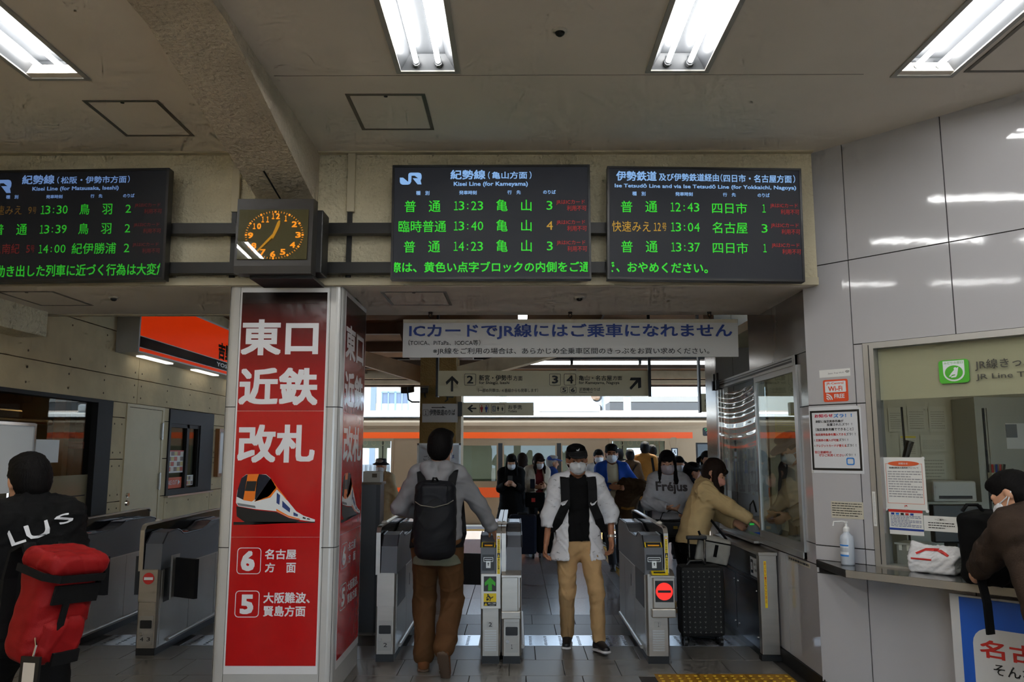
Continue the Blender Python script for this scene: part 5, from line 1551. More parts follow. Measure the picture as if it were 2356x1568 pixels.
        if wrinkle:
            n = np.zeros_like(V)
            a, b, d = V[Q[:, 0]], V[Q[:, 1]], V[Q[:, 3]]
            fn = np.cross(b - a, d - a)
            for j in range(4): np.add.at(n, Q[:, j], fn)
            n /= np.linalg.norm(n, axis=1, keepdims=True) + 1e-12
            rs = np.random.RandomState(seed)
            w = np.zeros(len(V))
            warp = V + 0.05 * np.sin(V[:, [1, 2, 0]] * 9.0 + rs.rand(3) * 6) + 0.03 * np.sin(V[:, [2, 0, 1]] * 17.0 + rs.rand(3) * 6)
            for i in range(4):
                kv = rs.randn(3) * freq * (0.6 + 0.45 * i); kv[2] *= 1.5
                w += np.sin(warp @ kv + rs.rand() * 6) / (1.0 + 0.5 * i)
            # sharper creases: ridges that fade in and out across the cloth
            for i in range(6):
                kv = rs.randn(3); kv /= np.linalg.norm(kv); kv[2] = kv[2] * 1.2 + 0.5 * rs.randn()
                ph = np.abs(np.sin(warp @ (kv * freq * (0.9 + 0.35 * i)) + rs.rand() * 6))
                gate = np.clip(np.sin(V @ (rs.randn(3) * 5.0) + rs.rand() * 6), 0, 1)
                w += gate * (1.0 - np.minimum(ph * 2.2, 1.0)) * 1.9 - gate * 0.35
            V = V + n * (w * wrinkle / 2.2)[:, None]
        return V, Q

def sdf_obj(name, sd, m, parent, T, wrinkle=0.0, seed=0, freq=14.0):
    V, Q = sd.mesh(wrinkle, seed, freq)
    if len(V) == 0: return None
    me = bpy.data.meshes.new(name)
    M = np.array(T)
    Vw = V @ M[:3, :3].T + M[:3, 3]
    me.vertices.add(len(Vw)); me.vertices.foreach_set('co', Vw.astype(np.float32).ravel())
    me.loops.add(len(Q) * 4); me.loops.foreach_set('vertex_index', Q.astype(np.int32).ravel())
    me.polygons.add(len(Q)); me.polygons.foreach_set('loop_start', np.arange(0, len(Q) * 4, 4, dtype=np.int32))
    me.polygons.foreach_set('use_smooth', np.ones(len(Q), bool))
    me.update(calc_edges=True); me.validate()
    return link_mesh(name, me, m, parent)

SKIN = mat('skin', (198, 148, 118), 0.55, var=0.05, vscale=20)
SKIN_T = mat('skin_tanned', (176, 120, 88), 0.55, var=0.05, vscale=20)
HAIR = mat('hair_black', (12, 10, 10), 0.7, spec=0.12, bump=0.5, bscale=90, stretch=(1, 1, 0.15))
HAIR_B = mat('hair_brown', (34, 23, 18), 0.7, spec=0.12, bump=0.5, bscale=90, stretch=(1, 1, 0.15))
HAIR_G = mat('hair_grey', (150, 146, 140), 0.6, bump=0.4, bscale=90)
MASKW = mat('mask_white', (226, 228, 232), 0.7, bump=0.15, bscale=60)
MASKP = mat('mask_lilac', (190, 178, 184), 0.7)
MASKC = mat('mask_coral', (214, 150, 132), 0.7)
EYE = mat('eye_dark', (24, 18, 16), 0.25)
SHOEB = mat('shoe_black', (24, 24, 28), 0.5)
SOLE = mat('shoe_sole', (206, 206, 210), 0.6)
def cloth(name, col, rough=0.85, bump=0.25, bscale=220, var=0.06):
    return mat(name, col, rough, spec=0.18, var=var, vscale=14, bump=bump, bscale=bscale, bdist=0.004)

def rotz(a):
    c, s_ = math.cos(a), math.sin(a)
    return np.array([[c, -s_, 0], [s_, c, 0], [0, 0, 1.0]])
def rotx(a):
    c, s_ = math.cos(a), math.sin(a)
    return np.array([[1, 0, 0], [0, c, -s_], [0, s_, c]])
def roty(a):
    c, s_ = math.cos(a), math.sin(a)
    return np.array([[c, 0, s_], [0, 1, 0], [-s_, 0, c]])

def ik(a, b, l1, l2, pole):
    a = np.array(a, float); b = np.array(b, float); d = b - a
    L = np.linalg.norm(d); Lc = min(max(L, 1e-6), (l1 + l2) * 0.9995)
    dn = d / max(L, 1e-9); b = a + dn * Lc
    x = (l1 * l1 - l2 * l2 + Lc * Lc) / (2 * Lc)
    h = math.sqrt(max(l1 * l1 - x * x, 0))
    p = np.array(pole, float); p = p - dn * (p @ dn)
    p = p / max(np.linalg.norm(p), 1e-9)
    return a + dn * x + p * h, b

class Person:
    """local frame: +Y is forward, +X is the person's right, Z up, origin on the floor under the pelvis"""
    def __init__(s, label, loc, yaw, H=1.70, h=0.010, lean=0.0, side=0.0, hands=None, feet=None, head=(0, 0, 0), hip_dz=0.0, poles=None, group=None, build=1.0, twist=0.0):
        s.k = H / 1.72; k = s.k; s.h = h; s.b = build
        s.t = thing('person', label, 'person', tuple(loc), group)
        s.T = np.eye(4); s.T[:3, :3] = rotz(yaw); s.T[:3, 3] = loc
        s.seed = abs(hash(label)) % 1000 if False else sum(map(ord, label)) % 997
        hz = 0.90 * k + hip_dz
        s.pel = np.array([0, 0, hz])
        R = rotz(twist) @ rotx(-lean) @ roty(side)
        s.R = R
        up = lambda x, y, z: s.pel + R @ (np.array([x, y, z]) * k)
        s.waist = up(0, 0, 0.13); s.chest = up(0, 0.005, 0.36); s.nb = up(0, -0.01, 0.555)
        s.sh = {1: up(0.175 * build, -0.01, 0.50), -1: up(-0.175 * build, -0.01, 0.50)}
        s.hipj = {1: s.pel + np.array([0.088 * k, 0, -0.02 * k]), -1: s.pel + np.array([-0.088 * k, 0, -0.02 * k])}
        RH = R @ rotz(head[0]) @ rotx(head[1]) @ roty(head[2])
        s.RH = RH
        s.kh = k * 1.10
        s.hc = s.nb + RH @ (np.array([0, 0.025, 0.15]) * k)
        hands = hands or {}; poles = poles or {}
        s.el = {}; s.wr = {}; s.hd = {}
        for sd in (1, -1):
            tgt = hands.get(sd)
            if tgt is None: tgt = s.sh[sd] + np.array([0.07 * sd, 0.05, -0.50]) * k
            e, w = ik(s.sh[sd], tgt, 0.275 * k, 0.245 * k, poles.get(sd, (0.5 * sd, -1, -0.3)))
            s.el[sd] = e; s.wr[sd] = w
            s.hd[sd] = (w - e) / np.linalg.norm(w - e)
        feet = feet or {}
        s.kn = {}; s.an = {}; s.toe = {}
        for sd in (1, -1):
            ft = feet.get(sd, (0.10 * sd, 0.0, 0.0))
            an = np.array([ft[0], ft[1] - 0.03, ft[2] + 0.085 * k])
            kn, an = ik(s.hipj[sd], an, 0.42 * k, 0.42 * k, (0.1 * sd, 1, 0))
            s.kn[sd] = kn; s.an[sd] = an
            s.toe[sd] = np.array([math.sin(ft[3] if len(ft) > 3 else 0.12 * sd), math.cos(ft[3] if len(ft) > 3 else 0.12 * sd), math.tan(ft[4]) if len(ft) > 4 else 0.0])
    def grid(s, pts, m, h=None):
        pts = np.array(pts)
        return SDF(pts.min(0) - m, pts.max(0) + m, h or s.h)
    def HP(s, x, y, z):
        return s.hc + s.RH @ (np.array([x, y, z]) * s.kh)
    def fw(s): return s.R @ np.array([0, 1.0, 0])
    def hand(s, g, sd, curl=0.5, thumb=1.0, palm=None):
        k = s.k; w = s.wr[sd]; d = s.hd[sd]
        # palm normal: roughly towards the body unless given
        pn = np.array(palm if palm is not None else (-sd, 0.2, 0.0), float)
        pn = pn - d * (pn @ d); pn /= np.linalg.norm(pn) + 1e-9
        u = np.cross(d, pn)
        u = u / np.linalg.norm(u)
        # thumb side is forward/up
        if u @ np.array([0, 1.0, 0.4]) < 0: u = -u
        g.rc(w - d * 0.01 * k, w + d * 0.085 * k, 0.034 * k, 0.040 * k, 0.012, flat=(pn, 0.42))
        for i, (off, ln) in enumerate(((0.030, 0.072), (0.010, 0.082), (-0.010, 0.076), (-0.029, 0.060))):
            p = w + (d * 0.082 + u * off) * k
            dirv = d.copy(); r = 0.0092 * k
            for j in range(3):
                seg = ln * (0.45, 0.32, 0.25)[j] * k
                ang = curl * (0.7 + 0.12 * i) * (0.9, 1.1, 0.8)[j]
                dirv = dirv * math.cos(ang) + pn * math.sin(ang); dirv /= np.linalg.norm(dirv)
                q = p + dirv * seg
                g.rc(p, q, r, r * 0.92, 0.004); p = q; r *= 0.93
        p = w + (d * 0.025 + u * 0.030) * k
        q = p + (d * 0.035 + u * 0.030 * thumb + pn * 0.012) * k
        g.rc(p, q, 0.0135 * k, 0.0105 * k, 0.008)
        g.rc(q, q + (d * 0.028 + u * 0.006 + pn * 0.014) * k, 0.0105 * k, 0.0085 * k, 0.004)
    def body(s, skin=SKIN, curl=(0.5, 0.5), h=None, palms=(None, None), ears=True):
        k = s.k
        pts = [s.hc + (0, 0, 0.15 * k), s.an[1], s.an[-1], s.sh[1], s.sh[-1], s.wr[1], s.wr[-1], s.el[1], s.el[-1], s.wr[1] + s.hd[1] * 0.2, s.wr[-1] + s.hd[-1] * 0.2]
        g = s.grid(pts, 0.16, h)
        F = s.R[:, 1]
        g.rc(s.pel, s.waist, 0.120 * k, 0.105 * k, 0.05, flat=(F, 0.7)).rc(s.waist, s.chest, 0.105 * k, 0.125 * k, 0.05, flat=(F, 0.65)).rc(s.sh[1] * 0.85 + s.sh[-1] * 0.15, s.sh[-1] * 0.85 + s.sh[1] * 0.15, 0.05 * k, 0.05 * k, 0.06)
        g.rc(s.nb - s.R[:, 2] * 0.05 * k, s.HP(0, -0.02, -0.05), 0.052 * k, 0.047 * k, 0.03)
        for sd in (1, -1):
            g.rc(s.sh[sd], s.el[sd], 0.042 * k, 0.034 * k, 0.03).rc(s.el[sd], s.wr[sd], 0.036 * k, 0.024 * k, 0.02)
            s.hand(g, sd, curl[0 if sd > 0 else 1], palm=palms[0 if sd > 0 else 1])
            g.rc(s.hipj[sd], s.kn[sd], 0.062 * k, 0.045 * k, 0.03).rc(s.kn[sd], s.an[sd], 0.044 * k, 0.032 * k, 0.02)
        RT = s.RH.T
        # head: skull, face, jaw, nose, ears, sockets
        g.ell(s.HP(0, -0.012, 0.028), np.array([0.076, 0.094, 0.092]) * s.kh, RT, 0.03)
        g.ell(s.HP(0, 0.025, -0.030), np.array([0.063, 0.066, 0.085]) * s.kh, RT, 0.03)
        g.rc(s.HP(-0.03, 0.035, -0.082), s.HP(0.03, 0.035, -0.082), 0.030 * s.kh, 0.030 * s.kh, 0.03)
        g.rc(s.HP(0, 0.088, 0.008), s.HP(0, 0.108, -0.036), 0.009 * s.kh, 0.015 * s.kh, 0.012)
        g.rc(s.HP(-0.045, 0.074, 0.026), s.HP(0.045, 0.074, 0.026), 0.012 * s.kh, 0.012 * s.kh, 0.015)
        for sd in (1, -1):
            g.ell(s.HP(0.031 * sd, 0.092, 0.004), np.array([0.017, 0.013, 0.011]) * s.kh, RT, 0.008, cut=True)
            g.ell(s.HP(0.033 * sd, 0.078, 0.004), np.array([0.016, 0.012, 0.012]) * s.kh, RT, 0.004)
            if ears: g.ell(s.HP(0.077 * sd, -0.012, 0.0), np.array([0.012, 0.022, 0.034]) * s.kh, RT, 0.006)
        s.bobj = sdf_obj('body', g, skin, s.t, s.T)
        # eyes and brows
        if s.h <= 0.011:
            for sd in (1, -1):
                g = SDF(s.HP(0.033 * sd, 0.085, 0.01) - 0.045, s.HP(0.033 * sd, 0.085, 0.01) + 0.045, 0.004)
                g.ell(s.HP(0.033 * sd, 0.0875, 0.003), np.array([0.012, 0.006, 0.0055]) * k, RT, 0)
                sdf_obj('eye', g, EYE, s.t, s.T)
                g = SDF(s.HP(0.033 * sd, 0.085, 0.02) - 0.045, s.HP(0.033 * sd, 0.085, 0.02) + 0.045, 0.004)
                g.rc(s.HP(0.016 * sd, 0.094, 0.026), s.HP(0.05 * sd, 0.080, 0.030), 0.0055 * k, 0.0045 * k, 0)
                sdf_obj('eyebrow', g, HAIR, s.t, s.T)
        return s
    def mask(s, m=MASKW):
        k = s.kh; RT = s.RH.T
        g = SDF(s.HP(0, 0.05, -0.04) - 0.17 * k, s.HP(0, 0.05, -0.04) + 0.17 * k, min(s.h, 0.008))
        g.ell(s.HP(0, 0.032, -0.045), np.array([0.070, 0.082, 0.068]) * k, RT, 0)
        g.rc(s.HP(0, 0.095, -0.005), s.HP(0, 0.118, -0.040), 0.012 * k, 0.012 * k, 0.03)
        # keep the front sheet only
        n = s.RH @ np.array([0, -1.0, 0]); g.half(s.HP(0, 0.048, 0), n)
        n = s.RH @ np.array([0, 0.25, 1.0]); n /= np.linalg.norm(n); g.half(s.HP(0, 0.10, -0.004), n)
        o = sdf_obj('face_mask', g, m, s.t, s.T, 0.0015, s.seed, 40)
        mb = MB()
        M4 = Matrix(s.T.tolist())
        mb.M = M4
        for sd in (1, -1):
            for zz in (-0.02, -0.075):
                mb.tube([s.HP(0.062 * sd, 0.058, zz), s.HP(0.082 * sd, 0.01, -0.01 + zz * 0.35), s.HP(0.084 * sd, -0.03, 0.0)], 0.003 * k, 5)
        mb.build('ear_loop', m, o)
        return s
    def hair(s, style, m=HAIR, length=0.0):
        k = s.kh; RT = s.RH.T
        ext = 0.22 * k + length
        lo = s.hc - np.array([0.24, 0.26, ext]) ; hi = s.hc + np.array([0.24, 0.24, 0.22])
        g = SDF(lo, hi, min(s.h, 0.009))
        g.ell(s.HP(0, -0.02, 0.036), np.array([0.086, 0.104, 0.100]) * k, RT, 0)
        if style in ('short', 'flat', 'crop'):
            g.ell(s.HP(0, -0.045, -0.01), np.array([0.080, 0.075, 0.085]) * k, RT, 0.03)
            if style == 'flat': g.ell(s.HP(0, 0.0, 0.095), np.array([0.078, 0.088, 0.042]) * k, RT, 0.03)
            else:
                g.ell(s.HP(0.01, 0.02, 0.10), np.array([0.075, 0.075, 0.035]) * k, RT, 0.03)
            # face opening
            g.ell(s.HP(0, 0.125, -0.035), np.array([0.088, 0.105, 0.092]) * k, RT, 0.01, cut=True)
            for sd in (1, -1):
                g.ell(s.HP(0.085 * sd, 0.02, -0.035), np.array([0.03, 0.045, 0.06]) * k, RT, 0.01, cut=True)
        else:
            # fringe and curtain of hair
            Lb = {'long': 0.34, 'bob': 0.16, 'mid': 0.24, 'tails': 0.10, 'tied': 0.06}[style] + length
            dn = np.array([0, 0, -1.0])
            back = s.HP(0, -0.06, -0.02)
            g.rc(back, back + dn * Lb * k, 0.085 * k, 0.075 * k, 0.03, flat=(s.RH[:, 1], 0.6))
            if style in ('long', 'bob', 'mid'):
                for sd in (1, -1):
                    p = s.HP(0.072 * sd, 0.018, 0.0)
                    q = p + dn * Lb * 0.5 * k + s.RH[:, 1] * 0.01 + s.RH[:, 0] * 0.010 * sd
                    g.rc(p, q, 0.028 * k, 0.032 * k, 0.02, flat=(s.RH[:, 0], 0.7))
                    g.rc(q, q + dn * Lb * 0.5 * k + s.RH[:, 1] * 0.03, 0.032 * k, 0.018 * k, 0.02, flat=(s.RH[:, 0], 0.7))
            if style == 'tails':
                for sd in (1, -1):
                    p = s.HP(0.085 * sd, -0.03, 0.04)
                    q = s.HP(0.125 * sd, -0.02, 0.0)
                    g.rc(p, q, 0.02 * k, 0.028 * k, 0.01).rc(q, q + dn * 0.2 * k, 0.028 * k, 0.012 * k, 0.01)
            g.ell(s.HP(0, 0.135, -0.045), np.array([0.066, 0.085, 0.082]) * k, RT, 0.008, cut=True)
            g.rc(s.HP(-0.045, 0.082, 0.058), s.HP(0.045, 0.082, 0.058), 0.022 * k, 0.022 * k, 0.02, flat=(s.RH[:, 1], 0.6))
        sdf_obj('hair', g, m, s.t, s.T, 0.002, s.seed, 60)
        return s
    def cap(s, m, logo=None):
        k = s.kh; RT = s.RH.T
        g = SDF(s.hc - 0.24 * k, s.hc + 0.26 * k, min(s.h, 0.008))
        g.ell(s.HP(0, -0.012, 0.042), np.array([0.090, 0.108, 0.098]) * k, RT, 0)
        g.half(s.HP(0, 0, 0.045), s.RH @ np.array([0, 0.12, -1.0]))
        g.ell(s.HP(0, 0.098, 0.050), np.array([0.078, 0.090, 0.016]) * k, (rotx(0.18) @ s.RH.T), 0.01)
        o = sdf_obj('cap', g, m, s.t, s.T)
        if logo:
            mb = MB(); mb.M = Matrix(s.T.tolist())
            p = s.HP(0.0, 0.093, 0.095)
            u = s.RH[:, 0]; v = s.RH @ np.array([0, -0.45, 0.9]); n = np.cross(u, v)
            q = lambda a, b: tuple(p + u * a * k + v * b * k + s.RH[:, 1] * 0.004)
            mb._add([q(-0.014, 0.012), q(0.002, -0.002), q(0.016, 0.0), q(0.012, -0.010), q(-0.006, -0.010)], [(0, 1, 2, 3, 4)])
            mb.build('emblem', logo, o, fix=False)
        return s
    def hat(s, m):
        k = s.kh; RT = s.RH.T
        g = SDF(s.hc - 0.26 * k, s.hc + 0.28 * k, min(s.h, 0.009))
        g.rc(s.HP(0, -0.01, 0.05), s.HP(0, -0.01, 0.095), 0.098 * k, 0.088 * k, 0.01)
        g.half(s.HP(0, 0, 0.045), s.RH @ np.array([0, 0, -1.0]))
        g.half(s.HP(0, 0, 0.135), s.RH @ np.array([0, 0, 1.0]))
        g.ell(s.HP(0, -0.005, 0.045), np.array([0.140, 0.150, 0.020]) * k, RT, 0.02)
        sdf_obj('hat', g, m, s.t, s.T)
        return s
    def top(s, name, m, hem=0.0, loose=0.012, sleeve=1.0, arm_r=(0.062, 0.050, 0.044), collar=True, open_=0.0, flare=0.0, wrinkle=0.004, neck=0.06, cuff=None, hood=False, stand=0.0):
        """hem: metres below the pelvis centre (negative = above); sleeve: 1 = to the wrist; open_: half width of the open front"""
        k = s.k; F = s.R[:, 1]; U = s.R[:, 2]
        pts = [s.nb + U * 0.10, s.sh[1], s.sh[-1], s.el[1], s.el[-1], s.wr[1], s.wr[-1], s.pel - np.array([0, 0, hem + 0.05]), s.pel + np.array([0.2, 0.18, 0]), s.pel - np.array([0.2, 0.18, 0])]
        g = s.grid(pts, 0.16)
        b = s.b
        g.rc(s.waist, s.chest, 0.150 * k * b + loose, 0.158 * k * b + loose, 0.05, flat=(F, 0.68))
        g.rc(s.chest, s.nb - U * 0.075 * k, 0.150 * k * b + loose, 0.105 * k * b + loose, 0.05, flat=(F, 0.66))
        bot = s.pel - np.array([0, 0, hem])
        g.rc(s.waist, bot, 0.150 * k * b + loose, 0.160 * k * b + loose + flare, 0.05, flat=(F, 0.72))
        g.half(bot, np.array([0, 0, -1.0]))
        for sd in (1, -1):
            c = s.sh[sd] - s.R[:, 0] * 0.02 * sd * k
            g.rc(c, s.el[sd], (arm_r[0] + loose * 0.6) * k, (arm_r[1] + loose * 0.5) * k, 0.045)
            e = s.el[sd] + (s.wr[sd] - s.el[sd]) * min(1.0, sleeve) if sleeve > 0 else None
            if e is not None:
                g.rc(s.el[sd], e, (arm_r[1] + loose * 0.5) * k, (arm_r[2] + loose * 0.3) * k, 0.025)
                # square the cuff end
                cut_c = e + s.hd[sd] * 0.06 * k
                g.rc(cut_c, cut_c + s.hd[sd] * 0.02, 0.052 * k + loose, 0.06 * k + loose, 0.0, cut=True)
        g.rc(s.sh[1] * 0.9 + s.sh[-1] * 0.1 + U * 0.01, s.nb, 0.055 * k + loose, 0.06 * k + loose * 0.5, 0.05).rc(s.sh[-1] * 0.9 + s.sh[1] * 0.1 + U * 0.01, s.nb, 0.055 * k + loose, 0.06 * k + loose * 0.5, 0.05)
        if stand: g.rc(s.nb - U * 0.02, s.nb + U * stand, neck * k + 0.016, neck * k + 0.014, 0.02)
        if collar:
            g.rc(s.nb + F * 0.015, s.nb + U * 0.12 + F * 0.05, neck * k, neck * k * 1.05, 0.008, cut=True)
        if hood:
            n = s.nb - F * 0.075 * k
            for sd in (1, -1):
                g.rc(s.nb + s.R[:, 0] * 0.085 * sd * k + F * 0.04 - U * 0.02, n + U * 0.0 + s.R[:, 0] * 0.07 * sd, 0.038 * k, 0.052 * k, 0.02)
                g.rc(n + s.R[:, 0] * 0.07 * sd, n - U * 0.11 * k - F * 0.02 + s.R[:, 0] * 0.02 * sd, 0.052 * k, 0.050 * k, 0.02)
            g.rc(s.nb + U * 0.015 + F * 0.01, s.nb + U * 0.2 + F * 0.03, 0.066 * k, 0.12 * k, 0.012, cut=True)
        if open_ > 0:
            c0 = s.nb + F * 0.16 * k
            mid = (s.pel + s.nb) / 2 + F * 0.20 * k
            g.box(mid, (open_, 0.12, 0.75), np.array([s.R[:, 0], s.R[:, 1], s.R[:, 2]]), 0.01, 0.01, cut=True)
            g.rc(s.nb + F * 0.10, s.pel + F * 0.13 + np.array([0, 0, 0.1]), 0.085 * k, 0.075 * k, 0.0, cut=True)
        s.topobj = sdf_obj(name, g, m, s.t, s.T, wrinkle, s.seed)
        return s
    def trousers(s, m, waist_r=0.142, r=(0.092, 0.068, 0.060), to=0.96, wrinkle=0.004, name='trousers'):
        k = s.k
        pts = [s.waist, s.hipj[1], s.hipj[-1], s.kn[1], s.kn[-1], s.an[1], s.an[-1]]
        g = s.grid(pts, 0.18)
        g.rc(s.waist - np.array([0, 0, 0.05 * k]), s.pel - np.array([0, 0, 0.02]), waist_r * k, (waist_r + 0.012) * k, 0.04, flat=((0, 1, 0), 0.75))
        g.ell(s.pel + np.array([0, -0.05, -0.04]) * k, np.array([0.135, 0.085, 0.10]) * k, None, 0.05)
        for sd in (1, -1):
            g.rc(s.hipj[sd] + np.array([0.004 * sd, 0, 0]), s.kn[sd], r[0] * k, r[1] * k, 0.02).rc(s.kn[sd], s.kn[sd] + (s.an[sd] - s.kn[sd]) * to, r[1] * k, r[2] * k, 0.02)
            if to > 0.9 and abs(s.toe[sd][2]) < 0.3: g.rc(s.an[sd] + np.array([0, 0, -0.055 * k]), s.an[sd] + np.array([0, 0, -0.20]), 0.055 * k, 0.13, 0, cut=True)
        sdf_obj(name, g, m, s.t, s.T, wrinkle, s.seed + 3, 12)
        return s
    def skirt(s, m, z_to, r_to, name='skirt'):
        k = s.k
        g = SDF(s.pel - np.array([0.36, 0.36, s.pel[2] - z_to + 0.1]), s.pel + np.array([0.36, 0.36, 0.25]), s.h)
        g.rc(s.waist, np.array([s.pel[0], s.pel[1], z_to - r_to * 0.3]), 0.135 * k, r_to, 0.0, flat=((0, 1, 0), 0.75))
        g.half((0, 0, z_to), (0, 0, -1.0)); g.half(s.waist + np.array([0, 0, 0.05]), (0, 0, 1.0))
        sdf_obj(name, g, m, s.t, s.T, 0.004, s.seed + 5, 14)
        return s
    def shoes(s, m=SHOEB, sole=SOLE, boot=0.0):
        k = s.k
        for sd in (1, -1):
            an = s.an[sd]; t = s.toe[sd] / np.linalg.norm(s.toe[sd])
            hl = an + np.array([0, 0, -0.045 * k]) - t * 0.045 * k; tp = an + np.array([0, 0, -0.052 * k]) + t * 0.155 * k
            n = np.cross(np.array([t[1], -t[0], 0]), t); n = n / np.linalg.norm(n)
            if n[2] < 0: n = -n
            g = s.grid([hl, tp, an + np.array([0, 0, boot])], 0.09, min(s.h, 0.008))
            g.rc(hl, an + n * 0.0 - t * 0.0, 0.040 * k, 0.042 * k, 0.02).rc(an - n * 0.02 * k, tp - n * 0.004 * k, 0.044 * k, 0.034 * k, 0.025, flat=(n, 0.8))
            if boot: g.rc(an, an + (s.kn[sd] - an) / np.linalg.norm(s.kn[sd] - an) * boot, 0.048 * k, 0.056 * k, 0.02)
            base = an - n * 0.078 * k
            g.half(base, -n)
            o = sdf_obj('shoe', g, m, s.t, s.T)
            g = s.grid([hl, tp], 0.09, min(s.h, 0.008))
            g.rc(hl - n * 0.034 * k, tp - n * 0.026 * k, 0.046 * k, 0.044 * k, 0.0, flat=(n, 0.45)).half(base - n * 0.007 * k, -n)
            g.half(an - n * 0.062 * k, n)
            sdf_obj('sole', g, sole, o, s.T) if o else None
        return s
    def W(s, p):
        p = np.array(p, float)
        return Vector(s.T[:3, :3] @ p + s.T[:3, 3])
# ================================================================== the people in the picture
from mathutils.bvhtree import BVHTree
PI = math.pi
def print_on(obj, body, m, o, u, v, wdt, hgt, bold=0.02, name='lettering', slant=0.0, poly_pts=None, depth=0.4, off=0.003):
    """flat print that follows the cloth: every point is pressed onto obj along the sheet's normal. o = lower left corner, world"""
    u = Vector(u).normalized(); v = Vector(v).normalized(); n = u.cross(v).normalized()
    if poly_pts is None:
        co, fs = text_mesh(body, bold)
        x0, x1 = co[:, 0].min(), co[:, 0].max(); y0, y1 = co[:, 1].min(), co[:, 1].max()
        P = [((x - x0) / (x1 - x0), (y - y0) / (y1 - y0), z) for x, y, z in co]
    else:
        bm = bmesh.new(); f_ = bm.faces.new([bm.verts.new((a, b, 0)) for a, b in poly_pts]); bmesh.ops.triangulate(bm, faces=[f_])
        bmesh.ops.subdivide_edges(bm, edges=list(bm.edges), cuts=2, use_grid_fill=True)
        bm.verts.index_update()
        P = [v_.co[:] for v_ in bm.verts]; fs = [[v_.index for v_ in f2.verts] for f2 in bm.faces]; bm.free()
    me = obj.data
    Wm = world_of(obj)
    nv = len(me.vertices); co2 = np.empty(nv * 3, np.float32); me.vertices.foreach_get('co', co2)
    bvh = BVHTree.FromPolygons([tuple(c) for c in co2.reshape(-1, 3)], [tuple(p.vertices) for p in me.polygons])
    qs = []; ds = []
    for a, b, z in P:
        q = Vector(o) + u * (a * wdt + slant * b * hgt) + v * (b * hgt)
        h_, nn, i_, d_ = bvh.ray_cast(q + n * depth, -n, depth * 2)
        qs.append(q); ds.append(d_)
    md = float(np.median([d_ for d_ in ds if d_ is not None] or [depth]))
    out = [q + n * (depth - (min(max(d_, md - 0.06), md + 0.06) if d_ is not None else md) + off + float(z_[2])) for q, d_, z_ in zip(qs, ds, P)]
    me2 = bpy.data.meshes.new(name); me2.from_pydata(out, [], fs); me2.update()
    return link_mesh(name, me2, m, obj)

def bag_sdf(name, label, cat, c, R, dims, m, mats=None, h=0.009, rd=0.06, group=None, wrinkle=0.004, taper=0.0):
    """soft bag: rounded box in the frame R (rows = right, out, up)"""
    c = np.array(c, float); R = np.array(R, float)
    t = thing(name, label, cat, tuple(c - np.array([0, 0, dims[2]])), group)
    g = SDF(c - np.linalg.norm(dims) - 0.05, c + np.linalg.norm(dims) + 0.05, h)
    g.box(c, dims, R, rd, 0.0)
    if taper:
        g.ell(c + R[1] * dims[1] * 0.45 - R[2] * dims[2] * 0.15, (dims[0] * 0.85, dims[1] * 0.95, dims[2] * 0.8), R, 0.05)
    b = sdf_obj('bag_body', g, m, t, np.eye(4), wrinkle, 5, 16)
    return t, b, c, R
def frameR(yaw, pitch=0.0, roll=0.0):
    return (rotz(yaw) @ rotx(pitch) @ roty(roll)).T

GREYK = cloth('grey_sweat', (138, 138, 142), bump=0.3, bscale=320)
BROWNT = cloth('brown_twill', (88, 60, 36)); KHAKI = cloth('khaki_twill', (186, 152, 108))
BLKC = cloth('black_cloth', (11, 11, 12)); NAVYC = cloth('navy_cloth', (30, 34, 46)); DKG = cloth('dark_grey_cloth', (52, 54, 58))
BEIGE = cloth('beige_coat', (196, 178, 144)); TANC = cloth('tan_coat', (190, 164, 118)); BLUEC = cloth('blue_nylon', (28, 74, 168), rough=0.5, bump=0.15)
BRC = cloth('brown_wool', (122, 84, 34)); DBR = cloth('dark_brown_wool', (60, 44, 28)); KNIT = cloth('brown_knit', (58, 46, 38), bump=0.8, bscale=160, var=0.2)
WHT = cloth('white_cloth', (214, 214, 212)); FLEECE = cloth('fleece', (206, 194, 174), bump=0.8, bscale=90)
REDC = cloth('red_nylon', (140, 20, 22), rough=0.55, bump=0.2, bscale=300)
SUEDE = cloth('brown_suede', (112, 72, 44)); TIGHT = cloth('brown_tights', (92, 58, 46), rough=0.6)
# white jacket with sparse ink-like scratches
JW = bpy.data.materials.new('white_marked_jacket'); JW.use_nodes = True
_nt = JW.node_tree; _b = _nt.nodes['Principled BSDF']; _b.inputs['Roughness'].default_value = 0.7
_tc2 = _nt.nodes.new('ShaderNodeTexCoord'); _mp = _nt.nodes.new('ShaderNodeMapping'); _mp.inputs['Scale'].default_value = (9, 9, 26); _mp.inputs['Rotation'].default_value = (0.2, 0.35, 0.3)
_n = _nt.nodes.new('ShaderNodeTexNoise'); _n.inputs['Scale'].default_value = 1.6; _n.inputs['Detail'].default_value = 8; _n.inputs['Roughness'].default_value = 0.72
_cr = _nt.nodes.new('ShaderNodeValToRGB'); _cr.color_ramp.elements[0].position = 0.325; _cr.color_ramp.elements[0].color = lin((40, 40, 44)); _cr.color_ramp.elements[1].position = 0.40; _cr.color_ramp.elements[1].color = lin((222, 222, 226))
_nt.links.new(_tc2.outputs['Object'], _mp.inputs['Vector']); _nt.links.new(_mp.outputs['Vector'], _n.inputs['Vector']); _nt.links.new(_n.outputs['Fac'], _cr.inputs['Fac']); _nt.links.new(_cr.outputs['Color'], _b.inputs['Base Color'])
LETW = mat('letter_white', (214, 214, 218), 0.5); LETB = mat('letter_dark', (70, 64, 64), 0.8)

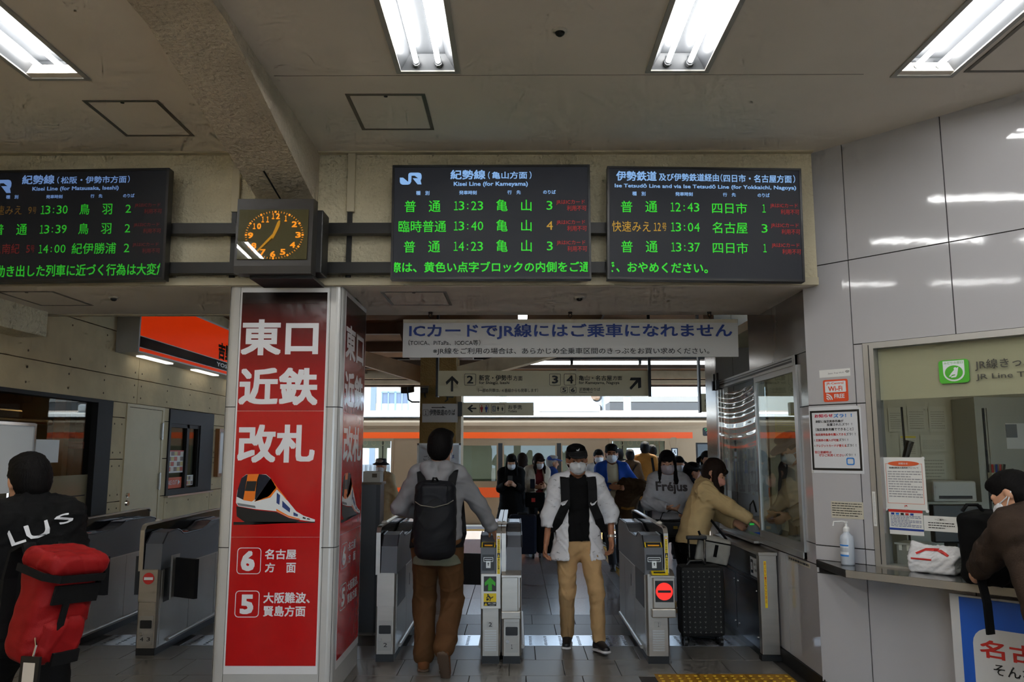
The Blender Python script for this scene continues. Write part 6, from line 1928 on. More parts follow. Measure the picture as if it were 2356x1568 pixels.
# 1 --- man in grey hoodie putting his ticket in
P = Person('man seen from behind in grey hoodie and brown trousers, black backpack, feeding the gate', (-0.60, 6.20, 0), 0.0, 1.77, 0.0085, lean=0.03,
           hands={1: (0.42, 0.26, 1.00), -1: (-0.15, 0.26, 1.12)}, poles={1: (1, -0.5, -0.2), -1: (-1, -0.5, -0.4)}, feet={-1: (-0.10, 0.10, 0, -0.1), 1: (0.08, -0.20, 0.13, 0.1, -0.95)}, head=(-0.12, -0.10, 0.03), build=0.98)
P.body(SKIN, curl=(0.7, 0.4), h=0.007, palms=((0, 0.2, -1), None)); P.hair('short'); P.mask()
P.top('hoodie', GREYK, hem=0.085, loose=0.018, arm_r=(0.056, 0.054, 0.044), hood=True, wrinkle=0.006, collar=False)
P.trousers(BROWNT, r=(0.104, 0.086, 0.078), wrinkle=0.006)
P.shoes(SUEDE, mat('gum_sole', (96, 78, 64), 0.7))
g = SDF(P.pel - np.array([0.25, 0.22, 0.22]), P.pel + np.array([0.25, 0.22, 0.02]), 0.009)
g.rc(P.pel + np.array([0, 0, 0.05]), P.pel - np.array([0, 0, 0.2]), 0.185, 0.19, 0, flat=((0, 1, 0), 0.74)).half(P.pel - np.array([0, 0, 0.145]), (0.0, 0, -1.0)).half(P.pel + np.array([0, 0, -0.03]), (0, 0, 1.0))
sdf_obj('shirt_hem', g, cloth('sage_shirt', (112, 114, 98)), P.t, P.T, 0.004, 8)
RB = frameR(PI)
bt, bb_, bc, R_ = bag_sdf('backpack', 'black backpack on the back of the man in the grey hoodie', 'backpack', (-0.60, 6.005, 1.125), np.array([[1, 0, 0], [0, -1, 0], [0, 0, 1.0]]), (0.155, 0.085, 0.285), cloth('backpack_black', (24, 25, 29), rough=0.6, bump=0.2, bscale=400), rd=0.075, taper=0.4)
BPB = cloth('backpack_strap', (20, 20, 22), rough=0.7)
g = SDF((-0.80, 5.83, 0.95), (-0.40, 6.0, 1.45), 0.008); g.box((-0.60, 5.935, 1.30), (0.105, 0.03, 0.085), None, 0.03); sdf_obj('top_pocket', g, cloth('backpack_pocket', (30, 31, 36), rough=0.5), bt, np.eye(4), 0.003)
for sx in (-1, 1):
    x = -0.60 + sx * 0.11
    MB().ribbon([(x, 6.08, 1.36), (x + sx * 0.015, 6.12, 1.47), (x + sx * 0.03, 6.20, 1.515), (x + sx * 0.03, 6.30, 1.47), (x + sx * 0.03, 6.375, 1.36), (x + sx * 0.05, 6.38, 1.2), (x + sx * 0.075, 6.30, 1.0), (x + sx * 0.06, 6.10, 0.92)], (1, 0.1 * sx, 0.2), 0.06, 0.014).build('strap', BPB, bt)
MB().tube([(-0.62, 5.97, 1.405), (-0.61, 5.93, 1.43), (-0.59, 5.93, 1.43), (-0.58, 5.97, 1.405)], 0.008, 6).build('haul_loop', BPB, bt)
MB().tube([(-0.74, 5.925, 1.26), (-0.70, 5.905, 1.235), (-0.60, 5.895, 1.22), (-0.50, 5.905, 1.245), (-0.46, 5.92, 1.27)], 0.004, 5).build('zip', mat('zip_grey', (110, 106, 96), 0.4), bt)

# 2 --- man in white jacket walking towards the camera
P = Person('man in black cap, white mask and open white marked jacket walking through the gate', (0.52, 6.93, 0), PI + 0.03, 1.655, 0.0085, lean=0.0,
           hands={1: (0.275, 0.06, 0.845), -1: (-0.285, 0.0, 0.88)}, poles={1: (1, -0.8, 0), -1: (-1, -0.9, 0)}, feet={1: (0.085, -0.10, 0.0, 0.15), -1: (-0.15, 0.17, 0.012, -0.25, 0.1)}, head=(0.02, -0.05, 0.02), build=1.10)
P.body(SKIN_T, curl=(0.75, 0.75), h=0.007, palms=((-0.9, 0.3, 0), (0.9, 0.3, 0))); P.hair('crop'); P.mask(); P.cap(mat('cap_black', (16, 16, 19), 0.8), LETW)
P.top('t_shirt', BLKC, hem=-0.015, loose=0.004, sleeve=0, arm_r=(0.05, 0.04, 0.04), wrinkle=0.003, neck=0.062)
P.top('jacket', JW, hem=0.14, loose=0.026, sleeve=0.42, arm_r=(0.066, 0.060, 0.054), open_=0.088, flare=0.045, wrinkle=0.006, stand=0.06, neck=0.062)
jk = P.topobj
P.trousers(KHAKI, waist_r=0.145, r=(0.096, 0.070, 0.058), wrinkle=0.006)
P.shoes(SHOEB, SOLE)
for sd in (1, -1):
    pass
wt = thing('wristwatch', 'steel wristwatch on the walking man in the white jacket', 'watch', tuple(P.W(P.wr[-1])))
w = P.wr[-1] - P.hd[-1] * 0.03
mb = MB(); mb.cyl(P.W(w - P.hd[-1] * 0.010), P.W(w + P.hd[-1] * 0.010), 0.032, n=14); mb.build('band', STEEL, wt)
q = w + np.array([-0.031, 0.012, 0]); MB().cyl(P.W(q), P.W(q + np.array([-0.012, 0.004, 0])), 0.018, n=14).build('case', CHROME, wt)
bs = thing('backpack', 'black backpack worn by the man in the white jacket, straps showing', 'backpack', tuple(P.W((0, -0.2, 1.0))))
g = SDF(P.pel + np.array([-0.25, -0.42, 0.0]), P.pel + np.array([0.25, 0.0, 0.62]), 0.011); g.box(P.chest + np.array([0, -0.21, -0.03]), (0.15, 0.08, 0.23), None, 0.06); sdf_obj('bag_body', g, BLKC, bs, P.T, 0.003)
for sd in (1, -1):
    pts = [P.W(np.array([0.115 * sd, y, z]) + (0, 0, P.nb[2])) for (y, z) in ((-0.14, -0.10), (-0.09, 0.0), (0.0, 0.035), (0.085, -0.01), (0.135, -0.10), (0.155, -0.22))] + [P.W(np.array([0.165 * sd, 0.13, P.nb[2] - 0.33])), P.W(np.array([0.20 * sd, 0.05, P.nb[2] - 0.44])), P.W(np.array([0.19 * sd, -0.08, P.nb[2] - 0.46]))]
    st = MB().ribbon(pts, P.T[:3, 0], 0.075, 0.016).build('strap', BPB, bs)
    c = P.W(np.array([(0.128 if sd > 0 else 0.118) * sd, 0.166, P.nb[2] - 0.20])); u_ = Vector(-P.T[:3, 0]); v_ = Vector((0, 0, 1)); k_ = 0.055
    sw = [(-0.55, -0.1), (-0.30, -0.42), (0.10, -0.30), (0.62, 0.45), (0.0, -0.05), (-0.30, -0.12), (-0.42, 0.12)]
    f_ = Frame(c - u_ * 0.0, u_, v_)
    flatpoly('logo', LETW, st, f_, [(a * k_, b * k_) for a, b in sw], 0.012)

# 3 --- passer-by with the red backpack, near the camera at the left edge
P = Person('passer-by in black jacket with white letters at the left picture edge', (-2.21, 3.74, 0), 0.93, 1.60, 0.010, lean=0.16, hands={1: (0.15, 0.2, 0.9), -1: (-0.22, 0.05, 0.80)}, head=(0.0, -0.1, 0), feet={1: (0.1, -0.2, 0.0), -1: (-0.1, 0.25, 0.0)})
P.body(SKIN, h=0.009); P.hair('short'); P.top('jacket', BLKC, hem=0.10, loose=0.045, arm_r=(0.075, 0.065, 0.055), wrinkle=0.008, stand=0.05)
jl = P.topobj
P.trousers(BLKC, r=(0.10, 0.08, 0.07)); P.shoes(SHOEB, SHOEB)
print_on(jl, 'LU', LETW, (-2.235, 3.45, 1.205), (1, 0, 0.40), (-0.40, 0, 1), 0.115, 0.07, 0.012, depth=0.5, off=0.012)
print_on(jl, 'S', LETW, (-2.125, 3.45, 1.282), (1, 0, 0.45), (-0.45, 0, 1), 0.042, 0.045, 0.012, depth=0.5, off=0.012)
_o = np.array([0.90, -0.40, -0.2]); _u = np.array([0.26, -0.04, 0.96]); _o /= np.linalg.norm(_o); _u = _u - _o * (_u @ _o); _u /= np.linalg.norm(_u)
Rr = np.array([np.cross(_o, _u), _o, _u])
rt, rb_, rc_, Rr = bag_sdf('backpack', 'large red backpack with black straps hanging from the passer-by at the left', 'backpack', (-1.93, 3.42, 0.985), Rr, (0.13, 0.10, 0.215), REDC, rd=0.07, wrinkle=0.007)
RK = cloth('backpack_black_webbing', (18, 18, 19), rough=0.8)
KB = 0.84
def rp(a, b, c): return Vector(rc_ + (Rr[0] * a * 0.88 + Rr[1] * b + Rr[2] * c) * KB)
g = SDF(rc_ - 0.45, rc_ + 0.45, 0.009); g.box(rc_ + Rr[2] * 0.197 + Rr[1] * 0.015, (0.140, 0.113, 0.046), Rr, 0.04); fl_ = sdf_obj('lid', g, REDC, rt, np.eye(4), 0.004, 3)
def band(nm, z, w, m, out=0.156, par=None):
    pts = [rp(a, b, z) for a, b in ((-0.190, -0.10), (-0.190, out - 0.06), (-0.14, out + 0.004), (0.14, out + 0.004), (0.190, out - 0.06), (0.190, -0.10))]
    mb = MB(); mb.ribbon(pts, Rr[2], w, 0.008); return mb.build(nm, m, par or rt)
band('lid_edge', 0.180, 0.03, RK, 0.153)
MB().ribbon([rp(a, b, 0.10) for a, b in ((-0.188, -0.04), (-0.188, 0.08), (-0.14, 0.136), (0.14, 0.138))], Rr[2], 0.075, 0.01).build('front_band', RK, rt)
for a in (0.05,):
    MB().ribbon([rp(a, 0.140, 0.08), rp(a, 0.142, -0.10), rp(a, 0.136, -0.24)], Rr[0], 0.028, 0.008).build('webbing', RK, rt)
g = SDF(rc_ - 0.45, rc_ + 0.45, 0.009); g.box(rc_ - Rr[2] * 0.11 + Rr[1] * 0.037, (0.095, 0.088, 0.10), Rr, 0.05); sdf_obj('side_pocket', g, REDC, rt, np.eye(4), 0.005, 9)
MB().ribbon([rp(-0.10, 0.156, -0.20), rp(0.0, 0.158, -0.205), rp(0.06, 0.156, -0.205)], Rr[2], 0.05, 0.012).build('label_patch', RK, rt)
for sd in (-1, 1):
    MB().ribbon([rp(0.10 * sd, -0.11, 0.20), rp(0.11 * sd, -0.16, 0.27), rp(0.11 * sd, -0.23, 0.22), rp(0.10 * sd, -0.24, 0.08), rp(0.12 * sd, -0.16, -0.12), rp(0.14 * sd, -0.11, -0.18)], Rr[0], 0.06, 0.016).build('strap', RK, rt)
tgl = thing('pass_holder', 'small black pass holder dangling from the red backpack', 'pass holder', tuple(rp(0.17, 0.16, -0.30)))
c_ = rp(0.19, 0.17, -0.17)
MB().tube([rp(0.16, 0.12, -0.10), rp(0.18, 0.16, -0.12), c_], 0.004, 5).build('cord', CHROME, tgl)
ff = Frame(c_ - Vector((0.035, 0, 0.115)), (1, -0.2, 0), (0.03, 0, 1))
rect('case', BLACK, tgl, ff, -0.012, -0.01, 0.072, 0.12, -0.006, 0.012)
rect('card', mat('pass_card', (206, 196, 184), 0.3), tgl, ff, 0.004, 0.012, 0.056, 0.098, 0.007)

# 4 --- customer at the ticket counter, right edge
P = Person('customer in dark brown knit jacket bending over the ticket counter at the right edge', (2.62, 3.94, 0), 0.12, 1.56, 0.010, lean=0.36, hands={-1: (-0.05, 0.56, 0.96), 1: (0.12, 0.52, 1.12)}, poles={-1: (-1, -0.5, -0.8), 1: (1, -0.5, -0.6)}, head=(0.55, -0.25, 0.0))
P.body(SKIN, curl=(0.9, 0.7), h=0.0085); P.hair('short'); P.mask(); P.top('jacket', KNIT, hem=0.12, loose=0.04, arm_r=(0.072, 0.064, 0.052), wrinkle=0.006, stand=0.03)
P.trousers(cloth('denim_dark', (40, 48, 62))); P.shoes()
kt, kb, kc, Rk = bag_sdf('backpack', 'black backpack set on the ticket counter in front of the customer', 'backpack', (2.70, 4.66, 1.085), frameR(0.75), (0.19, 0.12, 0.20), BLKC, rd=0.05, wrinkle=0.006)
MB().ribbon([(2.56, 4.54, 1.0), (2.52, 4.46, 0.91), (2.515, 4.42, 0.82), (2.52, 4.42, 0.66)], (1, 0.3, 0), 0.05, 0.012).build('strap', RK, kt)
MB().ribbon([(2.70, 4.48, 1.0), (2.74, 4.40, 0.90), (2.77, 4.36, 0.80), (2.80, 4.36, 0.72)], (1, 0.3, 0), 0.055, 0.012).build('strap', RK, kt)
MB().tube([(2.55, 4.66, 1.285), (2.58, 4.66, 1.32), (2.64, 4.66, 1.32), (2.67, 4.66, 1.285)], 0.01, 6).build('handle', RK, kt)

# 5 --- woman in tan coat paying at the window
P = Person('woman in tan coat and coral mask reaching into the pay window', (1.60, 7.45, 0), -PI / 2 - 0.22, 1.58, 0.0095, lean=0.28, hands={1: (0.10, 0.56, 1.0), -1: (-0.14, 0.40, 0.97)}, poles={1: (1, -0.2, -0.9), -1: (-1, -0.3, -0.6)}, head=(-0.25, -0.25, 0.0), feet={1: (0.10, 0.06, 0), -1: (-0.08, 0.0, 0)})
P.body(SKIN, curl=(0.6, 0.6), h=0.0075, palms=((0, 0, -1), None)); P.hair('mid', HAIR_B); P.mask(MASKC)
P.top('coat', TANC, hem=0.02, loose=0.036, arm_r=(0.072, 0.064, 0.052), flare=0.03, wrinkle=0.009, stand=0.03)
tc_ = P.topobj
P.trousers(BLKC, r=(0.10, 0.085, 0.08)); P.shoes(SHOEB, SHOEB, boot=0.14)
sb_, sbb, sbc, Rs = bag_sdf('shoulder_bag', 'light grey shoulder bag with black edges hanging from the woman in the tan coat', 'bag', (1.74, 7.26, 0.76), frameR(-0.15, 0.25, 0.18), (0.145, 0.05, 0.115), cloth('bag_grey', (164, 162, 154)), rd=0.025, wrinkle=0.003)
for sz in (-0.105, 0.09):
    MB().tube([Vector(sbc + Rs[0] * a + Rs[1] * -0.048 + Rs[2] * sz) for a in (-0.14, -0.05, 0.05, 0.14)], 0.007, 6).build('piping', BLKC, sb_)
MB().ribbon([Vector(sbc + Rs[0] * 0.02 + Rs[1] * -0.056 + Rs[2] * z) for z in (0.07, 0.0, -0.04)], Rs[0], 0.03, 0.006).build('tab', BLKC, sb_)
for sx in (-1, 1):
    MB().ribbon([Vector(sbc + Rs[0] * 0.12 * sx + Rs[2] * 0.10), Vector((1.70 + 0.09 * sx, 7.27, 0.95)), Vector((1.66 + 0.06 * sx, 7.36, 1.06))], (1, 0, 0), 0.02, 0.006).build('strap', BLKC, sb_)
# black letter-patterned suitcase
sc_ = thing('suitcase', 'tall black suitcase with small grey letter pattern beside the gate', 'suitcase', (1.58, 7.08, 0), 'suitcases')
SUITM = mat('suitcase_fabric', (20, 20, 21), 0.7, bump=0.3, bscale=200)
MB().box(1.395, 1.765, 6.98, 7.20, 0.075, 0.655, 0.035).build('shell', SUITM, sc_)
MB().box(1.44, 1.64, 6.968, 6.985, 0.12, 0.56, 0.02).build('front_pocket', SUITM, sc_)
mb = MB()
for ix in range(8):
    for iz in range(13):
        x = 1.415 + ix * 0.044; z = 0.12 + iz * 0.041
        a = ((ix * 7 + iz * 3) % 4) * PI / 2
        y = 6.966 if (1.45 < x < 1.63 and z < 0.55) else 6.978
        pts = [(-0.008, -0.007), (0, 0.008), (0.008, -0.007), (0.004, -0.007), (0, 0.001), (-0.004, -0.007)]
        mb._add([(x + p * math.cos(a) - q * math.sin(a), y, z + p * math.sin(a) + q * math.cos(a)) for p, q in pts], [(0, 1, 2, 3, 4, 5)])
o_ = mb.build('letter_pattern', mat('suitcase_print', (120, 120, 116), 0.6), sc_, fix=False); o_['kind'] = 'stuff'
for x in (1.43, 1.73):
    for y in (7.02, 7.16):
        MB().cyl((x - 0.012, y, 0.032), (x + 0.012, y, 0.032), 0.032, n=12).box(x - 0.01, x + 0.01, y - 0.01, y + 0.01, 0.03, 0.08).build('wheel', BLACK, sc_)
for x in (1.505, 1.645):
    MB().cyl((x, 7.15, 0.64), (x, 7.15, 0.87), 0.010, n=8).build('handle_rod', CHROME, sc_)
MB().box(1.485, 1.665, 7.13, 7.17, 0.86, 0.895, 0.01).build('handle_grip', BLACK, sc_)
MB().tube([(1.47, 7.09, 0.65), (1.50, 7.09, 0.685), (1.60, 7.09, 0.69), (1.64, 7.09, 0.65)], 0.012, 8).build('carry_handle', BLACK, sc_)

# 6 --- young woman in grey sweatshirt with lettering
P = Person('young woman with long black hair, lilac mask and grey lettered sweatshirt behind the gate', (1.61, 8.55, 0), PI - 0.05, 1.615, 0.0095, hands={1: (0.05, 0.24, 1.055), -1: (-0.16, 0.22, 1.00)}, poles={1: (1, -0.4, -0.3), -1: (-1, -0.4, -0.3)}, head=(-0.15, -0.16, 0.05))
P.body(SKIN, curl=(0.8, 0.8), h=0.008, palms=((-0.6, 0, 0.8), (0.6, 0, 0.8))); P.hair('long', HAIR); P.mask(MASKP)
P.top('sweatshirt', cloth('grey_marl', (172, 172, 176), bump=0.3, bscale=260), hem=-0.08, loose=0.022, arm_r=(0.066, 0.066, 0.044), wrinkle=0.006, neck=0.055)
sw_ = P.topobj
P.trousers(BLKC, r=(0.095, 0.05, 0.05), to=0.0, name='shorts'); P.trousers(TIGHT, waist_r=0.11, r=(0.075, 0.052, 0.042), name='tights', wrinkle=0.0); P.shoes(SHOEB, SHOEB)
print_on(sw_, 'Fréjus', LETB, (1.455, 8.3, 1.19), (1, 0, -0.02), (0, 0, 1), 0.33, 0.125, 0.03, depth=0.5, off=0.004)
wl_ = thing('wallet', 'pale grey wallet in the hand of the woman in the sweatshirt', 'wallet', (1.78, 8.28, 0.86))
mb = MB(); mb.M = Matrix.Translation((1.775, 8.27, 0.93)) @ Matrix.Rotation(0.5, 4, 'Y') @ Matrix.Rotation(0.3, 4, 'X'); mb.box(-0.05, 0.05, -0.012, 0.012, -0.085, 0.085, 0.008); mb.build('cover', mat('wallet_grey', (160, 166, 170), 0.5), wl_)
mb2 = MB(); mb2.M = mb.M; mb2.box(0.049, 0.053, -0.008, 0.008, -0.08, 0.08); mb2.build('zip', ALU, wl_)
hb2, _, hc2, _ = bag_sdf('handbag', 'black handbag with gold clasp at the waist of the woman in the sweatshirt', 'bag', (1.60, 8.33, 0.845), np.eye(3), (0.15, 0.055, 0.085), mat('bag_leather', (20, 19, 19), 0.35), rd=0.03, wrinkle=0.002)
MB().box(1.59, 1.635, 8.262, 8.275, 0.845, 0.875, 0.004).build('clasp', mat('gold', (200, 160, 70), 0.3, metal=0.9), hb2)
MB().ribbon([(1.47, 8.35, 0.92), (1.50, 8.34, 1.0), (1.62, 8.33, 1.04), (1.72, 8.34, 0.96)], (0, 1, 0), 0.02, 0.006).build('strap', BLKC, hb2)

# 7 --- man in blue jacket with a coat over his arm
P = Person('man in bright blue jacket and white mask with a brown coat over his arm', (1.36, 11.5, 0), PI, 1.70, 0.011, hands={1: (0.05, 0.26, 1.14), -1: (-0.17, 0.26, 1.14)}, poles={1: (1, -0.3, -0.6), -1: (-1, -0.3, -0.6)}, head=(-0.1, -0.05, 0), feet={1: (0.02, 0.14, 0), -1: (-0.1, -0.1, 0)}, build=1.08)
P.body(SKIN_T, curl=(0.8, 0.8), h=0.0095); P.hair('flat'); P.mask()
P.top('polo_shirt', cloth('cream_polo', (206, 196, 168)), hem=-0.02, loose=0.003, sleeve=0, wrinkle=0.002)
P.top('jacket', BLUEC, hem=0.06, loose=0.03, open_=0.028, wrinkle=0.006, stand=0.04); P.trousers(DKG); P.shoes(SHOEB, SHOEB)
ct = thing('folded_coat', 'dark brown coat draped over the arm of the man in the blue jacket', 'coat', (1.6, 11.22, 0.8))
g = SDF((1.25, 10.9, 0.55), (2.0, 11.6, 1.45), 0.012)
g.rc((1.50, 11.22, 1.19), (1.78, 11.24, 1.12), 0.07, 0.09, 0.03).rc((1.62, 11.24, 1.10), (1.55, 11.26, 0.74), 0.13, 0.10, 0.06, flat=((0, 1, 0), 0.4)).rc((1.48, 11.24, 1.08), (1.44, 11.26, 0.92), 0.10, 0.10, 0.06, flat=((0, 1, 0), 0.4)).rc((1.74, 11.24, 1.15), (1.84, 11.22, 1.06), 0.08, 0.06, 0.05)
sdf_obj('cloth', g, DBR, ct, np.eye(4), 0.012, 4, 20)
MB().ribbon([(1.44, 11.16, 0.86), (1.52, 11.14, 0.845), (1.62, 11.15, 0.86)], (0, 0, 1), 0.03, 0.01).build('belt', BRC, ct)

# 8 --- elderly man with hat
P = Person('elderly man in dark bucket hat and beige coat beyond the left gate', (-2.10, 12.5, 0), PI - 0.1, 1.49, 0.013, hands={-1: (-0.27, 0.02, 0.72)}, build=1.05)
P.body(SKIN, h=0.011); P.hair('crop', HAIR_G); P.hat(mat('hat_navy', (30, 32, 38), 0.85)); P.mask()
P.top('shirt', DKG, hem=0, loose=0.0, sleeve=0, wrinkle=0); P.top('coat', BEIGE, hem=0.22, loose=0.035, open_=0.02, flare=0.05, wrinkle=0.006, stand=0.02); P.trousers(cloth('brown_grey', (70, 62, 54))); P.shoes()
# 9 --- woman in black with phone
P = Person('woman with long black hair in long black coat looking at her phone', (-0.08, 13.0, 0), PI, 1.57, 0.013, hands={1: (0.08, 0.26, 1.12), -1: (-0.05, 0.26, 1.10)}, head=(0.0, -0.3, 0))
P.body(SKIN, h=0.011, curl=(0.8, 0.8)); P.hair('long'); P.mask(); P.top('coat', BLKC, hem=0.45, loose=0.035, flare=0.10, wrinkle=0.006, stand=0.03); P.trousers(BLKC); P.shoes()
ph = thing('phone', 'black phone in the hands of the woman in the black coat', 'phone', (-0.1, 12.68, 1.1)); MB().box(-0.135, -0.06, 12.70, 12.712, 1.10, 1.25, 0.004).build('slab', BLACK, ph)
# 10 --- woman in fleece with phone
P = Person('woman with bobbed brown hair in cream fleece looking at her phone', (0.34, 13.25, 0), PI + 0.35, 1.585, 0.013, hands={1: (0.10, 0.26, 1.06), -1: (-0.02, 0.28, 1.08)}, head=(0.1, -0.35, 0))
P.body(SKIN, h=0.011, curl=(0.8, 0.8)); P.hair('bob', HAIR_B); P.mask(); P.top('inner_top', cloth('wine', (90, 24, 26)), hem=-0.05, loose=0, sleeve=0, wrinkle=0); P.top('fleece_jacket', FLEECE, hem=0.02, loose=0.045, open_=0.03, wrinkle=0.005); P.trousers(BLKC); P.shoes()
ph = thing('phone', 'dark phone in the hands of the woman in the cream fleece', 'phone', (0.3, 12.9, 1.05)); MB().box(0.22, 0.295, 12.93, 12.942, 1.04, 1.19, 0.004).build('slab', NAVYC, ph)
hb3, _, _, _ = bag_sdf('handbag', 'black shoulder bag with red patch on the woman in the fleece', 'bag', (0.30, 13.0, 0.86), np.eye(3), (0.16, 0.06, 0.12), BLKC, rd=0.03, h=0.013)
MB().box(0.24, 0.30, 12.932, 12.942, 0.83, 0.89).build('patch', INKRED, hb3)
# suitcases of the two
for x, y, lab, m in ((0.10, 12.62, 'dark navy suitcase standing behind the middle ticket gate', NAVYC), (0.52, 12.72, 'black suitcase standing in front of the woman in the fleece', BLKC)):
    s_ = thing('suitcase', lab, 'suitcase', (x, y, 0), 'suitcases')
    MB().box(x - 0.21, x + 0.21, y - 0.13, y + 0.13, 0.07, 0.66, 0.04).build('shell', m, s_)
    for sx in (-0.16, 0.16):
        for sy in (-0.09, 0.09):
            MB().cyl((x + sx - 0.014, y + sy, 0.036), (x + sx + 0.014, y + sy, 0.036), 0.036, n=10).box(x + sx - .012, x + sx + .012, y + sy - .012, y + sy + .012, 0.04, 0.08).build('wheel', BLACK, s_)
    MB().box(x - 0.08, x + 0.08, y - 0.02, y + 0.02, 0.66, 0.69, 0.01).build('carry_handle', BLACK, s_)
# 11.. others on the platform
P = Person('elderly man in blue cap and blue jacket facing right by the train', (0.63, 14.3, 0), -PI / 2 + 0.2, 1.53, 0.014)
P.body(SKIN_T, h=0.012); P.hair('crop', HAIR_G); P.cap(mat('cap_blue', (36, 66, 140), 0.7)); P.top('jacket', cloth('blue_work', (34, 62, 128)), hem=0.08, loose=0.03, stand=0.03); P.trousers(DKG); P.shoes()
P = Person('person with brown hair seen from behind, next to the woman in the black coat', (0.10, 13.8, 0), 0.2, 1.58, 0.014)
P.body(SKIN, h=0.012); P.hair('bob', HAIR_B); P.top('coat', DKG, hem=0.3, loose=0.03); P.trousers(BLKC); P.shoes()
P = Person('woman in white top over black turtleneck with tied hair, left of the blue jacket', (1.45, 14.2, 0), PI, 1.64, 0.013, hands={1: (0.1, 0.2, 1.0)})
P.body(SKIN, h=0.011); P.hair('tied'); P.mask(); P.top('turtleneck', BLKC, hem=-0.05, loose=0.0, sleeve=0, stand=0.08, collar=False, wrinkle=0); P.top('top', WHT, hem=0.02, loose=0.02, neck=0.085, wrinkle=0.004); P.trousers(BLKC); P.shoes()
P = Person('man in long mustard brown coat seen from behind boarding the train', (2.73, 17.1, 0), 0.0, 1.80, 0.014, build=1.05)
P.body(SKIN, h=0.012); P.hair('short'); P.top('coat', BRC, hem=0.33, loose=0.03, flare=0.04, stand=0.03); P.trousers(BLKC); P.shoes()
MB().ribbon([P.W((0.12, -0.16, 1.50)), P.W((0.14, -0.19, 1.3)), P.W((0.17, -0.19, 1.05)), P.W((0.20, -0.12, 0.9))], (1, 0, 0), 0.05, 0.012).build('bag_strap', BLKC, P.t)
P = Person('person in dark brown coat with crossed straps boarding left of the mustard coat', (2.37, 16.8, 0), 0.1, 1.645, 0.014)
P.body(SKIN, h=0.012); P.hair('short'); P.top('coat', DBR, hem=0.2, loose=0.03, stand=0.02); P.trousers(BLKC); P.shoes()
for sx in (-1, 1):
    MB().ribbon([P.W((0.10 * sx, -0.12, 1.36)), P.W((0.0, -0.165, 1.22)), P.W((-0.12 * sx, -0.15, 1.05))], (1, 0, 0), 0.03, 0.01).build('bag_strap', BLKC, P.t)
P = Person('person in dark coat boarding right of the mustard coat', (2.97, 17.6, 0), 0.25, 1.74, 0.014)
P.body(SKIN, h=0.012); P.hair('short'); P.top('coat', DBR, hem=0.25, loose=0.03); P.trousers(BLKC); P.shoes()
P = Person('dark-haired person inside the right train doorway, mostly hidden', (2.33, 18.2, 0), 0.0, 1.66, 0.014)
P.body(SKIN, h=0.012); P.hair('short'); P.top('coat', BLKC, hem=0.2, loose=0.03); P.trousers(BLKC); P.shoes()
P = Person('girl with braids and white mask in grey hoodie raising a hand', (2.52, 12.5, 0), PI - 0.1, 1.53, 0.012, hands={-1: (-0.20, 0.16, 1.36)}, poles={-1: (-1, 0.2, -1)}, head=(0.1, -0.05, 0))
P.body(SKIN, h=0.010, curl=(0.5, 0.9)); P.hair('tails'); P.mask(); P.top('hoodie', cloth('pale_grey', (176, 182, 186)), hem=0.05, loose=0.04); P.trousers(DKG); P.shoes()
P = Person('person in black cap and dark jacket facing right behind the tan coat', (2.10, 9.75, 0), -PI / 2, 1.47, 0.012, head=(0, -0.1, 0))
P.body(SKIN_T, h=0.010); P.hair('crop'); P.cap(mat('cap_black', (16, 16, 19), 0.8)); P.top('jacket', NAVYC, hem=0.08, loose=0.035, stand=0.05); P.trousers(DKG); P.shoes()
P = Person('girl with bunches and fringe farthest right beside the steel pier', (2.86, 12.1, 0), PI, 1.61, 0.012, head=(0, 0.05, 0))
P.body(SKIN, h=0.010); P.hair('tails'); P.top('top', cloth('grey_blue', (120, 128, 136)), hem=0.05, loose=0.03); P.trousers(DKG); P.shoes()
# station employee in the booth
P = Person('station employee in peaked cap and white mask behind the pay window glass', (2.66, 7.45, 0), PI / 2 + 0.4, 1.80, 0.011, lean=0.12, hands={1: (0.10, 0.30, 1.06), -1: (-0.10, 0.30, 1.06)}, head=(0, -0.35, 0))
P.body(SKIN, h=0.0095); P.hair('crop'); P.cap(mat('cap_staff', (46, 46, 52), 0.7)); P.mask(); P.top('shirt', WHT, hem=0, loose=0.0, sleeve=0); P.top('uniform_jacket', cloth('uniform_grey', (84, 88, 98)), hem=0.1, loose=0.022, open_=0.02, stand=0.02); P.trousers(DKG); P.shoes()
# ================================================================== ticket window, counter, notices
class DF:
    def __init__(s, off): s.off = off
    def p(s, a, b, d=0.0): return Dp(a, b, s.off + d)
win1 = MB()
for (s0, s1, z0, z1) in ((0.412, 0.482, 0.885, 2.345), (2.25, 2.32, 0.885, 2.345), (0.482, 2.25, 2.305, 2.345), (0.482, 2.25, 0.885, 0.90)):
    dbox(win1, s0, s1, z0, z1, -0.10, 0.008)
win1 = win1.build('window_1', mat('window_alu', (178, 178, 176), 0.3, metal=0.6)); tag(win1, kind='structure')
g_ = MB(); dbox(g_, 0.449, 0.453, 0.9, 2.33, 0.008, 0.012); g_.build('frame_bead', DARK, win1)
g_ = MB(); g_.quad(Dp(0.482, 0.90, -0.05), Dp(2.25, 0.90, -0.05), Dp(2.25, 2.305, -0.05), Dp(0.482, 2.305, -0.05)); g_.build('pane', GLASS, win1, fix=False)
g_ = MB(); dbox(g_, 0.484, 2.248, 1.962, 2.303, -0.062, -0.058); g_.build('film', frosted('frost_film', (196, 190, 164), 0.86), win1)
dfw = DF(-0.047)
t = thing('window_sign', 'green rounded-square reclining seat pictogram on the ticket window', 'sign', tuple(Dp(0.95, 2.046, -0.04)))
GRN = mat('sign_green', (74, 176, 44), 0.35)
poly('plate', GRN, t, dfw, rrect_pts(0.867, 2.046, 1.041, 2.193, 0.02), 0.0, 0.008)
